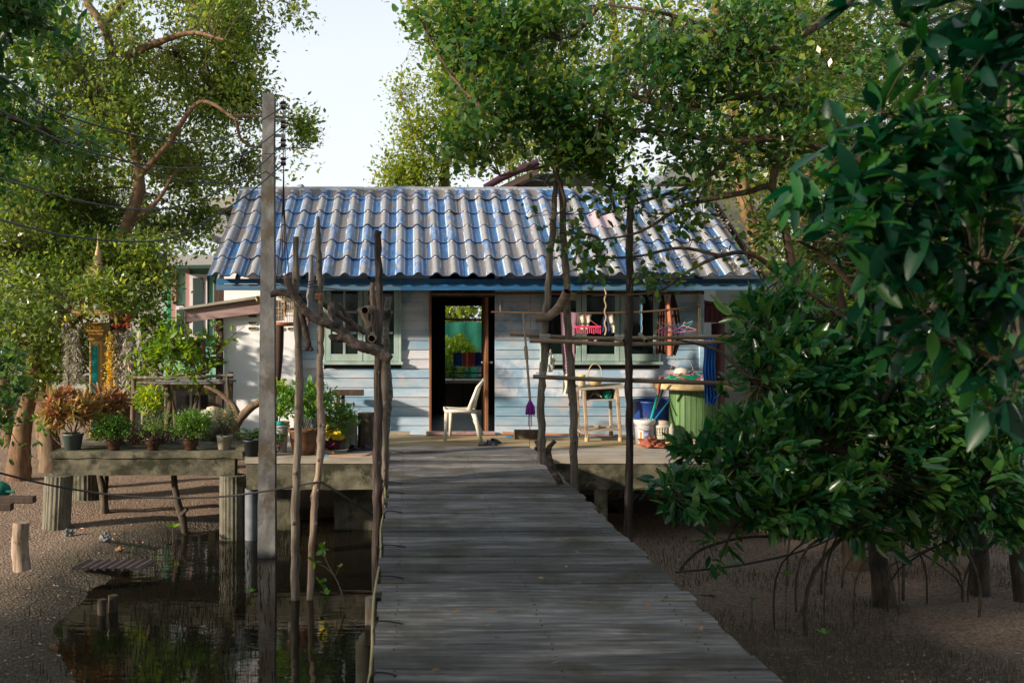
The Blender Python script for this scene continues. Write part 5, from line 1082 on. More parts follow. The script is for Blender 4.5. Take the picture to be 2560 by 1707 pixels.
# small basket, hat on it
cK = Vector((P(1655, 0, 13.42).x, 13.42, .091)); hK = P(0, 1062, 13.42).z - .091; bs = thing('plastic_basket', 'cream openwork plastic basket under the straw hat', 'basket', cK)
obj('base', MB().lathe([(.001, .0), (.082, .001), (.086, .03)], cK, 20), plain('cream plastic', (.58, .54, .42), .5), bs)
mb = MB()
for k in range(20):
    a = 6.2832 * k / 20; mb.tube([cK + Vector((.085 * math.cos(a), .085 * math.sin(a), .02)), cK + Vector((.108 * math.cos(a), .108 * math.sin(a), hK - .02))], .006, 4)
obj('ribs', mb, plain('cream plastic ribs', (.58, .54, .42), .5), bs)
for t_ in (.2, .4, .6, .8): obj('hoop', MB().tube([cK + Vector(((.085 + .023 * t_) * math.cos(6.2832 * k / 20), (.085 + .023 * t_) * math.sin(6.2832 * k / 20), hK * t_)) for k in range(21)], .005, 4), M['plastic_cream'], bs)
obj('rim', MB().lathe([(.108, hK - .03), (.118, hK - .02), (.118, hK), (.106, hK), (.1, hK - .03)], cK, 24), M['white_pl'], bs)
obj('liner', MB().lathe([(.078, .02), (.098, hK - .03)], cK, 20), M['cream_cloth'], bs)
def hat(c, r, h, mat, label, brim=1.7, group=None):
    t = thing('hat', label, 'hat', c, group)
    obj('crown', MB().lathe([(r, .006), (r * .96, h * .5), (r * .75, h * .88), (.001, h)], c, 20), mat, t)
    obj('brim', MB().lathe([(r * .98, .01), (r * brim, .0), (r * brim, -.006), (r * .9, .0)], c, 24, wob=lambda th, j: 1 + .03 * math.sin(3 * th)), mat, t); return t
hat(cK + Vector((.01, 0, hK + .004)), .085, .06, M['tan_hat'], 'straw hat resting on the cream basket', 1.25)
single('bottle', MB().lathe([(.001, 0), (.032, .002), (.034, .15), (.014, .19), (.014, .21), (.001, .212)], (P(1679, 0, 13.30).x, 13.30, .091), 14), M['cream_cloth'], 'pale bottle between basket and green staves', 'bottle')
def crumple(c, r, mat, label, name='rag', cat='rag', seed=1, group=None):
    mb = MB(); n, m = 30, 18; vs = []
    for j in range(m + 1):
        for k in range(n):
            a = 6.2832 * k / n; ph = math.pi * j / m; d = Vector((math.sin(ph) * math.cos(a), math.sin(ph) * math.sin(a), -math.cos(ph)))
            f = 1 + .75 * noise.noise(d * 2.0 + Vector((seed, 0, 0))) + .45 * noise.noise(d * 4.5 + Vector((0, seed, 0))) + .2 * noise.noise(d * 10); vs.append(Vector(c) + Vector((d.x * r[0] * f, d.y * r[1] * f, max((d.z + .75) * r[2] * f, 0.002))))
    mb.add(vs, [(j * n + k, j * n + (k + 1) % n, (j + 1) * n + (k + 1) % n, (j + 1) * n + k) for j in range(m) for k in range(n)], True)
    return single(name, mb, mat, label, cat, c, group)
crumple((P(1618, 0, 13.2).x, 13.15, .012), (.12, .09, .06), M['rust_cloth'], 'rusty red rag crumpled on the deck before the bucket', seed=3)
crumple((P(1650, 0, 13.1).x, 13.10, .012), (.10, .07, .035), M['rust_cloth'], 'smaller red brown rag under the cream basket', seed=5)
# things on the spool
cG = Vector((P(1707, 0, 13.62).x, 13.62, zt_ + .002)); gc = thing('green_crate', 'green openwork tray on the spool table', 'tray', cG)
hw_ = S(37, 13.62); obj('base', MB().box(cG + Vector((0, 0, .008)), (hw_ * 1.86, .24, .012)), M['crate_green'], gc)
for s in (-1, 1):
    mb = MB()
    for k in range(24): mb.box(cG + Vector((-hw_ * .95 + 2 * hw_ * .95 * k / 23, s * .125, .06)), (.009, .006, .09))
    for k in range(12): mb.box(cG + Vector((s * hw_ * .98, -.12 + .24 * k / 11, .06)), (.006, .009, .09))
    obj('side_ribs', mb, M['crate_green'], gc)
for z_ in (.02, .108):
    mb = MB()
    for s in (-1, 1): mb.box(cG + Vector((0, s * .128, z_)), (hw_ * 2.04, .008, .018)).box(cG + Vector((s * hw_ * 1.01, 0, z_)), (.008, .246, .018))
    obj('band', mb, M['crate_green'], gc)
hat(cG + Vector((-.01, .03, .05)), .115, .17, M['cream_cloth'], 'pale rounded hat lying in the green tray', 1.15)
mb = MB(); rz = random.Random(6)
def hanger_pts(c, s, rot):
    q = [(-.20, -.05), (0, .03), (.20, -.05), (.19, -.065), (-.19, -.065), (-.20, -.05), (0, .03), (.012, .07), (.03, .085), (.04, .07)]
    return [Vector(c) + rot @ Vector((x * s, 0, z_ * s)) for x, z_ in q]
def hangers(c, n, spread, cols, name, label, rx, seed, size=.85, flat=False):
    t = thing(name, label, 'hangers', c); rz = random.Random(seed)
    for k in range(n):
        rot = Euler(((1.45 if flat else 0) + rz.uniform(-.25, .25), rz.uniform(-rx, rx), rz.uniform(-.8, .8))).to_matrix()
        cc_ = Vector(c) + Vector((rz.uniform(-spread[0], spread[0]), rz.uniform(-spread[1], spread[1]), rz.uniform(0, spread[2])))
        obj('hanger', MB().tube(hanger_pts(cc_, size, rot), .005, 5), M[cols[k % len(cols)]], t)
simple('pink_soft', 'soft pink plastic', (.50, .20, .25), .4); simple('teal_soft', 'soft teal plastic', (.10, .35, .38), .4); simple('violet', 'violet plastic', (.28, .10, .35), .4)
hangers(cG + Vector((0, -.02, .12)), 9, (.10, .05, .02), ['pink_soft', 'pink', 'teal_soft', 'pink_soft'], 'hanger_pile', 'tangle of pink and blue hangers heaped over the green tray', .3, 4, 1.0, True)
hangers((cxS - .15, Yc - .30, zt_ + .012), 4, (.08, .05, .004), ['pink', 'red', 'cream_cloth'], 'hanger_pile', 'pink and white hangers lying flat on the spool edge', 3, 9, .9, True)
obj_h = single('tray_handle', MB().tube([cG + Vector((.16 * math.cos(a), .05, .13 + .22 * math.sin(a))) for a in [math.pi * k / 14 for k in range(15)]], .0035, 5), M['straw'], 'thin wire hoop arching over the pale hat', 'hoop', cG)
# ------------------------------------------------------------------ clothes and cloths
def cloth(name, prof, Y, mat, label, cat='cloth', folds=5, amp=.02, group=None, mats=None, th=.006, ny=16, nx=22, seed=0):
    """prof: [(py, x_left, x_right)] in pixels top to bottom, hung at depth Y with soft vertical folds and real thickness"""
    vs = []; 
    for j in range(ny + 1):
        t = j / ny * (len(prof) - 1); k = min(int(t), len(prof) - 2); f = t - k
        py, a, b = [prof[k][i] + (prof[k + 1][i] - prof[k][i]) * f for i in range(3)]
        for i in range(nx + 1):
            u = i / nx; q = P(a + (b - a) * u, py + 1.5 * math.sin(u * 9 + seed), Y); dy = amp * math.sin(u * folds * 6.2832 + seed + .6 * math.sin(j * .5)) * (.35 + .65 * j / ny)
            vs.append((q.x, q.y + dy, q.z))
    n = len(vs); vs2 = [(x, y + th, z_) for x, y, z_ in vs]; W_ = nx + 1
    F = [(j * W_ + i, j * W_ + i + 1, (j + 1) * W_ + i + 1, (j + 1) * W_ + i) for j in range(ny) for i in range(nx)]
    mb = MB().add(vs + vs2, [tuple(reversed(f)) for f in F] + [tuple(i + n for i in f) for f in F]
        + [(j * W_, (j + 1) * W_, (j + 1) * W_ + n, j * W_ + n) for j in range(ny)] + [((j + 1) * W_ - 1, (j + 1) * W_ - 1 + n, (j + 2) * W_ - 1 + n, (j + 2) * W_ - 1) for j in range(ny)]
        + [(ny * W_ + i, ny * W_ + i + 1, ny * W_ + i + 1 + n, ny * W_ + i + n) for i in range(nx)], True)
    return single(name, mb, mat, label, cat, P(prof[0][1], prof[0][0], Y), group)
cloth('towel', [(781, 1402, 1446), (880, 1405, 1438), (930, 1408, 1436)], 13.95, M['gingham'], 'purple checked cloth draped over the clothes pole', folds=2)
cloth('towel', [(930, 1409, 1436), (960, 1407, 1432), (985, 1407, 1424)], 13.96, M['cream_cloth'], 'cream cloth end hanging below the purple checked cloth', folds=2)
cloth('blue_cloth', [(845, 1760, 1793), (880, 1762, 1790), (925, 1757, 1789), (965, 1760, 1790), (990, 1762, 1797), (1010, 1766, 1786)], YR + .04, M['blue_cloth'], 'bright blue cloth hung over the right end of the rails', folds=4, amp=.03)
single('pin', MB().ball(P(1772, 1008, YR + .05), .02, 8, 6), M['white_pl'], 'white clip at the bottom of the bright blue cloth', 'clip')
cloth('shirt', [(783, 1512, 1518), (806, 1502, 1524), (838, 1500, 1530)], 13.95, M['navy_cloth'], 'black and navy garment behind the twisted rope', folds=2)
cloth('shirt', [(784, 1448, 1480), (800, 1446, 1476), (822, 1450, 1470)], 14.2, M['leaf_grey'] if False else M['cream_cloth'], 'pale garment behind the pink peg hanger', folds=2)
cloth('shirt', [(784, 1520, 1534), (815, 1522, 1538), (832, 1530, 1538)], 14.2, M['cream_cloth'], 'pale garment right of the black one', folds=1)
cloth('trousers', [(736, 1654, 1660), (765, 1648, 1664), (830, 1642, 1664), (884, 1640, 1666)], 14.1, M['brown_cloth'], 'dark brown garment nearest the wide window frame', folds=3)
cloth('trousers', [(738, 1666, 1672), (770, 1664, 1678), (830, 1662, 1682), (889, 1667, 1683)], 14.0, M['orange_cloth'], 'apricot trousers hanging at the house corner', folds=1)
cloth('trousers', [(735, 1678, 1686), (770, 1674, 1696), (840, 1680, 1706), (888, 1676, 1690)], 14.1, M['brown_cloth'], 'long dark garment right of the apricot trousers', folds=2)
for (x0, x1, py, m_, lab) in ((1461, 1474, 846, 'skin_w', 'pinkish cloth corner below the rails on the left'), (1482, 1496, 847, 'pink_soft', 'pink cloth corner below the peg hanger')):
    cloth('cloth_tip', [(py, x0, x1), (py + 6, x0 + 3, x1 - 3)], 13.9, plain('pale pink cloth', (.5, .27, .25), .9), lab, folds=1, ny=3, nx=5)
ph_ = thing('peg_hanger', 'pink plastic peg hanger dangling before the wide window', 'hanger', P(1468, 825, 13.7))
x0, x1 = P(1438, 0, 13.7).x, P(1499, 0, 13.7).x; zt3, zb3 = P(0, 817, 13.7).z, P(0, 822, 13.7).z
mb = MB().box(((x0 + x1) / 2, 13.60, zt3), (x1 - x0, .012, .03)).box(((x0 + x1) / 2, 13.84, zt3), (x1 - x0, .012, .03))
for k in range(8): mb.box((x0 + (x1 - x0) * k / 7, 13.72, zt3), (.010, .228, .026))
obj('frame', mb, M['pink'], ph_)
for k in range(12): obj('peg', MB().bb((x0 + .01 + (x1 - x0 - .02) * k / 11, 13.60, zt3 - .05 - (k % 3) * .006), (.014, .012, .07), .003), M['pink'], ph_)
obj('strings', MB().tube([((x0 + x1) / 2 - .02, 13.72, P(0, 792, 13.7).z), (x0 + .02, 13.6, zt3)], .003, 5).tube([((x0 + x1) / 2 - .02, 13.72, P(0, 792, 13.7).z), (x1 - .02, 13.6, zt3)], .003, 5).tube([((x0 + x1) / 2 - .02, 13.72, P(0, 783, 13.7).z), ((x0 + x1) / 2 - .02, 13.72, P(0, 792, 13.7).z)], .004, 5), M['pink'], ph_)
hangers(P(1690, 822, 13.75), 8, (.10, .08, .02), ['violet', 'teal_soft', 'pink_soft', 'violet', 'rack_wood'], 'hanger_bunch', 'bunch of violet and teal hangers hooked on the clothes pole', .9, 12, .9)
crumple(P(1374, 930, 13.9) + Vector((0, 0, 0)), (.05, .04, .13), plain('clear plastic bag', (.45, .47, .42), .2), 'cloudy plastic bag hanging behind the crooked pole', 'plastic_bag', 'bag', 4)

# ------------------------------------------------------------------ dark red cupboard beyond the corner
rb = thing('red_cupboard', 'dark red cupboard on a post beyond the house corner', 'cupboard', (P(1795, 0, 15.2).x, 15.2, 0)); Yr = 15.2
obj('box', slab_px(MB(), [(1760, 758), (1830, 768), (1830, 806), (1760, 806)], Yr, Yr + .45), M['red_dark'], rb)
obj('lid', slab_px(MB(), [(1757, 750), (1836, 763), (1836, 768), (1757, 757)], Yr - .05, Yr + .5), M['red_dark'], rb)
for k in range(6): x = P(1764 + k * 12.5, 0, Yr).x; obj('rib', MB().box((x, Yr - .006, P(0, 788, Yr).z), (.01, .012, .20)), M['red_dark'], rb)
obj('post', MB().lathe([(.14, 0), (.14, .05), (.10, .08), (.10, P(0, 808, Yr).z)], (P(1805, 0, Yr).x, Yr + .2, 0), 14), M['red_dark'], rb)
obj('foot', MB().lathe([(.001, P(0, 950, Yr).z), (.17, P(0, 950, Yr).z), (.17, P(0, 938, Yr).z), (.001, P(0, 938, Yr).z)], (P(1805, 0, Yr).x, Yr + .2, 0), 14), M['red_dark'], rb)
nw = thing('neighbour_wall', 'cream rendered wall half hidden behind the leaves beyond the corner', 'wall', (5.6, 17, -.9))
obj('wall', MB().box((6.1, 17.6, .8), (2.4, .12, 3.4)), M['bldg_white'], nw); obj('corrugated_sheet', MB().box((5.0, 17.0, 1.7), (.5, .02, 1.2)), M['white_pl'], nw)
# ------------------------------------------------------------------ planter platform
PY = 12.3; pz = P(0, 1130, PY).z
pf = thing('planter_platform', 'mossy concrete platform on ribbed round columns carrying flower pots', 'platform', (P(360, 1130, PY).x, PY, -1))
pxa, pxb = P(124, 0, PY).x, P(606, 0, PY).x
obj('slab', wavy_slab(pxa, pxb, PY, PY + 2.2, pz - .075, pz, .010, 40), M['conc'], pf)
obj('front_beam', wavy_slab(pxa + .03, pxb - .10, PY + .02, PY + .24, pz - .29, pz - .078, .012, 40), M['conc'], pf)
obj('side_curb', MB().bb((pxb - .06, PY + 1.2, pz + .035), (.12, 2.0, .07), .01), M['conc'], pf)
def ribbed(cx_, cy_, r, z0, z1, lean=0, name='ribbed_column'):
    n = 72; vs = []; ph = random.Random(int(cx_ * 100)).random() * 6
    for j in range(7):
        z_ = z0 + (z1 - z0) * j / 6
        for k in range(n):
            a = 6.2832 * k / n; rr_ = r * (1 + .045 * max(-.3, math.cos(a * 22)) + .02 * noise.noise(Vector((math.cos(a) * 2, math.sin(a) * 2, z_ * 3 + ph))))
            vs.append((cx_ + lean * (z1 - z_) + rr_ * math.cos(a), cy_ + rr_ * math.sin(a), z_ + (.012 * noise.noise(Vector((a * 2, ph, 0))) if j == 6 else 0)))
    mb = MB().add(vs, [(j * n + k, j * n + (k + 1) % n, (j + 1) * n + (k + 1) % n, (j + 1) * n + k) for j in range(6) for k in range(n)] + [tuple(6 * n + k for k in range(n))])
    return obj(name, mb, M['conc_col'], pf)
rcol = S(33, PY)
ribbed(P(143, 0, PY).x, PY + .06, rcol, -1.15, pz - .292, -.05); ribbed(P(580, 0, PY).x, PY + .06, S(32, PY), -1.25, pz - .292)
ribbed(P(212, 0, 13.9).x, 13.95, S(34, 13.9) * 1.05, -1.1, pz - .08, 0)
ribbed(-1.9, 14.0, .17, -1.1, pz - .08, 0)
def timber(pts, Y, r, label, mat='bark_dark', name='timber_prop'):
    return single(name, MB().tube(bez([P(x, y, Y) for x, y in pts]), r, 9, rough=.1), M[mat], label, 'prop', P(pts[-1][0], pts[-1][1], Y))
timber([(434, 1180), (438, 1220), (446, 1262), (458, 1300), (462, 1335)], 12.6, [.034, .040, .046, .05, .045], 'bent dark log propping the middle of the platform')
single('log_spur', MB().tube([P(455, 1285, 12.55), P(468, 1272, 12.5)], [.03, .022], 8, rough=.1), M['bark_dark'], 'short spur on the bent dark log', 'prop')
timber([(248, 1182), (258, 1230), (262, 1285)], 13.2, [.04, .05, .06], 'dark timber leaning beside the rear ribbed column'); timber([(266, 1182), (262, 1240), (256, 1290)], 13.3, [.035, .035, .04], 'second thin timber crossing behind the rear column')
single('stump', MB().tube(bez([P(56, 1425, 9.7), P(50, 1370, 9.7), P(53, 1305, 9.7)]), [.085, .080, .078], 16, rough=.04), M['stick_tan'], 'tan timber stump standing alone on the left mud', 'stump', P(56, 1425, 9.7))
for i, (pts, Y) in enumerate((([(-120, 1250), (86, 1246)], 10.2), ([(-120, 1268), (30, 1264)], 10.0))):
    a, b = P(*pts[0], Y), P(*pts[1], Y); single('dark_beam', MB().bb((a + b) / 2, ((b - a).length, .10, .07), .008), M['dark_wood'], ['upper dark plank end poking in from the left edge', 'lower dark plank end poking in from the left edge'][i], 'beam')
single('net_bundle', MB().ball(P(-10, 1225, 10.4), (.16, .1, .10), 12, 8).tube([P(0, 1228, 10.35), P(36, 1229, 10.35)], .014, 8), M['teal_net'], 'teal net bundle at the left edge on the dark planks', 'net')
for (px, py, Y, r, m_, lab) in ((172, 1354, 11.9, .055, 'stone', 'grey rounded stone left of the ribbed column foot'), (263, 1368, 11.5, .055, 'stone', 'dark upright pebble on the mud behind the iron sheet'), (297, 1382, 11.3, .035, 'leaf_dry', 'orange pebble beside the dark one'), (135, 1600, 8.1, .03, 'leaf_dry', 'pale shell scrap on the left mud')):
    c = P(px, py, Y); c.z = ground_h(c.x, Y) + r * .5; crumple((c.x, Y, c.z - .03), (r, r * .8, r * .8), M[m_], lab, 'stone', 'stone', px)
# sheet of corrugated iron lying on the mud
vs = []; nn_ = 40
c0 = P(255, 1442, 10.4); 
for i in range(nn_ + 1):
    for (dy) in (0, .34): vs.append((c0.x - .30 + .75 * i / nn_ + dy * .25, 10.35 + dy, -.91 + dy * .05 + .012 * math.cos(i * 1.25)))
mb = MB().add(vs, [(i * 2, i * 2 + 2, i * 2 + 3, i * 2 + 1) for i in range(nn_)], True); mb.add([(x, y, z_ - .006) for x, y, z_ in vs], [(i * 2, i * 2 + 1, i * 2 + 3, i * 2 + 2) for i in range(nn_)], True)
single('iron_sheet', mb, M['rust_iron'], 'rusty corrugated iron scrap lying on the mud', 'iron sheet')
for (px, py, w_, h_, Y, lab) in ((255, 1520, 20, 45, 9.1, 'rotten black stump on the left shore'), (283, 1512, 22, 50, 9.2, 'second rotten black stump at the waterline')):
    c = P(px, py, Y); single('stump', MB().tube([(c.x, Y, -1.2), (c.x, Y, c.z + S(h_ / 2, Y))], [S(w_ / 2, Y) * 1.1, S(w_ / 2, Y)], 9, rough=.2), M['bark_dark'], lab, 'stump')

# ------------------------------------------------------------------ pots and plants
def pot(px, py0, py1, rpx, Y, mat, label, prof='taper', name='plant_pot', base=None, wavy=0, group=None):
    c = P(px, py1, Y); c.z = pz + .002 if base is None else base; h = S(py1 - py0, Y); r = S(rpx, Y); t = thing(name, label, 'plant pot', c, group)
    if prof == 'taper': pr = [(.001, .003), (r * .70, .004), (r * .93, h * .86), (r * 1.0, h * .87), (r * 1.0, h), (r * .92, h), (r * .88, h * .8)]
    elif prof == 'bowl': pr = [(.001, .003), (r * .62, .004), (r * .70, h * .1), (r * .62, h * .22), (r * .86, h * .42), (r * .98, h * .66), (r * .88, h * .84), (r * 1.02, h * .93), (r * 1.0, h), (r * .88, h * .97), (r * .84, h * .8)]
    else: pr = [(.001, .003), (r * .66, .004), (r * .86, h * .45), (r * .93, h * .85), (r * 1.03, h * .90), (r * 1.04, h), (r * .94, h * .99), (r * .88, h * .82)]
    obj('body', MB().lathe(pr, c, 40, wob=(lambda th, j: 1 + (.035 * math.sin(th * wavy) if j >= len(pr) - 4 else 0)) if wavy else None), mat, t)
    obj('soil', MB().lathe([(r * .89, h * .84), (.001, h * .87)], c, 20), M['soil'], t); return t, c, h, r
def bush(px, py, rx, ry, Y, base, n, leaf, per, lm, name, label, cat='plant', tmpl=TQ, seed=1, spread=.03, stems=6, dY=None, tilt=.8, big=0, group=None, tw=.003, shell=.39, gap=0, upj=.5):
    base = Vector(base); c = P(px, py, Y); limbs = []; rs = random.Random(seed)
    R_ = (S(rx, Y), dY or S(rx, Y), S(ry, Y))
    for k in range(stems):
        a = rs.uniform(0, 6.28); e = c + Vector((math.cos(a) * R_[0] * .5, math.sin(a) * R_[1] * .5, rs.uniform(-.4, .4) * R_[2])); m = (base + e) / 2 + Vector((rs.uniform(-.03, .03), 0, -.02))
        limbs.append([(base + Vector((rs.uniform(-.02, .02), rs.uniform(-.02, .02), 0)), tw * 3), (m, tw * 2.2), (e, tw * 1.3)])
    return tree(name, label, cat, limbs, [(c, R_, n)], leaf, per, lm, M['bark_twig'], tmpl, seed, auto=False, spread=spread, tilt=tilt, trunk_n=6, tw=tw * .5, big=big, group=group, shell=shell, gap=gap, upj=upj)
_, c, h, r = pot(182, 1082, 1123, 27, 12.55, M['pot_green'], 'grey green plastic pot under the red croton', 'taper')
bush(175, 1020, 72, 42, 12.55, c + Vector((0, 0, h * .8)), 80, .145, 11, M['leaf_red'], 'croton', 'reddish croton plant with long upright leaves at the platform corner', tmpl=TN, seed=5, spread=.03, tilt=.6)
bush(258, 1018, 50, 36, 13.0, P(258, 1090, 13.0), 50, .14, 11, M['leaf_red'], 'croton', 'second croton mass behind the first reaching towards the herb bowls', tmpl=TN, seed=6, spread=.03, tilt=.6)
bush(128, 1055, 36, 26, 12.7, P(150, 1110, 12.7), 26, .07, 10, M['leaf_herb'], 'leafy_plant', 'green and white leaved plant under the croton on the left', seed=8)
labs = [('brown glazed bowl holding the leftmost green herb', 'round green herb bush leftmost of three'), ('brown glazed bowl in the middle of the platform', 'round green herb bush in the middle of three'), ('brown glazed bowl nearest the grey pot', 'round green herb bush rightmost of three')]
for i, (px, cy_, rr_) in enumerate(((285, 1062, 38), (382, 1052, 40), (477, 1058, 41))):
    _, c, h, r = pot(px if i != 2 else 476, 1090, 1121, 21, 12.5, M['terracotta'], labs[i][0], 'bowl', group='brown glazed bowls')
    bush(px + (i - 1) * 3, cy_ + (4, -3, 0)[i], rr_, (24, 30, 27)[i], 12.5, c + Vector((0, 0, h * .8)), 640, .030, 7, M['leaf_herb'], 'herb_bush', labs[i][1], seed=20 + i, spread=.018, stems=9, group='herb bushes in glazed bowls', shell=.5, gap=.25)
_, c, h, r = pot(561, 1083, 1119, 21, 12.55, M['pot_grey'], 'pale grey pot with the sparse grey plant', 'taper')
bush(562, 1045, 34, 30, 12.55, c + Vector((0, 0, h * .8)), 190, .022, 5, M['leaf_grey'], 'grey_shrub', 'sparse silvery shrub in the pale grey pot', seed=31, spread=.02, stems=10)
bush(330, 1090, 80, 22, 13.2, P(330, 1120, 13.2), 160, .04, 7, leafmat('dark red foliage', (.05, .015, .02), (.08, .03, .03), (.10, .09, .03), trans=.3), 'ground_plant', 'low dark red and brown plants behind the glazed bowls', seed=33, dY=.3)
bush(420, 1090, 50, 18, 13.2, P(420, 1118, 13.2), 90, .04, 7, M['leaf_red'] if False else leafmat('wine foliage', (.06, .015, .02), (.09, .025, .03), (.12, .06, .03), trans=.3), 'ground_plant', 'wine red low plant between the right two bowls', seed=34, dY=.3)
bush(240, 1080, 26, 14, 12.9, P(240, 1100, 12.9), 50, .035, 7, M['gold_flower'], 'yellow_plant', 'small yellow leaved plant beside the green pot', seed=35)
bush(375, 1000, 40, 30, 13.9, P(375, 1080, 13.9), 90, .07, 8, M['leaf_vine'], 'leafy_plant', 'bright green leafy plant behind the middle herb bush', seed=36)
# hats on a drum behind the grey shrub
dr_ = thing('drum', 'dark ribbed drum under the straw hats behind the platform', 'drum', P(537, 1105, 13.6)); cD = P(537, 1100, 13.6); obj('shell', MB().lathe([(.001, 0), (.20, .0), (.20, .33), (.001, .33)], cD, 30, wob=lambda th, j: 1 + .02 * math.cos(th * 20)), M['conc_col'], dr_)
hat(cD + Vector((-.02, -.05, .34)), .10, .13, M['tan_hat'], 'banded straw hat on top of the drum', 1.3); hat(cD + Vector((-.10, -.10, .33)), .09, .10, M['cream_cloth'], 'cream cloth hat lying before the straw hat', 1.5); hat(cD + Vector((.14, 0, .335)), .08, .09, M['straw'], 'yellowish straw hat at the right of the drum', 1.2)
# deck-left pots
_, c, h, r = pot(629, 1108, 1150, 22, 12.32, M['pot_black'], 'black pot at the deck corner by the utility pole', 'taper', base=.001)
def fronds(base, n, L_, mat, name, label, seed, wd=.022, up=.9):
    rs = np.random.default_rng(seed); t = thing(name, label, 'plant', base); P_, D_, S_ = [], [], []; st = MB()
    for k in range(n):
        a = rs.uniform(0, 6.28); d = Vector((math.cos(a), math.sin(a), up * rs.uniform(.6, 1.6))).normalized(); pts = []
        for i in range(9):
            s_ = i / 8; q = Vector(base) + d * L_ * s_ + Vector((0, 0, -.45 * L_ * s_ * s_)); pts.append(q)
        st.tube(pts, [.004, .001], 4)
        for i in range(2, 27):
            s_ = i / 26; q = Vector(base) + d * L_ * s_ + Vector((0, 0, -.45 * L_ * s_ * s_)); sd = d.cross(Vector((0, 0, 1))).normalized()
            for sg in (-1, 1): P_.append(q); D_.append(sd * sg + d * .7 + Vector((0, 0, -.1))); S_.append(L_ * .30 * math.sin(math.pi * min(1, s_ * .9 + .12)))
    obj('stalks', st, M['leaf_herb'], t); obj('fronds', leaf_mesh('fronds', np.array(P_), np.array(D_), np.array(S_), mat, TS, .2, rs, wl(t)), None, t); return t
fronds(c + Vector((0, 0, h)), 12, .34, M['leaf_mid'], 'cycad', 'small dark palm in the black pot by the utility pole', 4)
single('flower', MB().ball(c + Vector((.13, -.06, h + .05)), (.03, .03, .06), 8, 6).ball(c + Vector((.15, -.05, h + .14)), (.025, .025, .05), 8, 6), plain('pink petals', (.55, .22, .4), .6), 'pink flower peeking out beside the utility pole', 'flower', c)
cW = Vector((P(696, 0, 12.75).x, 12.75, .001)); hW = P(0, 1062, 12.75).z; bw = thing('bucket', 'white plastic bucket with faded blue print left of the brown pot', 'bucket', cW)
obj('body', MB().lathe([(.001, 0), (.105, .002), (.135, hW), (.128, hW), (.1, .02)], cW, 26), M['bucket'], bw); obj('rim', MB().lathe([(.134, hW - .03), (.148, hW - .02), (.148, hW), (.13, hW)], cW, 26), M['white_pl'], bw)
obj('lid', MB().lathe([(.10, hW + .002), (.11, hW + .03), (.001, hW + .05)], cW, 20), M['turquoise'], bw)
patch(bw, cW, .115, .124, .09, .20, -.55, -.15, M['label_blue'], 'print'); patch(bw, cW, .112, .120, .06, .14, .15, .55, M['pink_soft'], 'print')
obj('bail', MB().tube([cW + Vector((.145 * math.cos(a), -.145 * abs(math.sin(a)) * .9, hW - .02 - .11 * math.sin(a))) for a in [math.pi * k / 12 for k in range(13)]], .004, 5), M['metal'], bw)
bush(686, 1095, 22, 12, 12.6, P(690, 1135, 12.6), 26, .055, 7, M['leaf_herb'], 'leafy_plant', 'little leafy sprig before the white bucket', seed=44, spread=.02)
bush(690, 1000, 38, 44, 13.2, P(698, 1080, 13.2), 90, .085, 8, M['leaf_vine'], 'leafy_plant', 'light green upright plant behind the white bucket', tmpl=TL, seed=45, spread=.03, big=40)
single('yellow_cup', MB().lathe([(.001, 0), (.05, 0), (.065, .09), (.058, .09)], P(712, 1070, 12.9), 16), plain('ochre cup', (.55, .33, .06), .5), 'ochre cup behind the white bucket rim', 'cup', P(712, 1070, 12.9))
_, c, h, r = pot(760, 1082, 1146, 39, 12.5, M['terracotta'] if False else pmat('brown glazed jar', [(.06, .026, .011), (.125, .058, .026), (.17, .09, .045)], scale=(3, 3, 30), bump=.25, rough=.3, rnd=0), 'large brown pot with wavy rim under the citrus bush', 'jar', base=.001, wavy=18)
bush(770, 1000, 70, 42, 12.5, c + Vector((0, 0, h * .8)), 130, .075, 9, M['leaf_herb'], 'citrus_bush', 'dense glossy citrus bush growing in the large brown pot', tmpl=TL, seed=51, spread=.03, stems=9, big=150, dY=.35)
bush(850, 1045, 48, 34, 12.7, c + Vector((.05, 0, h * .85)), 60, .065, 8, M['leaf_herb'], 'citrus_branch', 'right hand arching sprays of the citrus beside the stumps', tmpl=TL, seed=52, spread=.04, stems=6, big=60)
crumple((P(818, 0, 12.9).x, 12.9, .16), (.085, .06, .13), M['yellow'], 'bright yellow plastic bag hanging between citrus and stump', 'plastic_bag', 'bag', 8); crumple((P(845, 0, 12.85).x, 12.85, .14), (.07, .05, .07), M['yellow'], 'lower yellow bag drooping before the lichened stump', 'plastic_bag', 'bag', 9)
crumple((P(826, 0, 12.9).x, 13.0, .005), (.10, .07, .07), plain('maroon cloth', (.10, .015, .03), .8), 'maroon cloth on the deck under the yellow bag', 'rag', 'rag', 10); single('paper_tag', MB().bb(P(822, 1068, 12.82), (.055, .006, .06), .002), M['white_pl'], 'white paper square on the yellow bag', 'paper')
single('garden_hose', MB().tube(bez([P(775, 1129, 12.5), P(835, 1131, 12.5)], 3), .016, 8).tube(bez([P(820, 1139, 12.35), P(880, 1140, 12.33), P(912, 1139, 12.35), P(935, 1128, 12.5), P(940, 1112, 12.75)], 6), .014, 8), M['hose'], 'orange brown garden hose lying on the deck', 'hose', P(880, 1140, 12.33))
single('hose_joint', MB().tube([P(811, 1138, 12.35), P(821, 1139, 12.35)], .017, 8), M['blue_pipe'], 'light blue joint on the garden hose end', 'joint')
single('stone', MB().ball(P(1234, 1114, 12.9), (.014, .014, .04), 6, 5), M['black'], 'small dark spike on the deck near the chair', 'stone')

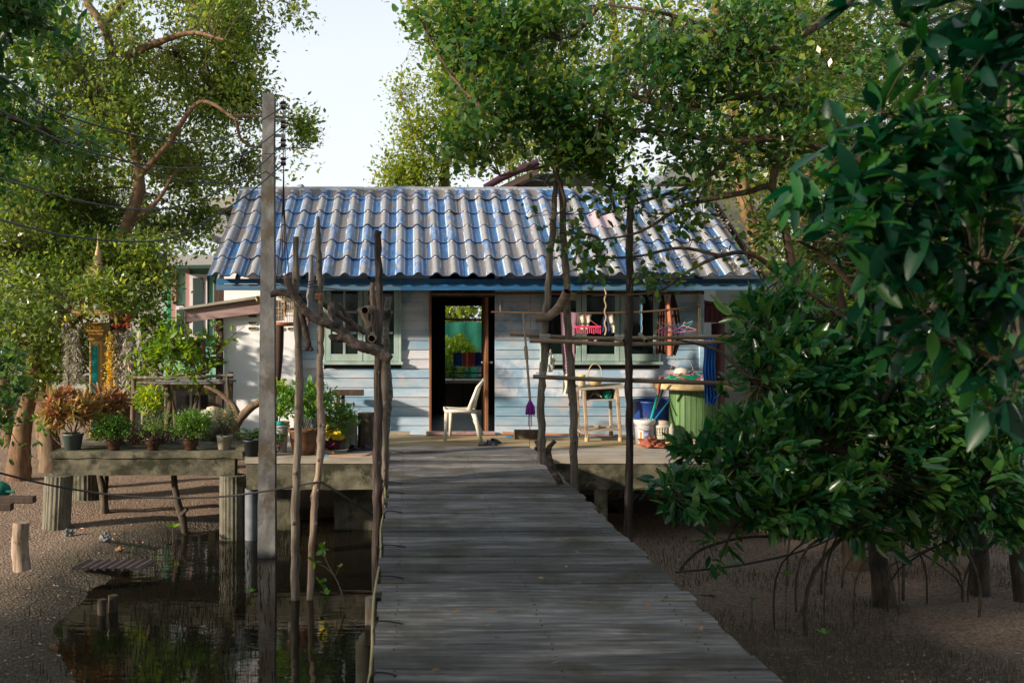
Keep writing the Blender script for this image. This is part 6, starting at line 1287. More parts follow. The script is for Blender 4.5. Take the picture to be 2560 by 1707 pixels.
# ------------------------------------------------------------------ trellis and vine
tv = thing('trellis', 'grey pole trellis in front of the vine between shrine and annex', 'trellis', P(460, 1100, 14.6)); Yv = 14.2
for (a, b, r) in (((330, 944), (584, 938), .022), ((390, 952), (590, 950), .026), ((345, 957), (580, 956), .020)): obj('bar', MB().tube(bez([P(*a, Yv), P((a[0] + b[0]) / 2, (a[1] + b[1]) / 2 + 2, Yv), P(*b, Yv)], 4), r, 8), M['stick_grey'] if r < .025 else M['pipe_grey'], tv)
for (x0, y0, x1, y1) in ((578, 930, 574, 1110), (508, 850, 505, 960), (335, 940, 330, 1100)): obj('upright', MB().tube([P(x0, y0, Yv + .05), P(x1, y1, Yv + .05)], .035, 8, rough=.1), M['bark'], tv)
vt = [[(P(415, 1075, 14.4), .04), (P(425, 1010, 14.4), .04), (P(418, 950, 14.4), .035), (P(440, 890, 14.4), .02)], [(P(440, 1080, 14.4), .03), (P(432, 1010, 14.4), .03), (P(405, 950, 14.4), .03), (P(360, 900, 14.4), .02)],
      [(P(480, 1080, 14.5), .04), (P(492, 1000, 14.5), .035), (P(510, 930, 14.5), .03), (P(500, 870, 14.5), .02)], [(P(520, 930, 14.2), .02), (P(430, 945, 14.2), .022), (P(330, 985, 14.2), .02)]]
tree('vine', 'bright green vine with broad leaves climbing over the trellis', 'vine', vt, [B(415, 860, 14.4, 56, 60, .5, 140), B(490, 890, 14.4, 60, 55, .5, 130), B(375, 900, 14.7, 34, 50, .3, 60), B(372, 800, 14.8, 34, 26, .3, 40)], .115, 4, M['leaf_vine'], M['bark'], TL, 61, spread=.06, big=280, tilt=.8, droop=.5)
tree('creeper', 'thin leafy shoots of the vine reaching across the whitewashed wall', 'vine', [[(P(540, 890, 14.1), .008), (P(570, 850, 14.1), .006), (P(612, 815, 14.1), .003)], [(P(540, 880, 14.1), .006), (P(535, 830, 14.1), .004), (P(533, 800, 14.1), .003)]], [B(572, 850, 14.1, 26, 16, .1, 10), B(535, 815, 14.1, 8, 14, .1, 4), B(556, 870, 14.1, 20, 12, .1, 8)], .09, 2, M['leaf_vine'], M['bark'], TL, 62, spread=.02)
tree('twisted_trunk', 'twisted bare trunk crossing before the whitewashed wall foot', 'trunk', [[(P(585, 1100, 13.6), .09), (P(590, 1060, 13.6), .07), (P(625, 1020, 13.6), .055), (P(660, 1000, 13.6), .045)], [(P(600, 1050, 13.6), .06), (P(580, 1010, 13.6), .045), (P(545, 980, 13.6), .03), (P(510, 965, 13.6), .02)], [(P(578, 1060, 13.6), .05), (P(572, 1000, 13.6), .035), (P(568, 940, 13.6), .02)]],
     [B(560, 960, 13.6, 20, 20, .1, 3)], .05, 1, M['leaf_grey'], M['bark'], seed=63)

# ------------------------------------------------------------------ shrine on a gilded column
SY = 14.9; shn = thing('spirit_house', 'gilded spirit house on a square column with a teal panel', 'shrine', (P(245, 1000, SY).x, SY, -.9)); 
def sp_(px, py, dy=0): v = P(px, py, SY); v.y += dy; return v
def sbox(par, nm, x0, x1, y0, y1, mat, dy=0, dep=None):
    a, b = sp_(x0, y1), sp_(x1, y0); d = dep or (b.x - a.x); return obj(nm, MB().bb(((a.x + b.x) / 2, SY + dy, (a.z + b.z) / 2), (b.x - a.x, d, b.z - a.z), .006), mat, par)
a = sp_(228, 0).x; b = sp_(261, 0).x
obj('column', MB().bb(((a + b) / 2, SY, (-.95 + sp_(0, 852).z) / 2), (b - a, b - a, sp_(0, 852).z + .95), .012), M['gold_pale'], shn)
sbox(shn, 'teal_panel', 236, 250, 865, 1150, M['teal'], -(b - a) / 2, .012)
for (x0, x1) in ((232.5, 235), (251, 253.5)): sbox(shn, 'panel_border', x0, x1, 860, 1150, M['gold'], -(b - a) / 2 - .004, .016)
for (x0, x1, y0, y1) in ((226, 263, 845, 852), (229, 260, 838, 845), (226, 263, 830, 838), (222, 267, 822, 830)): sbox(shn, 'capital_band', x0, x1, y0, y1, M['gold'])
for k in range(9): sbox(shn, 'capital_leaf', 219 + k * 5.6, 223.5 + k * 5.6, 808, 822, M['gold'], -.14, .02)
sbox(shn, 'capital_block', 221, 268, 806, 822, M['gold_pale'], 0, .26)
sbox(shn, 'platform', 198, 298, 774, 784, M['gold_pale'], 0, .70); 
for k in range(20): obj('platform_scallop', MB().prism([(sp_(200 + k * 4.9, 0).x, sp_(0, 784.5).z), (sp_(204.6 + k * 4.9, 0).x, sp_(0, 784.5).z), (sp_(202.3 + k * 4.9, 0).x, sp_(0, 792).z)], SY - .364, SY - .352), M['gold'], shn)
for (x0, x1) in ((214, 219), (271, 276)): 
    for dy in (-.18, .18): sbox(shn, 'shrine_post', x0, x1, 720, 774, M['gold'], dy, .03)
sbox(shn, 'shrine_room', 224, 266, 724, 774, plain('ochre shrine wall', (.5, .27, .03), .5), .04, .26)
def gable(y0, y1, hw, mat, dy, dep, nm): return obj(nm, MB().prism([(sp_(245 - hw, 0).x, sp_(0, y0).z), (sp_(245 + hw, 0).x, sp_(0, y0).z), (sp_(245, 0).x, sp_(0, y1).z)], SY + dy - dep / 2, SY + dy + dep / 2), mat, shn)
gable(722, 680, 44, M['gold'], 0, .52, 'lower_roof'); gable(700, 668, 30, M['gold_pale'], 0, .62, 'upper_roof')
cS = sp_(245, 0); pr = [(20, 688), (20, 680), (13, 676), (15, 670), (10, 664), (12, 658), (8, 652), (8.5, 640), (7, 630), (4.5, 622), (4, 618), (2.5, 612), (3, 609), (1.4, 600), (1, 590), (.2, 576)]
obj('spire', MB().lathe([(S(q[0], SY), sp_(0, q[1] + 34 - 34).z) for q in pr], (cS.x, SY, 0), 16), M['gold_pale'], shn)
for sg in (-1, 1):
    for (dx, y0) in ((20, 672), (36, 690)): obj('roof_finial', MB().tube(bez([sp_(245 + sg * dx, y0 + 12), sp_(245 + sg * (dx + 5), y0 + 2), sp_(245 + sg * (dx + 2), y0 - 12)], 4), [.02, .012, .003], 6), M['gold_pale'], shn)
single('figurine', MB().lathe([(.03, 0), (.05, .005), (.035, .08), (.022, .13), (.001, .14)], sp_(257, 774, -.3), 10).ball(sp_(257, 745, -.3) + Vector((0, 0, .0)), .025, 8, 6), M['skin_w'], 'white porcelain figure standing on the shrine platform', 'figurine', sp_(257, 774, -.3))
single('offering_cup', MB().lathe([(.001, 0), (.03, .0), (.04, .06), (.034, .06)], sp_(288, 774, -.3), 12), M['skin_w'], 'white offering cup at the right of the shrine platform', 'cup', sp_(288, 774, -.3))
def doll(px, py, Y, body, head, label):
    c = P(px, py, Y); t = thing('doll', label, 'doll', c, 'small offering figures'); obj('head', MB().ball(c + Vector((0, 0, .10)), .055, 10, 8), head, t); obj('body', MB().ball(c + Vector((0, 0, .0)), (.045, .04, .05), 10, 7), body, t)
    for s in (-1, 1): obj('arm', MB().tube([c + Vector((s * .03, -.02, .02)), c + Vector((s * .06, -.04, -.01))], .018, 6), head, t)
    return t
doll(168, 812, 14.5, M['label_blue'], M['yellow'], 'small doll with yellow head and blue body on a post'); doll(292, 812, 14.5, M['red'], M['rust_cloth'], 'little red figure on the post right of the shrine column'); doll(320, 814, 14.5, M['orange_cloth'], M['red'], 'second little red figure near the vine')
for (x, y0, y1, lab, lm_, rad, n_, dens) in ((170, 825, 985, 'grey hanging air plant under the yellow headed doll', 'moss', .035, 500, .05), (190, 815, 940, 'grey hanging air plant left of the shrine column', 'moss', .04, 500, .05), (294, 822, 1030, 'long dark grey air plant right of the yellow garland', 'moss', .05, 900, .05), (322, 824, 995, 'pale feathery air plant at the vine edge', 'moss', .06, 1000, .06), (279, 835, 1015, 'thick yellow marigold garland hanging beside the shrine column', 'gold_flower', .075, 2200, .04)):
    t = thing('garland' if lm_ == 'gold_flower' else 'air_plant', lab, 'garland' if lm_ == 'gold_flower' else 'hanging plant', P(x, y0, 14.62)); rg_ = np.random.default_rng(x); a = P(x, y0, 14.62); b = P(x, y1, 14.62)
    obj('stem', MB().tube([a, (a + b) / 2 + Vector((.02, 0, 0)), b], .012 if lm_ == 'moss' else .03, 6), M['bark_twig'], t)
    s_ = rg_.random(n_); p_ = np.array(a)[None] * (1 - s_[:, None]) + np.array(b)[None] * s_[:, None] + rg_.normal(0, rad * .5, (n_, 3)) * [1, 1, .3]
    d_ = rg_.normal(size=(n_, 3)) * [1, 1, .6] - [0, 0, 1.1 if lm_ == 'moss' else .2]
    obj('strands' if lm_ == 'moss' else 'petals', leaf_mesh('strands', p_, d_, rg_.uniform(.6, 1.4, n_) * (dens if lm_ == 'gold_flower' else dens * 2), M[lm_], TS if lm_ == 'moss' else TQ, .6, rg_, wl(t)), None, t)

# ------------------------------------------------------------------ buildings behind
BY = 24.0; bl = thing('mint_house', 'mint and pink neighbour house with white framed windows behind the trees', 'house', (P(480, 900, BY).x, BY, -.9))
def bx_(par, nm, x0, x1, y0, y1, mat, Y=BY, dep=.2, dy=0):
    a, b = P(x0, y1, Y), P(x1, y0, Y); return obj(nm, MB().box(((a.x + b.x) / 2, Y + dy + dep / 2, (a.z + b.z) / 2), (b.x - a.x, dep, b.z - a.z)), mat, par)
bx_(bl, 'wall', 405, 640, 660, 980, M['bldg_mint'], dep=3.0, dy=.1); bx_(bl, 'wall', 120, 404, 640, 980, M['bldg_white'], dep=3.0, dy=.2)
bx_(bl, 'pink_band', 428, 440, 672, 870, M['bldg_pink'], dep=.1); bx_(bl, 'pink_band', 464, 474, 672, 850, M['bldg_pink'], dep=.1); bx_(bl, 'green_band', 419, 427, 672, 870, M['bldg_green'], dep=.1); bx_(bl, 'green_band', 474, 640, 846, 860, M['bldg_green'], dep=.1)
for (x0, x1, y0, y1) in ((475, 519, 686, 847), (441, 463, 765, 850), (563, 600, 700, 800)):
    wf = bx_(bl, 'window', x0, x1, y0, y1, M['bldg_frame'], dep=.14, dy=-.06); bx_(bl, 'pane', x0 + 9 if x1 - x0 > 30 else x0 + 2, x1 - 10 if x1 - x0 > 30 else x1 - 2, y0 + 9, y1 - 9, M['curtain'], dep=.02, dy=-.09)
bx_(bl, 'shutter', 522, 538, 690, 840, plain('teal shutter', (.15, .42, .35), .6), dep=.08); bx_(bl, 'dark_bay', 540, 565, 700, 850, M['dark_wood'], dep=.3, dy=-.25); bx_(bl, 'brick_pier', 566, 585, 700, 760, M['brick_orange'], dep=.3, dy=-.3)
obj('roof', slab_px(MB(), [(400, 664), (640, 660), (600, 640), (420, 636)], BY - 1.2, BY + 3.4), M['bldg_grey'], bl); obj('fascia', slab_px(MB(), [(398, 672), (642, 670), (642, 662), (398, 664)], BY - 1.25, BY - 1.21), M['leaf_mid'] if False else plain('dark green eave', (.02, .06, .05), .6), bl)
up = thing('grey_house', 'grey gabled upper storey rising behind the left end of the tiled roof', 'house', (P(545, 600, 21).x, 21, -.9))
obj('gable_wall', slab_px(MB(), [(530, 604), (640, 604), (640, 500), (565, 500), (530, 540)], 21.4, 24), M['bldg_grey'], up); obj('roof', slab_px(MB(), [(488, 500), (660, 480), (660, 500), (560, 520), (500, 512)], 20.6, 24.2), M['bldg_white'], up); obj('soffit', slab_px(MB(), [(560, 520), (660, 500), (660, 560), (575, 590)], 21.2, 21.38), M['curtain'], up)
bx_(up, 'gable_trim', 450, 462, 560, 572, M['bldg_frame'], 21.0)
lowall = thing('low_wall', 'low wall with white pickets in deep shade behind the vine', 'wall', (P(430, 1040, 17.5).x, 17.5, -.9))
bx_(lowall, 'beam', 320, 560, 950, 976, M['conc_col'], 17.5, .3)
for x in (352, 385, 410, 434, 474, 494, 520): bx_(lowall, 'picket', x, x + 4 if x != 520 else x + 16, 976, 1060, M['bldg_white'] if x != 520 else M['conc_col'], 17.5, .08)
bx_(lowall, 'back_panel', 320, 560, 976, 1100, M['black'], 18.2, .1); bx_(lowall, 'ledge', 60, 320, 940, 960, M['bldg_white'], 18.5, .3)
mh = thing('maroon_house', 'house behind the roof showing a maroon gutter and salmon soffit', 'house', (P(1300, 470, 21).x, 21, -.9))
obj('gutter', MB().tube([P(1212, 470, 20.8), P(1250, 447, 20.8), P(1345, 405, 20.8)], .075, 12), M['maroon'], mh)
obj('soffit', slab_px(MB(), [(1232, 474), (1345, 420), (1345, 436), (1262, 474)], 20.9, 21.0), M['salmon'], mh); obj('gable', slab_px(MB(), [(1262, 474), (1345, 434), (1480, 434), (1480, 560), (1262, 560)], 21.1, 23), M['room_dark'], mh); obj('post', slab_px(MB(), [(1279, 455), (1285, 455), (1285, 480), (1279, 480)], 21.02, 21.09), M['bldg_frame'], mh)
rh = thing('far_roof', 'faded pinkish and white roof glimpsed through the right branches', 'roof', (P(1760, 480, 24).x, 24, -.9))
obj('roof_sheet', slab_px(MB(), [(1660, 440), (1700, 405), (1860, 408), (1920, 440), (1920, 452), (1660, 452)], 22, 26), M['white_pl'], rh); obj('wall', slab_px(MB(), [(1660, 453), (1940, 453), (1940, 800), (1660, 800)], 22.4, 26), M['bldg_white'], rh)
# what shows through the open doors: low wall, striped lounge chair, netting, hedge
bk = thing('back_bench', 'low pale tiled bench seen through the back door', 'bench', (P(1160, 960, 19.2).x, 19.2, 0)); bx_(bk, 'slab', 1085, 1230, 951, 958, M['bldg_white'], 19.2, .7); bx_(bk, 'tile', 1085, 1158, 959, 1025, M['room_dark'], 19.2, .5, .05); bx_(bk, 'tile', 1159, 1230, 959, 1025, M['room_dark'], 19.2, .5, .05)
lc = thing('lounge_chair', 'folding lounge chair with blue fabric and red yellow stripes behind the house', 'chair', P(1170, 950, 19.4)); YL = 19.4
for (x0, x1, m_) in ((1134, 1157, 'blue_tarp'), (1157, 1166, 'stripe_red'), (1166, 1170, 'stripe_y'), (1170, 1177, 'stripe_red'), (1177, 1186, 'stripe_red'), (1186, 1206, 'blue_tarp')): cloth('x', [(881, x0, x1), (898, x0, x1), (916, x0, x1)], YL, M[m_], None, folds=.3, amp=.01, ny=4, nx=4).name = 'fabric_strip'
for o_ in [o_ for o_ in COL.objects if o_.name.startswith('fabric_strip')]:
    for k_ in ('label', 'category', 'group'):
        if k_ in o_: del o_[k_]
    o_.location = o_.location - WORLD[lc.name]; o_.parent = lc
for (a, b) in (((1134, 918), (1134, 952)), ((1206, 918), (1206, 952)), ((1128, 932), (1210, 932)), ((1134, 880), (1134, 918)), ((1206, 880), (1206, 918)), ((1134, 945), (1206, 945))): obj('tube', MB().tube([P(*a, YL + .02), P(*b, YL + .02)], .014, 6), M['black'], lc)
hp_ = thing('horizontal_bar', 'grey horizontal pole seen through the back door', 'pole', P(1158, 798, 18.6)); obj('shaft', MB().tube([P(1050, 798, 18.6), P(1260, 800, 18.6)], .022, 8), M['grey_wood'], hp_)
cloth('netting', [(806, 1040, 1290), (850, 1040, 1290), (960, 1040, 1290)], 22.5, M['teal_net'], 'green shade netting seen through the back door', 'netting', folds=6, amp=.06)
cloth('hung_cloth', [(874, 1196, 1206), (900, 1196, 1207), (940, 1194, 1206)], 20.5, M['pink_soft'] if False else plain('pale lilac cloth', (.45, .38, .45), .9), 'pale lilac cloth hanging behind the lounge chair', 'cloth', folds=1)
bush(1145, 885, 48, 40, 21.5, P(1145, 960, 21.5), 200, .09, 10, M['leaf_vine'], 'hedge_bush', 'rounded yellow green bush seen through the back door', seed=71, spread=.05, dY=.5)
bush(1120, 935, 30, 30, 20.3, P(1120, 975, 20.3), 90, .09, 8, M['leaf_herb'], 'leafy_plant', 'shaded green plant left of the lounge chair behind the house', seed=72, spread=.05)
# ------------------------------------------------------------------ trees
BW, BB, BD = M['bark_warm'], M['bark'], M['bark_dark']
# tall trees on the left bank
tree('mangrove_tree', 'tall leaning tree with a warm lit trunk behind the spirit house', 'tree',
     [Lb([(300, 1060), (305, 900), (285, 690), (320, 560), (348, 470), (340, 380), (300, 250)], 16.0, .16, .06), Lb([(320, 560), (395, 500), (430, 440)], 16.0, .05, .02), Lb([(348, 440), (420, 360), (500, 255), (590, 300)], 16.0, .06, .02, -1), Lb([(310, 145), (400, 105), (480, 82), (560, 100)], 16.0, .07, .02, -1), Lb([(300, 250), (265, 80), (215, 0), (200, -80)], 16.0, .08, .04), Lb([(265, 60), (320, 0), (420, -10), (560, 40)], 16.0, .06, .02)],
     [B(430, 130, 17, 150, 120, 1.5, 460), B(570, 60, 16.5, 85, 80, 1.4, 300), B(605, 130, 17, 60, 80, 1.2, 200), B(330, 330, 17.4, 170, 110, 1.5, 520), B(560, 240, 17, 110, 90, 1.2, 300), B(610, 250, 16.8, 60, 70, 1, 140), B(450, 420, 17.5, 120, 60, 1.2, 190), B(220, 500, 17.5, 100, 80, 1.4, 180),
      B(600, 400, 17, 70, 60, 1.0, 120), B(750, 320, 16.5, 32, 36, .5, 70), B(775, 370, 16.5, 20, 26, .4, 36), B(735, 15, 16.5, 30, 40, .6, 45), B(520, -70, 17, 220, 80, 1.5, 300)],
     .088, 16, M['leaf_left'], BW, seed=101, dens=1.5, spread=.12, gap=.46, gscale=.9, tw=.006)
tree('mangrove_tree', 'bushy tree with lush green crown over the left cables', 'tree',
     [Lb([(130, 1160), (118, 1060), (100, 900), (115, 700), (140, 450), (150, 200)], 16.5, .17, .05), Lb([(120, 700), (60, 500), (20, 300)], 16.5, .07, .02)],
     [B(170, 130, 16, 180, 140, 1.6, 620), B(90, 330, 16, 150, 120, 1.4, 500), B(240, 260, 15.5, 110, 100, 1.2, 320), B(100, 500, 16, 160, 90, 1.4, 420), B(250, 570, 17, 110, 60, 1.0, 170), B(60, 640, 15.5, 130, 70, 1.2, 300), B(410, 570, 17, 80, 50, .8, 110), B(500, 545, 17, 40, 36, .6, 50)],
     .086, 15, M['leaf_left'], BB, seed=102, dens=1.4, spread=.12, gap=.42, gscale=.9)
tree('mangrove_tree', 'leafy low limbs spreading before the spirit house', 'tree',
     [Lb([(48, 1158), (60, 1050), (85, 930), (75, 800), (100, 720), (130, 640)], 15.6, .15, .06), Lb([(90, 735), (60, 728), (-60, 742)], 15.6, .035, .03), Lb([(105, 735), (145, 745), (200, 790)], 15.4, .03, .012)],
     [B(150, 700, 15.3, 110, 40, .9, 170), B(320, 690, 15.4, 80, 45, .6, 130), B(290, 735, 14.2, 80, 30, .3, 40), B(180, 750, 14.2, 70, 34, .3, 36), B(250, 640, 15.6, 80, 50, .8, 130), B(90, 780, 15.2, 110, 50, .9, 170), B(230, 745, 15.5, 50, 18, .4, 30), B(370, 640, 15.5, 55, 45, .7, 90), B(400, 700, 15.3, 30, 40, .5, 30), B(60, 860, 15.0, 60, 45, .6, 60), B(180, 850, 15.6, 60, 60, .6, 60), B(320, 770, 15.3, 60, 25, .5, 50), B(120, 880, 15.8, 110, 90, .7, 130), B(245, 728, 14.3, 46, 16, .25, 26), B(220, 900, 16.4, 90, 80, .5, 90), B(300, 930, 16.6, 70, 60, .5, 60)],
     .085, 11, M['leaf_left'], BW, seed=103, dens=2.0, spread=.13, gap=.32, gscale=1.0)
tree('mangrove_tree', 'thick old tree with a bare leaning trunk at the left gravel bank', 'tree',
     [Lb([(128, 1190), (115, 1120), (105, 1030), (112, 920), (100, 830), (60, 700)], 17.8, .17, .1), Lb([(25, 1120), (10, 960), (-10, 820)], 17.8, .13, .08)], [B(30, 560, 18, 160, 120, 1.2, 200), B(-60, 800, 17.5, 100, 120, 1.2, 160)], .09, 11, M['leaf_left'], BW, seed=104, dens=1.6, spread=.15)
tree('mangrove_bush', 'dark leafy spray hanging in at the left edge beside the old trunk', 'bush', [Lb([(-120, 1130), (-60, 1000), (20, 900), (50, 860)], 9.5, .05, .01)],
     [B(20, 900, 9.5, 40, 34, .4, 20), B(30, 990, 9.5, 34, 34, .4, 16), B(20, 1065, 9.5, 30, 24, .3, 10), B(-60, 1000, 9.5, 80, 130, .6, 60)], .085, 8, M['leaf_mid'], BD, TL, 105, spread=.05, big=90)
# dark near sprays in the upper left and the shade trees outside the frame
tree('mangrove_tree', 'near dark sprays hanging into the upper left corner', 'tree', [[(Vector((-6.6, 5.6, -1)), .2), (Vector((-6.2, 6.0, 1.5)), .16), (Vector((-5.4, 6.8, 4)), .1), (P(-60, 60, 8), .05)], Lb([(-120, 60), (0, 20), (70, 40)], 8, .03, .01), Lb([(-160, 260), (0, 290), (130, 330)], 8.6, .03, .01)],
     [B(30, 20, 8, 90, 60, .7, 120), B(-60, 180, 8.2, 90, 100, .8, 110), B(50, 330, 9, 110, 60, .8, 80), B(140, 350, 9.4, 60, 40, .5, 26), B(-40, 420, 9, 90, 60, .8, 60), (Vector((-6.4, 5.6, 3.6)), (2.2, 1.6, 2.0), 500)], .10, 9, M['leaf_mid'], BD, TL, 106, spread=.10, shell=.5)
tree('shade_tree', 'broad dark tree standing left of the walkway out of view', 'tree', [[(Vector((-7.6, 3.6, -1)), .26), (Vector((-7.5, 3.6, 1.5)), .2), (Vector((-7.2, 3.7, 5)), .09)]],
     [(Vector((-7.4, 3.4, 3.0)), (2.4, 2.3, 2.8), 1000), (Vector((-6.6, 1.2, 1.8)), (2.2, 2.0, 2.0), 500), (Vector((-8.6, 5.3, 1.0)), (1.8, 1.2, 1.5), 420), (Vector((-8.8, 4.6, 5.6)), (2.0, 1.4, 1.6), 240), (Vector((-6.8, -1.4, 4.4)), (2.6, 2.4, 2.4), 700)], .15, 9, M['leaf_mid'], BD, seed=107, spread=.2)  # the mass behind the viewer is added to shade the near right leaves
tree('shade_tree', 'unseen tree behind the viewer, crown widened to shade the walkway', 'tree', [[(Vector((-3.2, -2.5, -1)), .26), (Vector((-3.0, -2.2, 2)), .2), (Vector((-1.6, -.6, 5.2)), .12)]],
     [(Vector((-1.0, .2, 6.0)), (3.2, 2.6, 1.1), 700), (Vector((2.6, 1.0, 6.2)), (2.4, 2.2, 1.0), 420), (Vector((-4.0, -1.6, 2.5)), (1.8, 1.8, 2.6), 420), (Vector((-1.5, -3.0, 4.0)), (3, 1.5, 2.5), 300), (Vector((2.6, 3.6, 4.9)), (2.6, 2.3, .8), 330), (Vector((3.4, -.6, 3.2)), (1.8, 1.8, 2.4), 480), (Vector((-1.0, 3.4, 5.2)), (2.6, 2.2, .8), 460), (Vector((6.0, 3.2, 4.0)), (2.0, 3.0, 2.0), 420), (Vector((1.2, -2.6, 2.6)), (2.2, 1.0, 2.2), 300)], .16, 8, M['leaf_mid'], BD, seed=108, spread=.2)  # overhead and right-hand leaf masses added out of view to shade the foreground

# far trees behind the house
tree('back_tree', 'sunlit yellow green tree rising behind the middle of the roof', 'tree', [Lb([(1120, 640), (1110, 470), (1130, 330), (1190, 150)], 24, .16, .05), Lb([(1110, 420), (1040, 330), (1000, 240)], 24, .06, .02)],
     [B(1035, 430, 24, 62, 45, 1.2, 160), B(1040, 335, 24, 46, 40, 1.1, 110), B(1015, 235, 24, 24, 28, .8, 50), B(1140, 300, 24, 70, 110, 1.4, 300), B(1160, 120, 24, 110, 120, 1.5, 330), B(1120, 0, 24, 90, 60, 1.2, 120), B(985, 455, 24, 28, 20, .8, 36)], .105, 13, M['leaf_back'], BB, seed=111, dens=1.8, spread=.2, gap=.32, gscale=.6)
tree('back_tree', 'second sunlit tree with an orange lit stem behind the roof', 'tree', [Lb([(1500, 640), (1500, 470), (1510, 330), (1540, 150), (1530, 0)], 22, .17, .06), Lb([(1510, 400), (1400, 300), (1330, 230)], 22, .07, .02)],
     [B(1280, 330, 22.5, 110, 110, 1.3, 300), B(1320, 150, 22.5, 140, 120, 1.5, 380), B(1480, 180, 22, 130, 130, 1.4, 330), B(1400, 10, 22, 160, 70, 1.4, 220), B(1440, 380, 22, 100, 60, 1.2, 150)], .10, 12, M['leaf_back'], BW, seed=112, dens=1.8, spread=.2, gap=.36, gscale=.6)
tree('back_tree', 'pale trunked tree standing behind the right end of the roof', 'tree', [Lb([(1930, 900), (1900, 640), (1860, 500), (1840, 300), (1800, 150), (1790, 0)], 19, .17, .08), Lb([(2010, 1000), (2000, 700), (2020, 250), (2000, 0)], 18, .16, .10), Lb([(1850, 420), (1950, 300), (2100, 200)], 19, .07, .03)],
     [B(1700, 120, 20, 150, 120, 1.3, 330), B(1900, 200, 19, 150, 150, 1.4, 380), B(2100, 150, 18, 180, 170, 1.4, 420), B(1960, 420, 19, 130, 110, 1.3, 260), B(2200, 400, 18, 170, 150, 1.4, 360), B(1900, -20, 19, 200, 70, 1.3, 200), B(1780, 330, 20, 90, 90, 1, 120)], .10, 11, M['leaf_back'], BW, seed=113, dens=1.8, spread=.18, gap=.42, gscale=.6)
tree('back_tree', 'dim tree mass filling the gap beyond the house corner', 'tree', [Lb([(2100, 1150), (2110, 900), (2080, 650)], 17, .15, .06), Lb([(2330, 1200), (2350, 900), (2330, 650)], 16, .17, .08)],
     [B(1960, 700, 18, 110, 100, 1, 260), B(2050, 900, 17, 150, 130, 1, 380), B(2250, 750, 16, 170, 150, 1.2, 420), B(2460, 600, 16, 150, 180, 1.2, 330), B(2420, 950, 15.5, 170, 150, 1.2, 400), B(1990, 1080, 17.5, 130, 70, .8, 220), B(2250, 1110, 16, 160, 90, 1, 240), B(2450, 1180, 14.5, 160, 70, .8, 220), B(2080, 1180, 15.5, 150, 40, .8, 160), B(2620, 1000, 15, 150, 160, .8, 200)], .095, 11, M['leaf_back'], BW, seed=114, dens=1.8, spread=.16, gap=.36)
for i, (x, Y, h_, lab) in enumerate(((-17, 30, 7, 'distant trees massed beyond the left bank'), (-9, 33, 8, 'distant dark tree behind the mint house'), (0, 31, 3.6, 'distant tree row seen through the doors'), (10, 32, 6, 'distant tree behind the maroon house'), (17, 27, 8, 'distant tree mass at far right'), (24, 22, 8, 'farthest tree mass outside the right edge'), (-22, 24, 8, 'farthest tree mass outside the left edge'))):
    tree('far_tree', lab, 'tree', [[(Vector((x, Y, -1)), .25), (Vector((x + .3, Y, h_ * .5)), .18), (Vector((x, Y, h_)), .06)]], [(Vector((x, Y, h_ * .55)), (5.0, 2.0, h_ * .55), 1300), (Vector((x + 1.5, Y - 1, h_ * .25)), (4.5, 1.6, h_ * .35), 500)], .20, 10, M['leaf_back'] if i != 1 else M['leaf_left'], BB, seed=120 + i, spread=.3, gap=.22, gscale=.4)

# right: the overhanging tree with dark round leaves
lim = [Lb([(2140, 1480), (2130, 1300), (2105, 1100), (2060, 960), (2010, 850), (1985, 730)], 10.6, .12, .06), Lb([(2110, 1100), (2130, 950), (2090, 860), (2060, 800)], 10.4, .09, .05), Lb([(2110, 1000), (2140, 880), (2110, 780), (2090, 700)], 10.5, .07, .04), Lb([(2150, 1000), (2170, 880), (2150, 760), (2160, 600), (2200, 420)], 10.3, .07, .04),
       Lb([(2200, 420), (2110, 330), (2050, 280), (1930, 245), (1820, 245), (1700, 275), (1560, 235), (1430, 235), (1330, 290), (1240, 300)], 9.8, .06, .010, -.3), Lb([(2200, 420), (2080, 380), (1960, 345), (1850, 355), (1700, 340), (1560, 330), (1420, 400), (1250, 440)], 9.6, .05, .010, -.3),
       Lb([(2160, -40), (2080, 40), (1990, 95), (1920, 130), (1830, 115), (1740, 60), (1640, 30), (1500, 10)], 9.4, .05, .012), Lb([(1990, 730), (1960, 560), (1930, 470), (1870, 480), (1770, 500), (1700, 520), (1600, 580), (1500, 600)], 9.8, .045, .008, -.4),
       Lb([(1930, 470), (1940, 420), (1990, 380), (2060, 390)], 9.7, .04, .02), Lb([(1985, 730), (1890, 640), (1800, 640), (1700, 690), (1640, 730), (1480, 740)], 9.9, .03, .004, -.4), Lb([(1800, 640), (1700, 620), (1600, 640), (1500, 650), (1400, 690)], 9.7, .02, .004), Lb([(1850, 355), (1760, 450), (1620, 500), (1500, 540)], 9.7, .03, .006)]
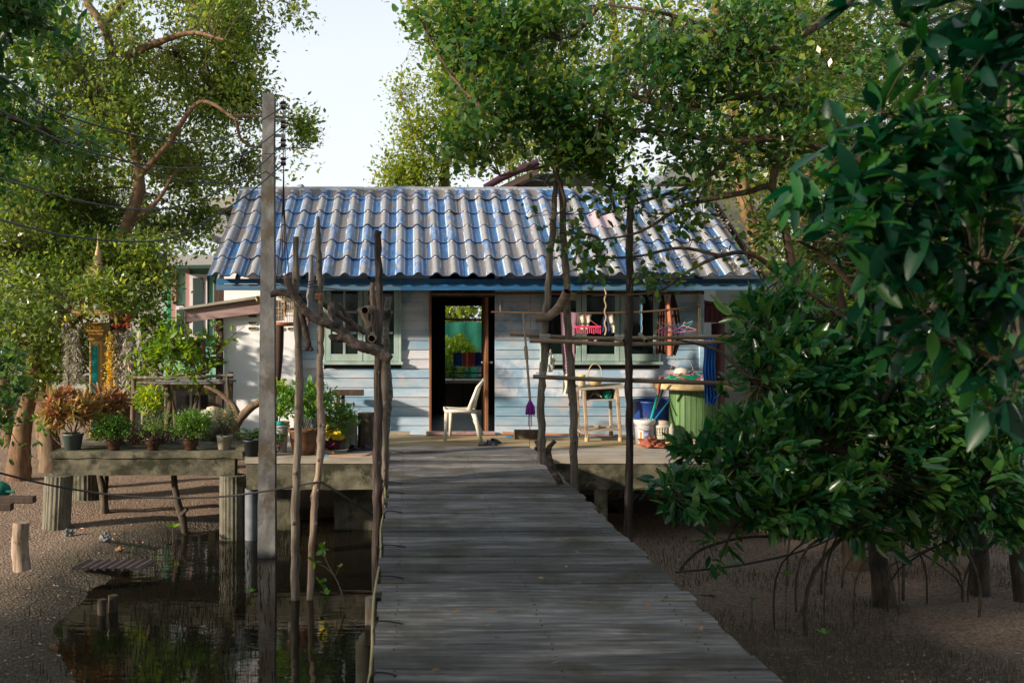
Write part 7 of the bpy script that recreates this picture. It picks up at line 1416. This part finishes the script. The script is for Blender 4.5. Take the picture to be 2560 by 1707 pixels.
tree('overhanging_mangrove', 'large dark leaved mangrove overhanging the right half of the roof', 'tree', lim,
     [B(1150, 60, 9.6, 70, 80, .8, 80), B(1250, 120, 9.6, 130, 110, .9, 160), B(1250, 270, 9.5, 100, 80, .8, 140), B(1180, 370, 9.5, 60, 40, .5, 50), B(1400, 100, 9.6, 130, 110, .8, 150), B(1400, 300, 9.5, 130, 90, .8, 160), B(1420, 395, 9.4, 70, 30, .4, 50), B(1560, 150, 9.6, 120, 120, .8, 140), B(1580, 350, 9.5, 110, 80, .7, 110),
      B(1720, 200, 9.6, 120, 140, .8, 150), B(1780, 420, 9.6, 120, 90, .7, 60), B(1880, 100, 9.5, 130, 110, .8, 130), B(1950, 300, 9.6, 120, 120, .8, 120), B(1700, 530, 9.6, 90, 40, .4, 10), B(1540, 470, 9.4, 80, 50, .4, 16), B(1910, 560, 9.8, 100, 90, .6, 40), B(1480, 640, 9.4, 60, 40, .3, 12), B(1400, 530, 9.4, 50, 40, .3, 8), B(1230, 520, 9.3, 30, 25, .2, 7), B(1400, 580, 9.4, 50, 45, .3, 12), B(1640, 700, 9.5, 70, 25, .3, 10), B(1040, 30, 9.7, 26, 30, .5, 10)],
     .082, 9, M['leaf_mid'], BB, TR, 131, auto=True, dens=1.7, spread=.080, gap=.42, gscale=1.3, big=300, tw=.005)
# mid bush with star rosettes
lb2 = [Lb([(2210, 1500), (2190, 1350), (2180, 1150), (2200, 980)], 9.2, .085, .05), Lb([(2180, 1150), (2050, 1120), (1900, 1140), (1790, 1200), (1680, 1240)], 8.6, .04, .008, -.6), Lb([(2190, 1050), (2050, 980), (1900, 960), (1800, 880), (1700, 850)], 8.8, .04, .008, -.3), Lb([(2180, 1200), (2060, 1250), (1950, 1260), (1850, 1300), (1800, 1400)], 8.4, .035, .006, -.4), Lb([(2190, 980), (2150, 850), (2050, 750), (1950, 700)], 9, .04, .01), Lb([(2190, 1100), (2350, 1000), (2480, 900)], 8.6, .05, .02), Lb([(2200, 1000), (2300, 820), (2380, 700)], 8.6, .05, .02), Lb([(1700, 1425), (1720, 1400), (1760, 1370), (1850, 1345), (1950, 1340)], 8.2, .010, .012)]
tree('mangrove_shrub', 'dense glossy star leaved mangrove shrub right of the deck', 'shrub', lb2,
     [B(1735, 1235, 8.1, 66, 40, .35, 56), B(1850, 1160, 8.4, 110, 75, .5, 120), B(1750, 1135, 8.5, 50, 36, .3, 30), B(1880, 1070, 8.6, 62, 46, .5, 70), B(1930, 850, 8.8, 50, 50, .4, 36), B(1960, 940, 8.8, 100, 90, .6, 130), B(1990, 780, 9, 110, 80, .6, 120), B(2030, 1030, 8.7, 120, 110, .6, 170), B(2080, 1220, 8.3, 130, 80, .5, 120), B(1940, 1270, 8.2, 90, 50, .4, 60), B(1820, 1380, 8.0, 40, 40, .2, 12), B(2150, 900, 8.9, 100, 110, .6, 130), B(2300, 1050, 8.6, 130, 130, .7, 170), B(2450, 1200, 8.3, 130, 90, .7, 120), B(2250, 1180, 8.4, 100, 70, .5, 70), B(2480, 1000, 8.6, 120, 120, .7, 130), B(1900, 770, 9, 50, 46, .4, 26), B(2280, 1270, 8.8, 110, 50, .5, 70), B(2480, 1320, 8.5, 100, 60, .4, 70), B(2100, 1310, 8.6, 90, 34, .4, 36)],
     .150, 7, M['leaf_shrub'], BD, TM, 141, auto=True, dens=1.5, spread=.030, tilt=.55, big=300, tw=.005, gap=.30, gscale=1.5)
# large near leaves, out of focus on the right
ln = [Lb([(2900, 760), (2560, 765), (2430, 800), (2330, 850), (2250, 850), (2150, 730), (2060, 640), (1990, 600)], 4.6, .042, .006, -.5), [(Vector((3.6, 4.4, -1)), .14), (Vector((3.5, 4.4, 1.2)), .11), (Vector((3.1, 4.2, 2.6)), .07), (Vector((2.7, 4.0, 3.4)), .04)], Lb([(2700, 300), (2500, 330), (2350, 330), (2200, 280)], 4.1, .03, .008), Lb([(2650, 620), (2500, 560), (2360, 540), (2200, 480), (2060, 400)], 4.1, .03, .008), Lb([(2700, 100), (2560, 60), (2400, 90), (2250, 60)], 4.2, .03, .008)]
tree('near_mangrove', 'near out of focus mangrove with big drooping leaves on the right edge', 'tree', [ln[1], ln[0]] + ln[2:],
     [B(2200, 60, 4.1, 90, 90, .3, 15), B(2330, 0, 4.1, 110, 70, .35, 22), B(2520, 0, 4.0, 110, 80, .35, 24), B(2350, 200, 4.0, 110, 120, .35, 30), B(2500, 120, 3.9, 110, 120, .35, 32), B(2120, 340, 4.2, 90, 60, .25, 12), B(2250, 420, 4.0, 120, 110, .3, 32), B(2450, 420, 3.9, 140, 130, .35, 46), B(2130, 520, 4.0, 90, 70, .25, 18), B(2300, 620, 3.9, 130, 100, .3, 34), B(2500, 660, 3.8, 110, 120, .3, 32), B(2180, 690, 4.1, 70, 60, .2, 9), B(2360, 830, 3.9, 100, 80, .25, 14), B(2500, 900, 3.8, 90, 90, .25, 24), B(2550, 740, 3.9, 60, 90, .25, 22), B(2480, 1030, 3.9, 60, 60, .2, 7), (Vector((4.2, 3.2, 2.2)), (.9, 1.0, 1.6), 90), (Vector((4.4, 5.0, 2.4)), (.9, .8, 1.6), 60)],
     .150, 7, M['leaf_near'], BB, TW, 151, auto=True, dens=.85, gap=.22, spread=.035, tilt=.75, big=300, tw=.004, droop=.25)
# right side trunks, prop roots and depth behind
tree('right_mangrove', 'shadowed mangrove with tangled roots at the far right', 'tree', [Lb([(2450, 1480), (2440, 1300), (2400, 1150), (2380, 950), (2440, 700)], 9.6, .08, .05), Lb([(2560, 1500), (2540, 1300), (2550, 1000), (2540, 700)], 9.0, .09, .06), Lb([(2440, 1250), (2560, 1150), (2700, 1000)], 9.2, .06, .04)],
     [B(2420, 750, 10.5, 150, 130, .8, 170), B(2300, 560, 11, 160, 130, .9, 190), B(2500, 350, 10.5, 160, 160, .9, 200), B(2300, 150, 11, 160, 160, .9, 200), B(2450, 1000, 10.5, 150, 120, .7, 120), B(2150, 620, 11.5, 120, 110, .8, 120), B(2540, 1250, 9.6, 90, 90, .5, 90), B(2560, 800, 10, 80, 160, .6, 160), B(2380, 1260, 10.4, 110, 60, .5, 90), B(2400, -60, 10.5, 250, 90, .8, 160)], .095, 9, M['leaf_mid'], BD, TQ, 161, dens=1.5, spread=.1, gap=.28)
rt = thing('prop_roots', 'tangle of arching mangrove prop roots under the right shrub', 'roots', P(2250, 1480, 9.3)); rz = random.Random(17)
for k in range(24):
    x0 = rz.uniform(2020, 2600); y0 = rz.uniform(1180, 1340); Y0 = rz.uniform(8.2, 10.6); dx = rz.uniform(-330, 330); a = P(x0, y0, Y0); Yb_ = Y0 + rz.uniform(-.5, .4); b = P(x0 + dx, 0, Yb_); b.z = ground_h(b.x, b.y) - .15
    m_ = (a + b) / 2 + Vector((dx * .0015, 0, rz.uniform(-.10, .20))); r_ = rz.uniform(.005, .013) if k % 4 else rz.uniform(.012, .02)
    obj('root', MB().tube(bez([a, m_, b], 5), [r_ * .8, r_, r_ * .9], 6, rough=.14), BD, rt)
tree('thicket_tree', 'leafy tree filling the upper right behind the near branches', 'tree', [Lb([(2330, 1400), (2320, 1000), (2300, 600), (2330, 200)], 12.5, .16, .06), Lb([(2300, 600), (2150, 450), (2000, 330)], 12.3, .05, .02), Lb([(2310, 500), (2450, 300), (2560, 150)], 12.3, .05, .02)],
     [B(2000, 120, 12.5, 160, 140, .9, 300), B(2250, 150, 12.5, 170, 150, .9, 330), B(2480, 200, 12, 170, 170, .9, 330), B(2050, 400, 12.3, 150, 120, .8, 220), B(2250, 480, 12, 160, 140, .8, 280), B(2480, 560, 12, 160, 150, .8, 280), B(2050, 640, 12, 110, 90, .6, 120), B(2250, 800, 12, 150, 120, .7, 220), B(2480, 880, 12, 150, 130, .7, 240), B(2150, 1000, 11.8, 120, 90, .6, 130), B(2400, 1120, 11.6, 160, 90, .6, 180), B(2250, -40, 12, 300, 70, .8, 200)],
     .085, 9, M['leaf_left'], BB, seed=171, spread=.12, gap=.30, gscale=.9)
# seedlings
for (px, py, Y, n, L_, lab) in ((432, 1320, 12.0, 7, .12, 'bright green seedling between the platform columns'), (1965, 1440, 8.6, 5, .10, 'dark seedling on the right mud'), (2060, 1585, 6.9, 5, .07, 'small seedling on the front right mud'), (330, 1372, 11.2, 4, .06, 'tiny seedling on the shore left of centre'), (395, 1400, 10.8, 4, .06, 'tiny seedling nearer the water'), (625, 1480, 9.7, 5, .07, 'seedling standing in the pond before the pole'), (1880, 1500, 7.9, 4, .06, 'little sprout among the roots on the right mud')):
    c = P(px, py, Y); g_ = ground_h(c.x, Y); t = thing('seedling', lab, 'seedling', (c.x, Y, g_), 'mangrove seedlings'); c.z = max(c.z, g_ + .08); obj('stem', MB().tube([(c.x, Y, g_ - .02), c], .004, 5), M['bark_twig'], t); rs = np.random.default_rng(px)
    for k in range(n): a = 6.28 * k / n; me = leaf_mesh('leaf', np.array([[0, 0, 0.]]), np.array([[math.cos(a), math.sin(a), .5]]), np.array([L_]), M['leaf_vine'] if px == 432 else M['leaf_herb'], TL, .1, rs); place('leaf', me, t, c)
sap = thing('sapling', 'thin leafy sapling leaning over the pond beside the pale pole', 'sapling', P(862, 1505, 9.3))
spts = bez([P(862, 1505, 9.3), P(845, 1455, 9.3), P(820, 1410, 9.3), P(806, 1375, 9.3)], 4); obj('stem', MB().tube(spts, [.008, .004], 6), M['bark_twig'], sap); obj('side_stem', MB().tube([P(838, 1440, 9.3), P(815, 1418, 9.3), P(790, 1405, 9.3)], .004, 5), M['bark_twig'], sap); obj('side_stem', MB().tube([P(838, 1440, 9.3), P(848, 1418, 9.3)], .003, 5), M['bark_twig'], sap)
rs = np.random.default_rng(9)
for (x, y, n, L_) in ((803, 1372, 7, .085), (785, 1405, 6, .08), (848, 1417, 2, .05), (800, 1458, 6, .08), (815, 1485, 5, .07), (803, 1502, 4, .06)):
    for k in range(n): me = leaf_mesh('leaf', np.array([[0, 0, 0.]]), rs.normal(size=(1, 3)) + [[0, 0, .5]], np.array([L_]), M['leaf_herb'], TR, .3, rs); place('leaf', me, sap, P(x, y, 9.3))
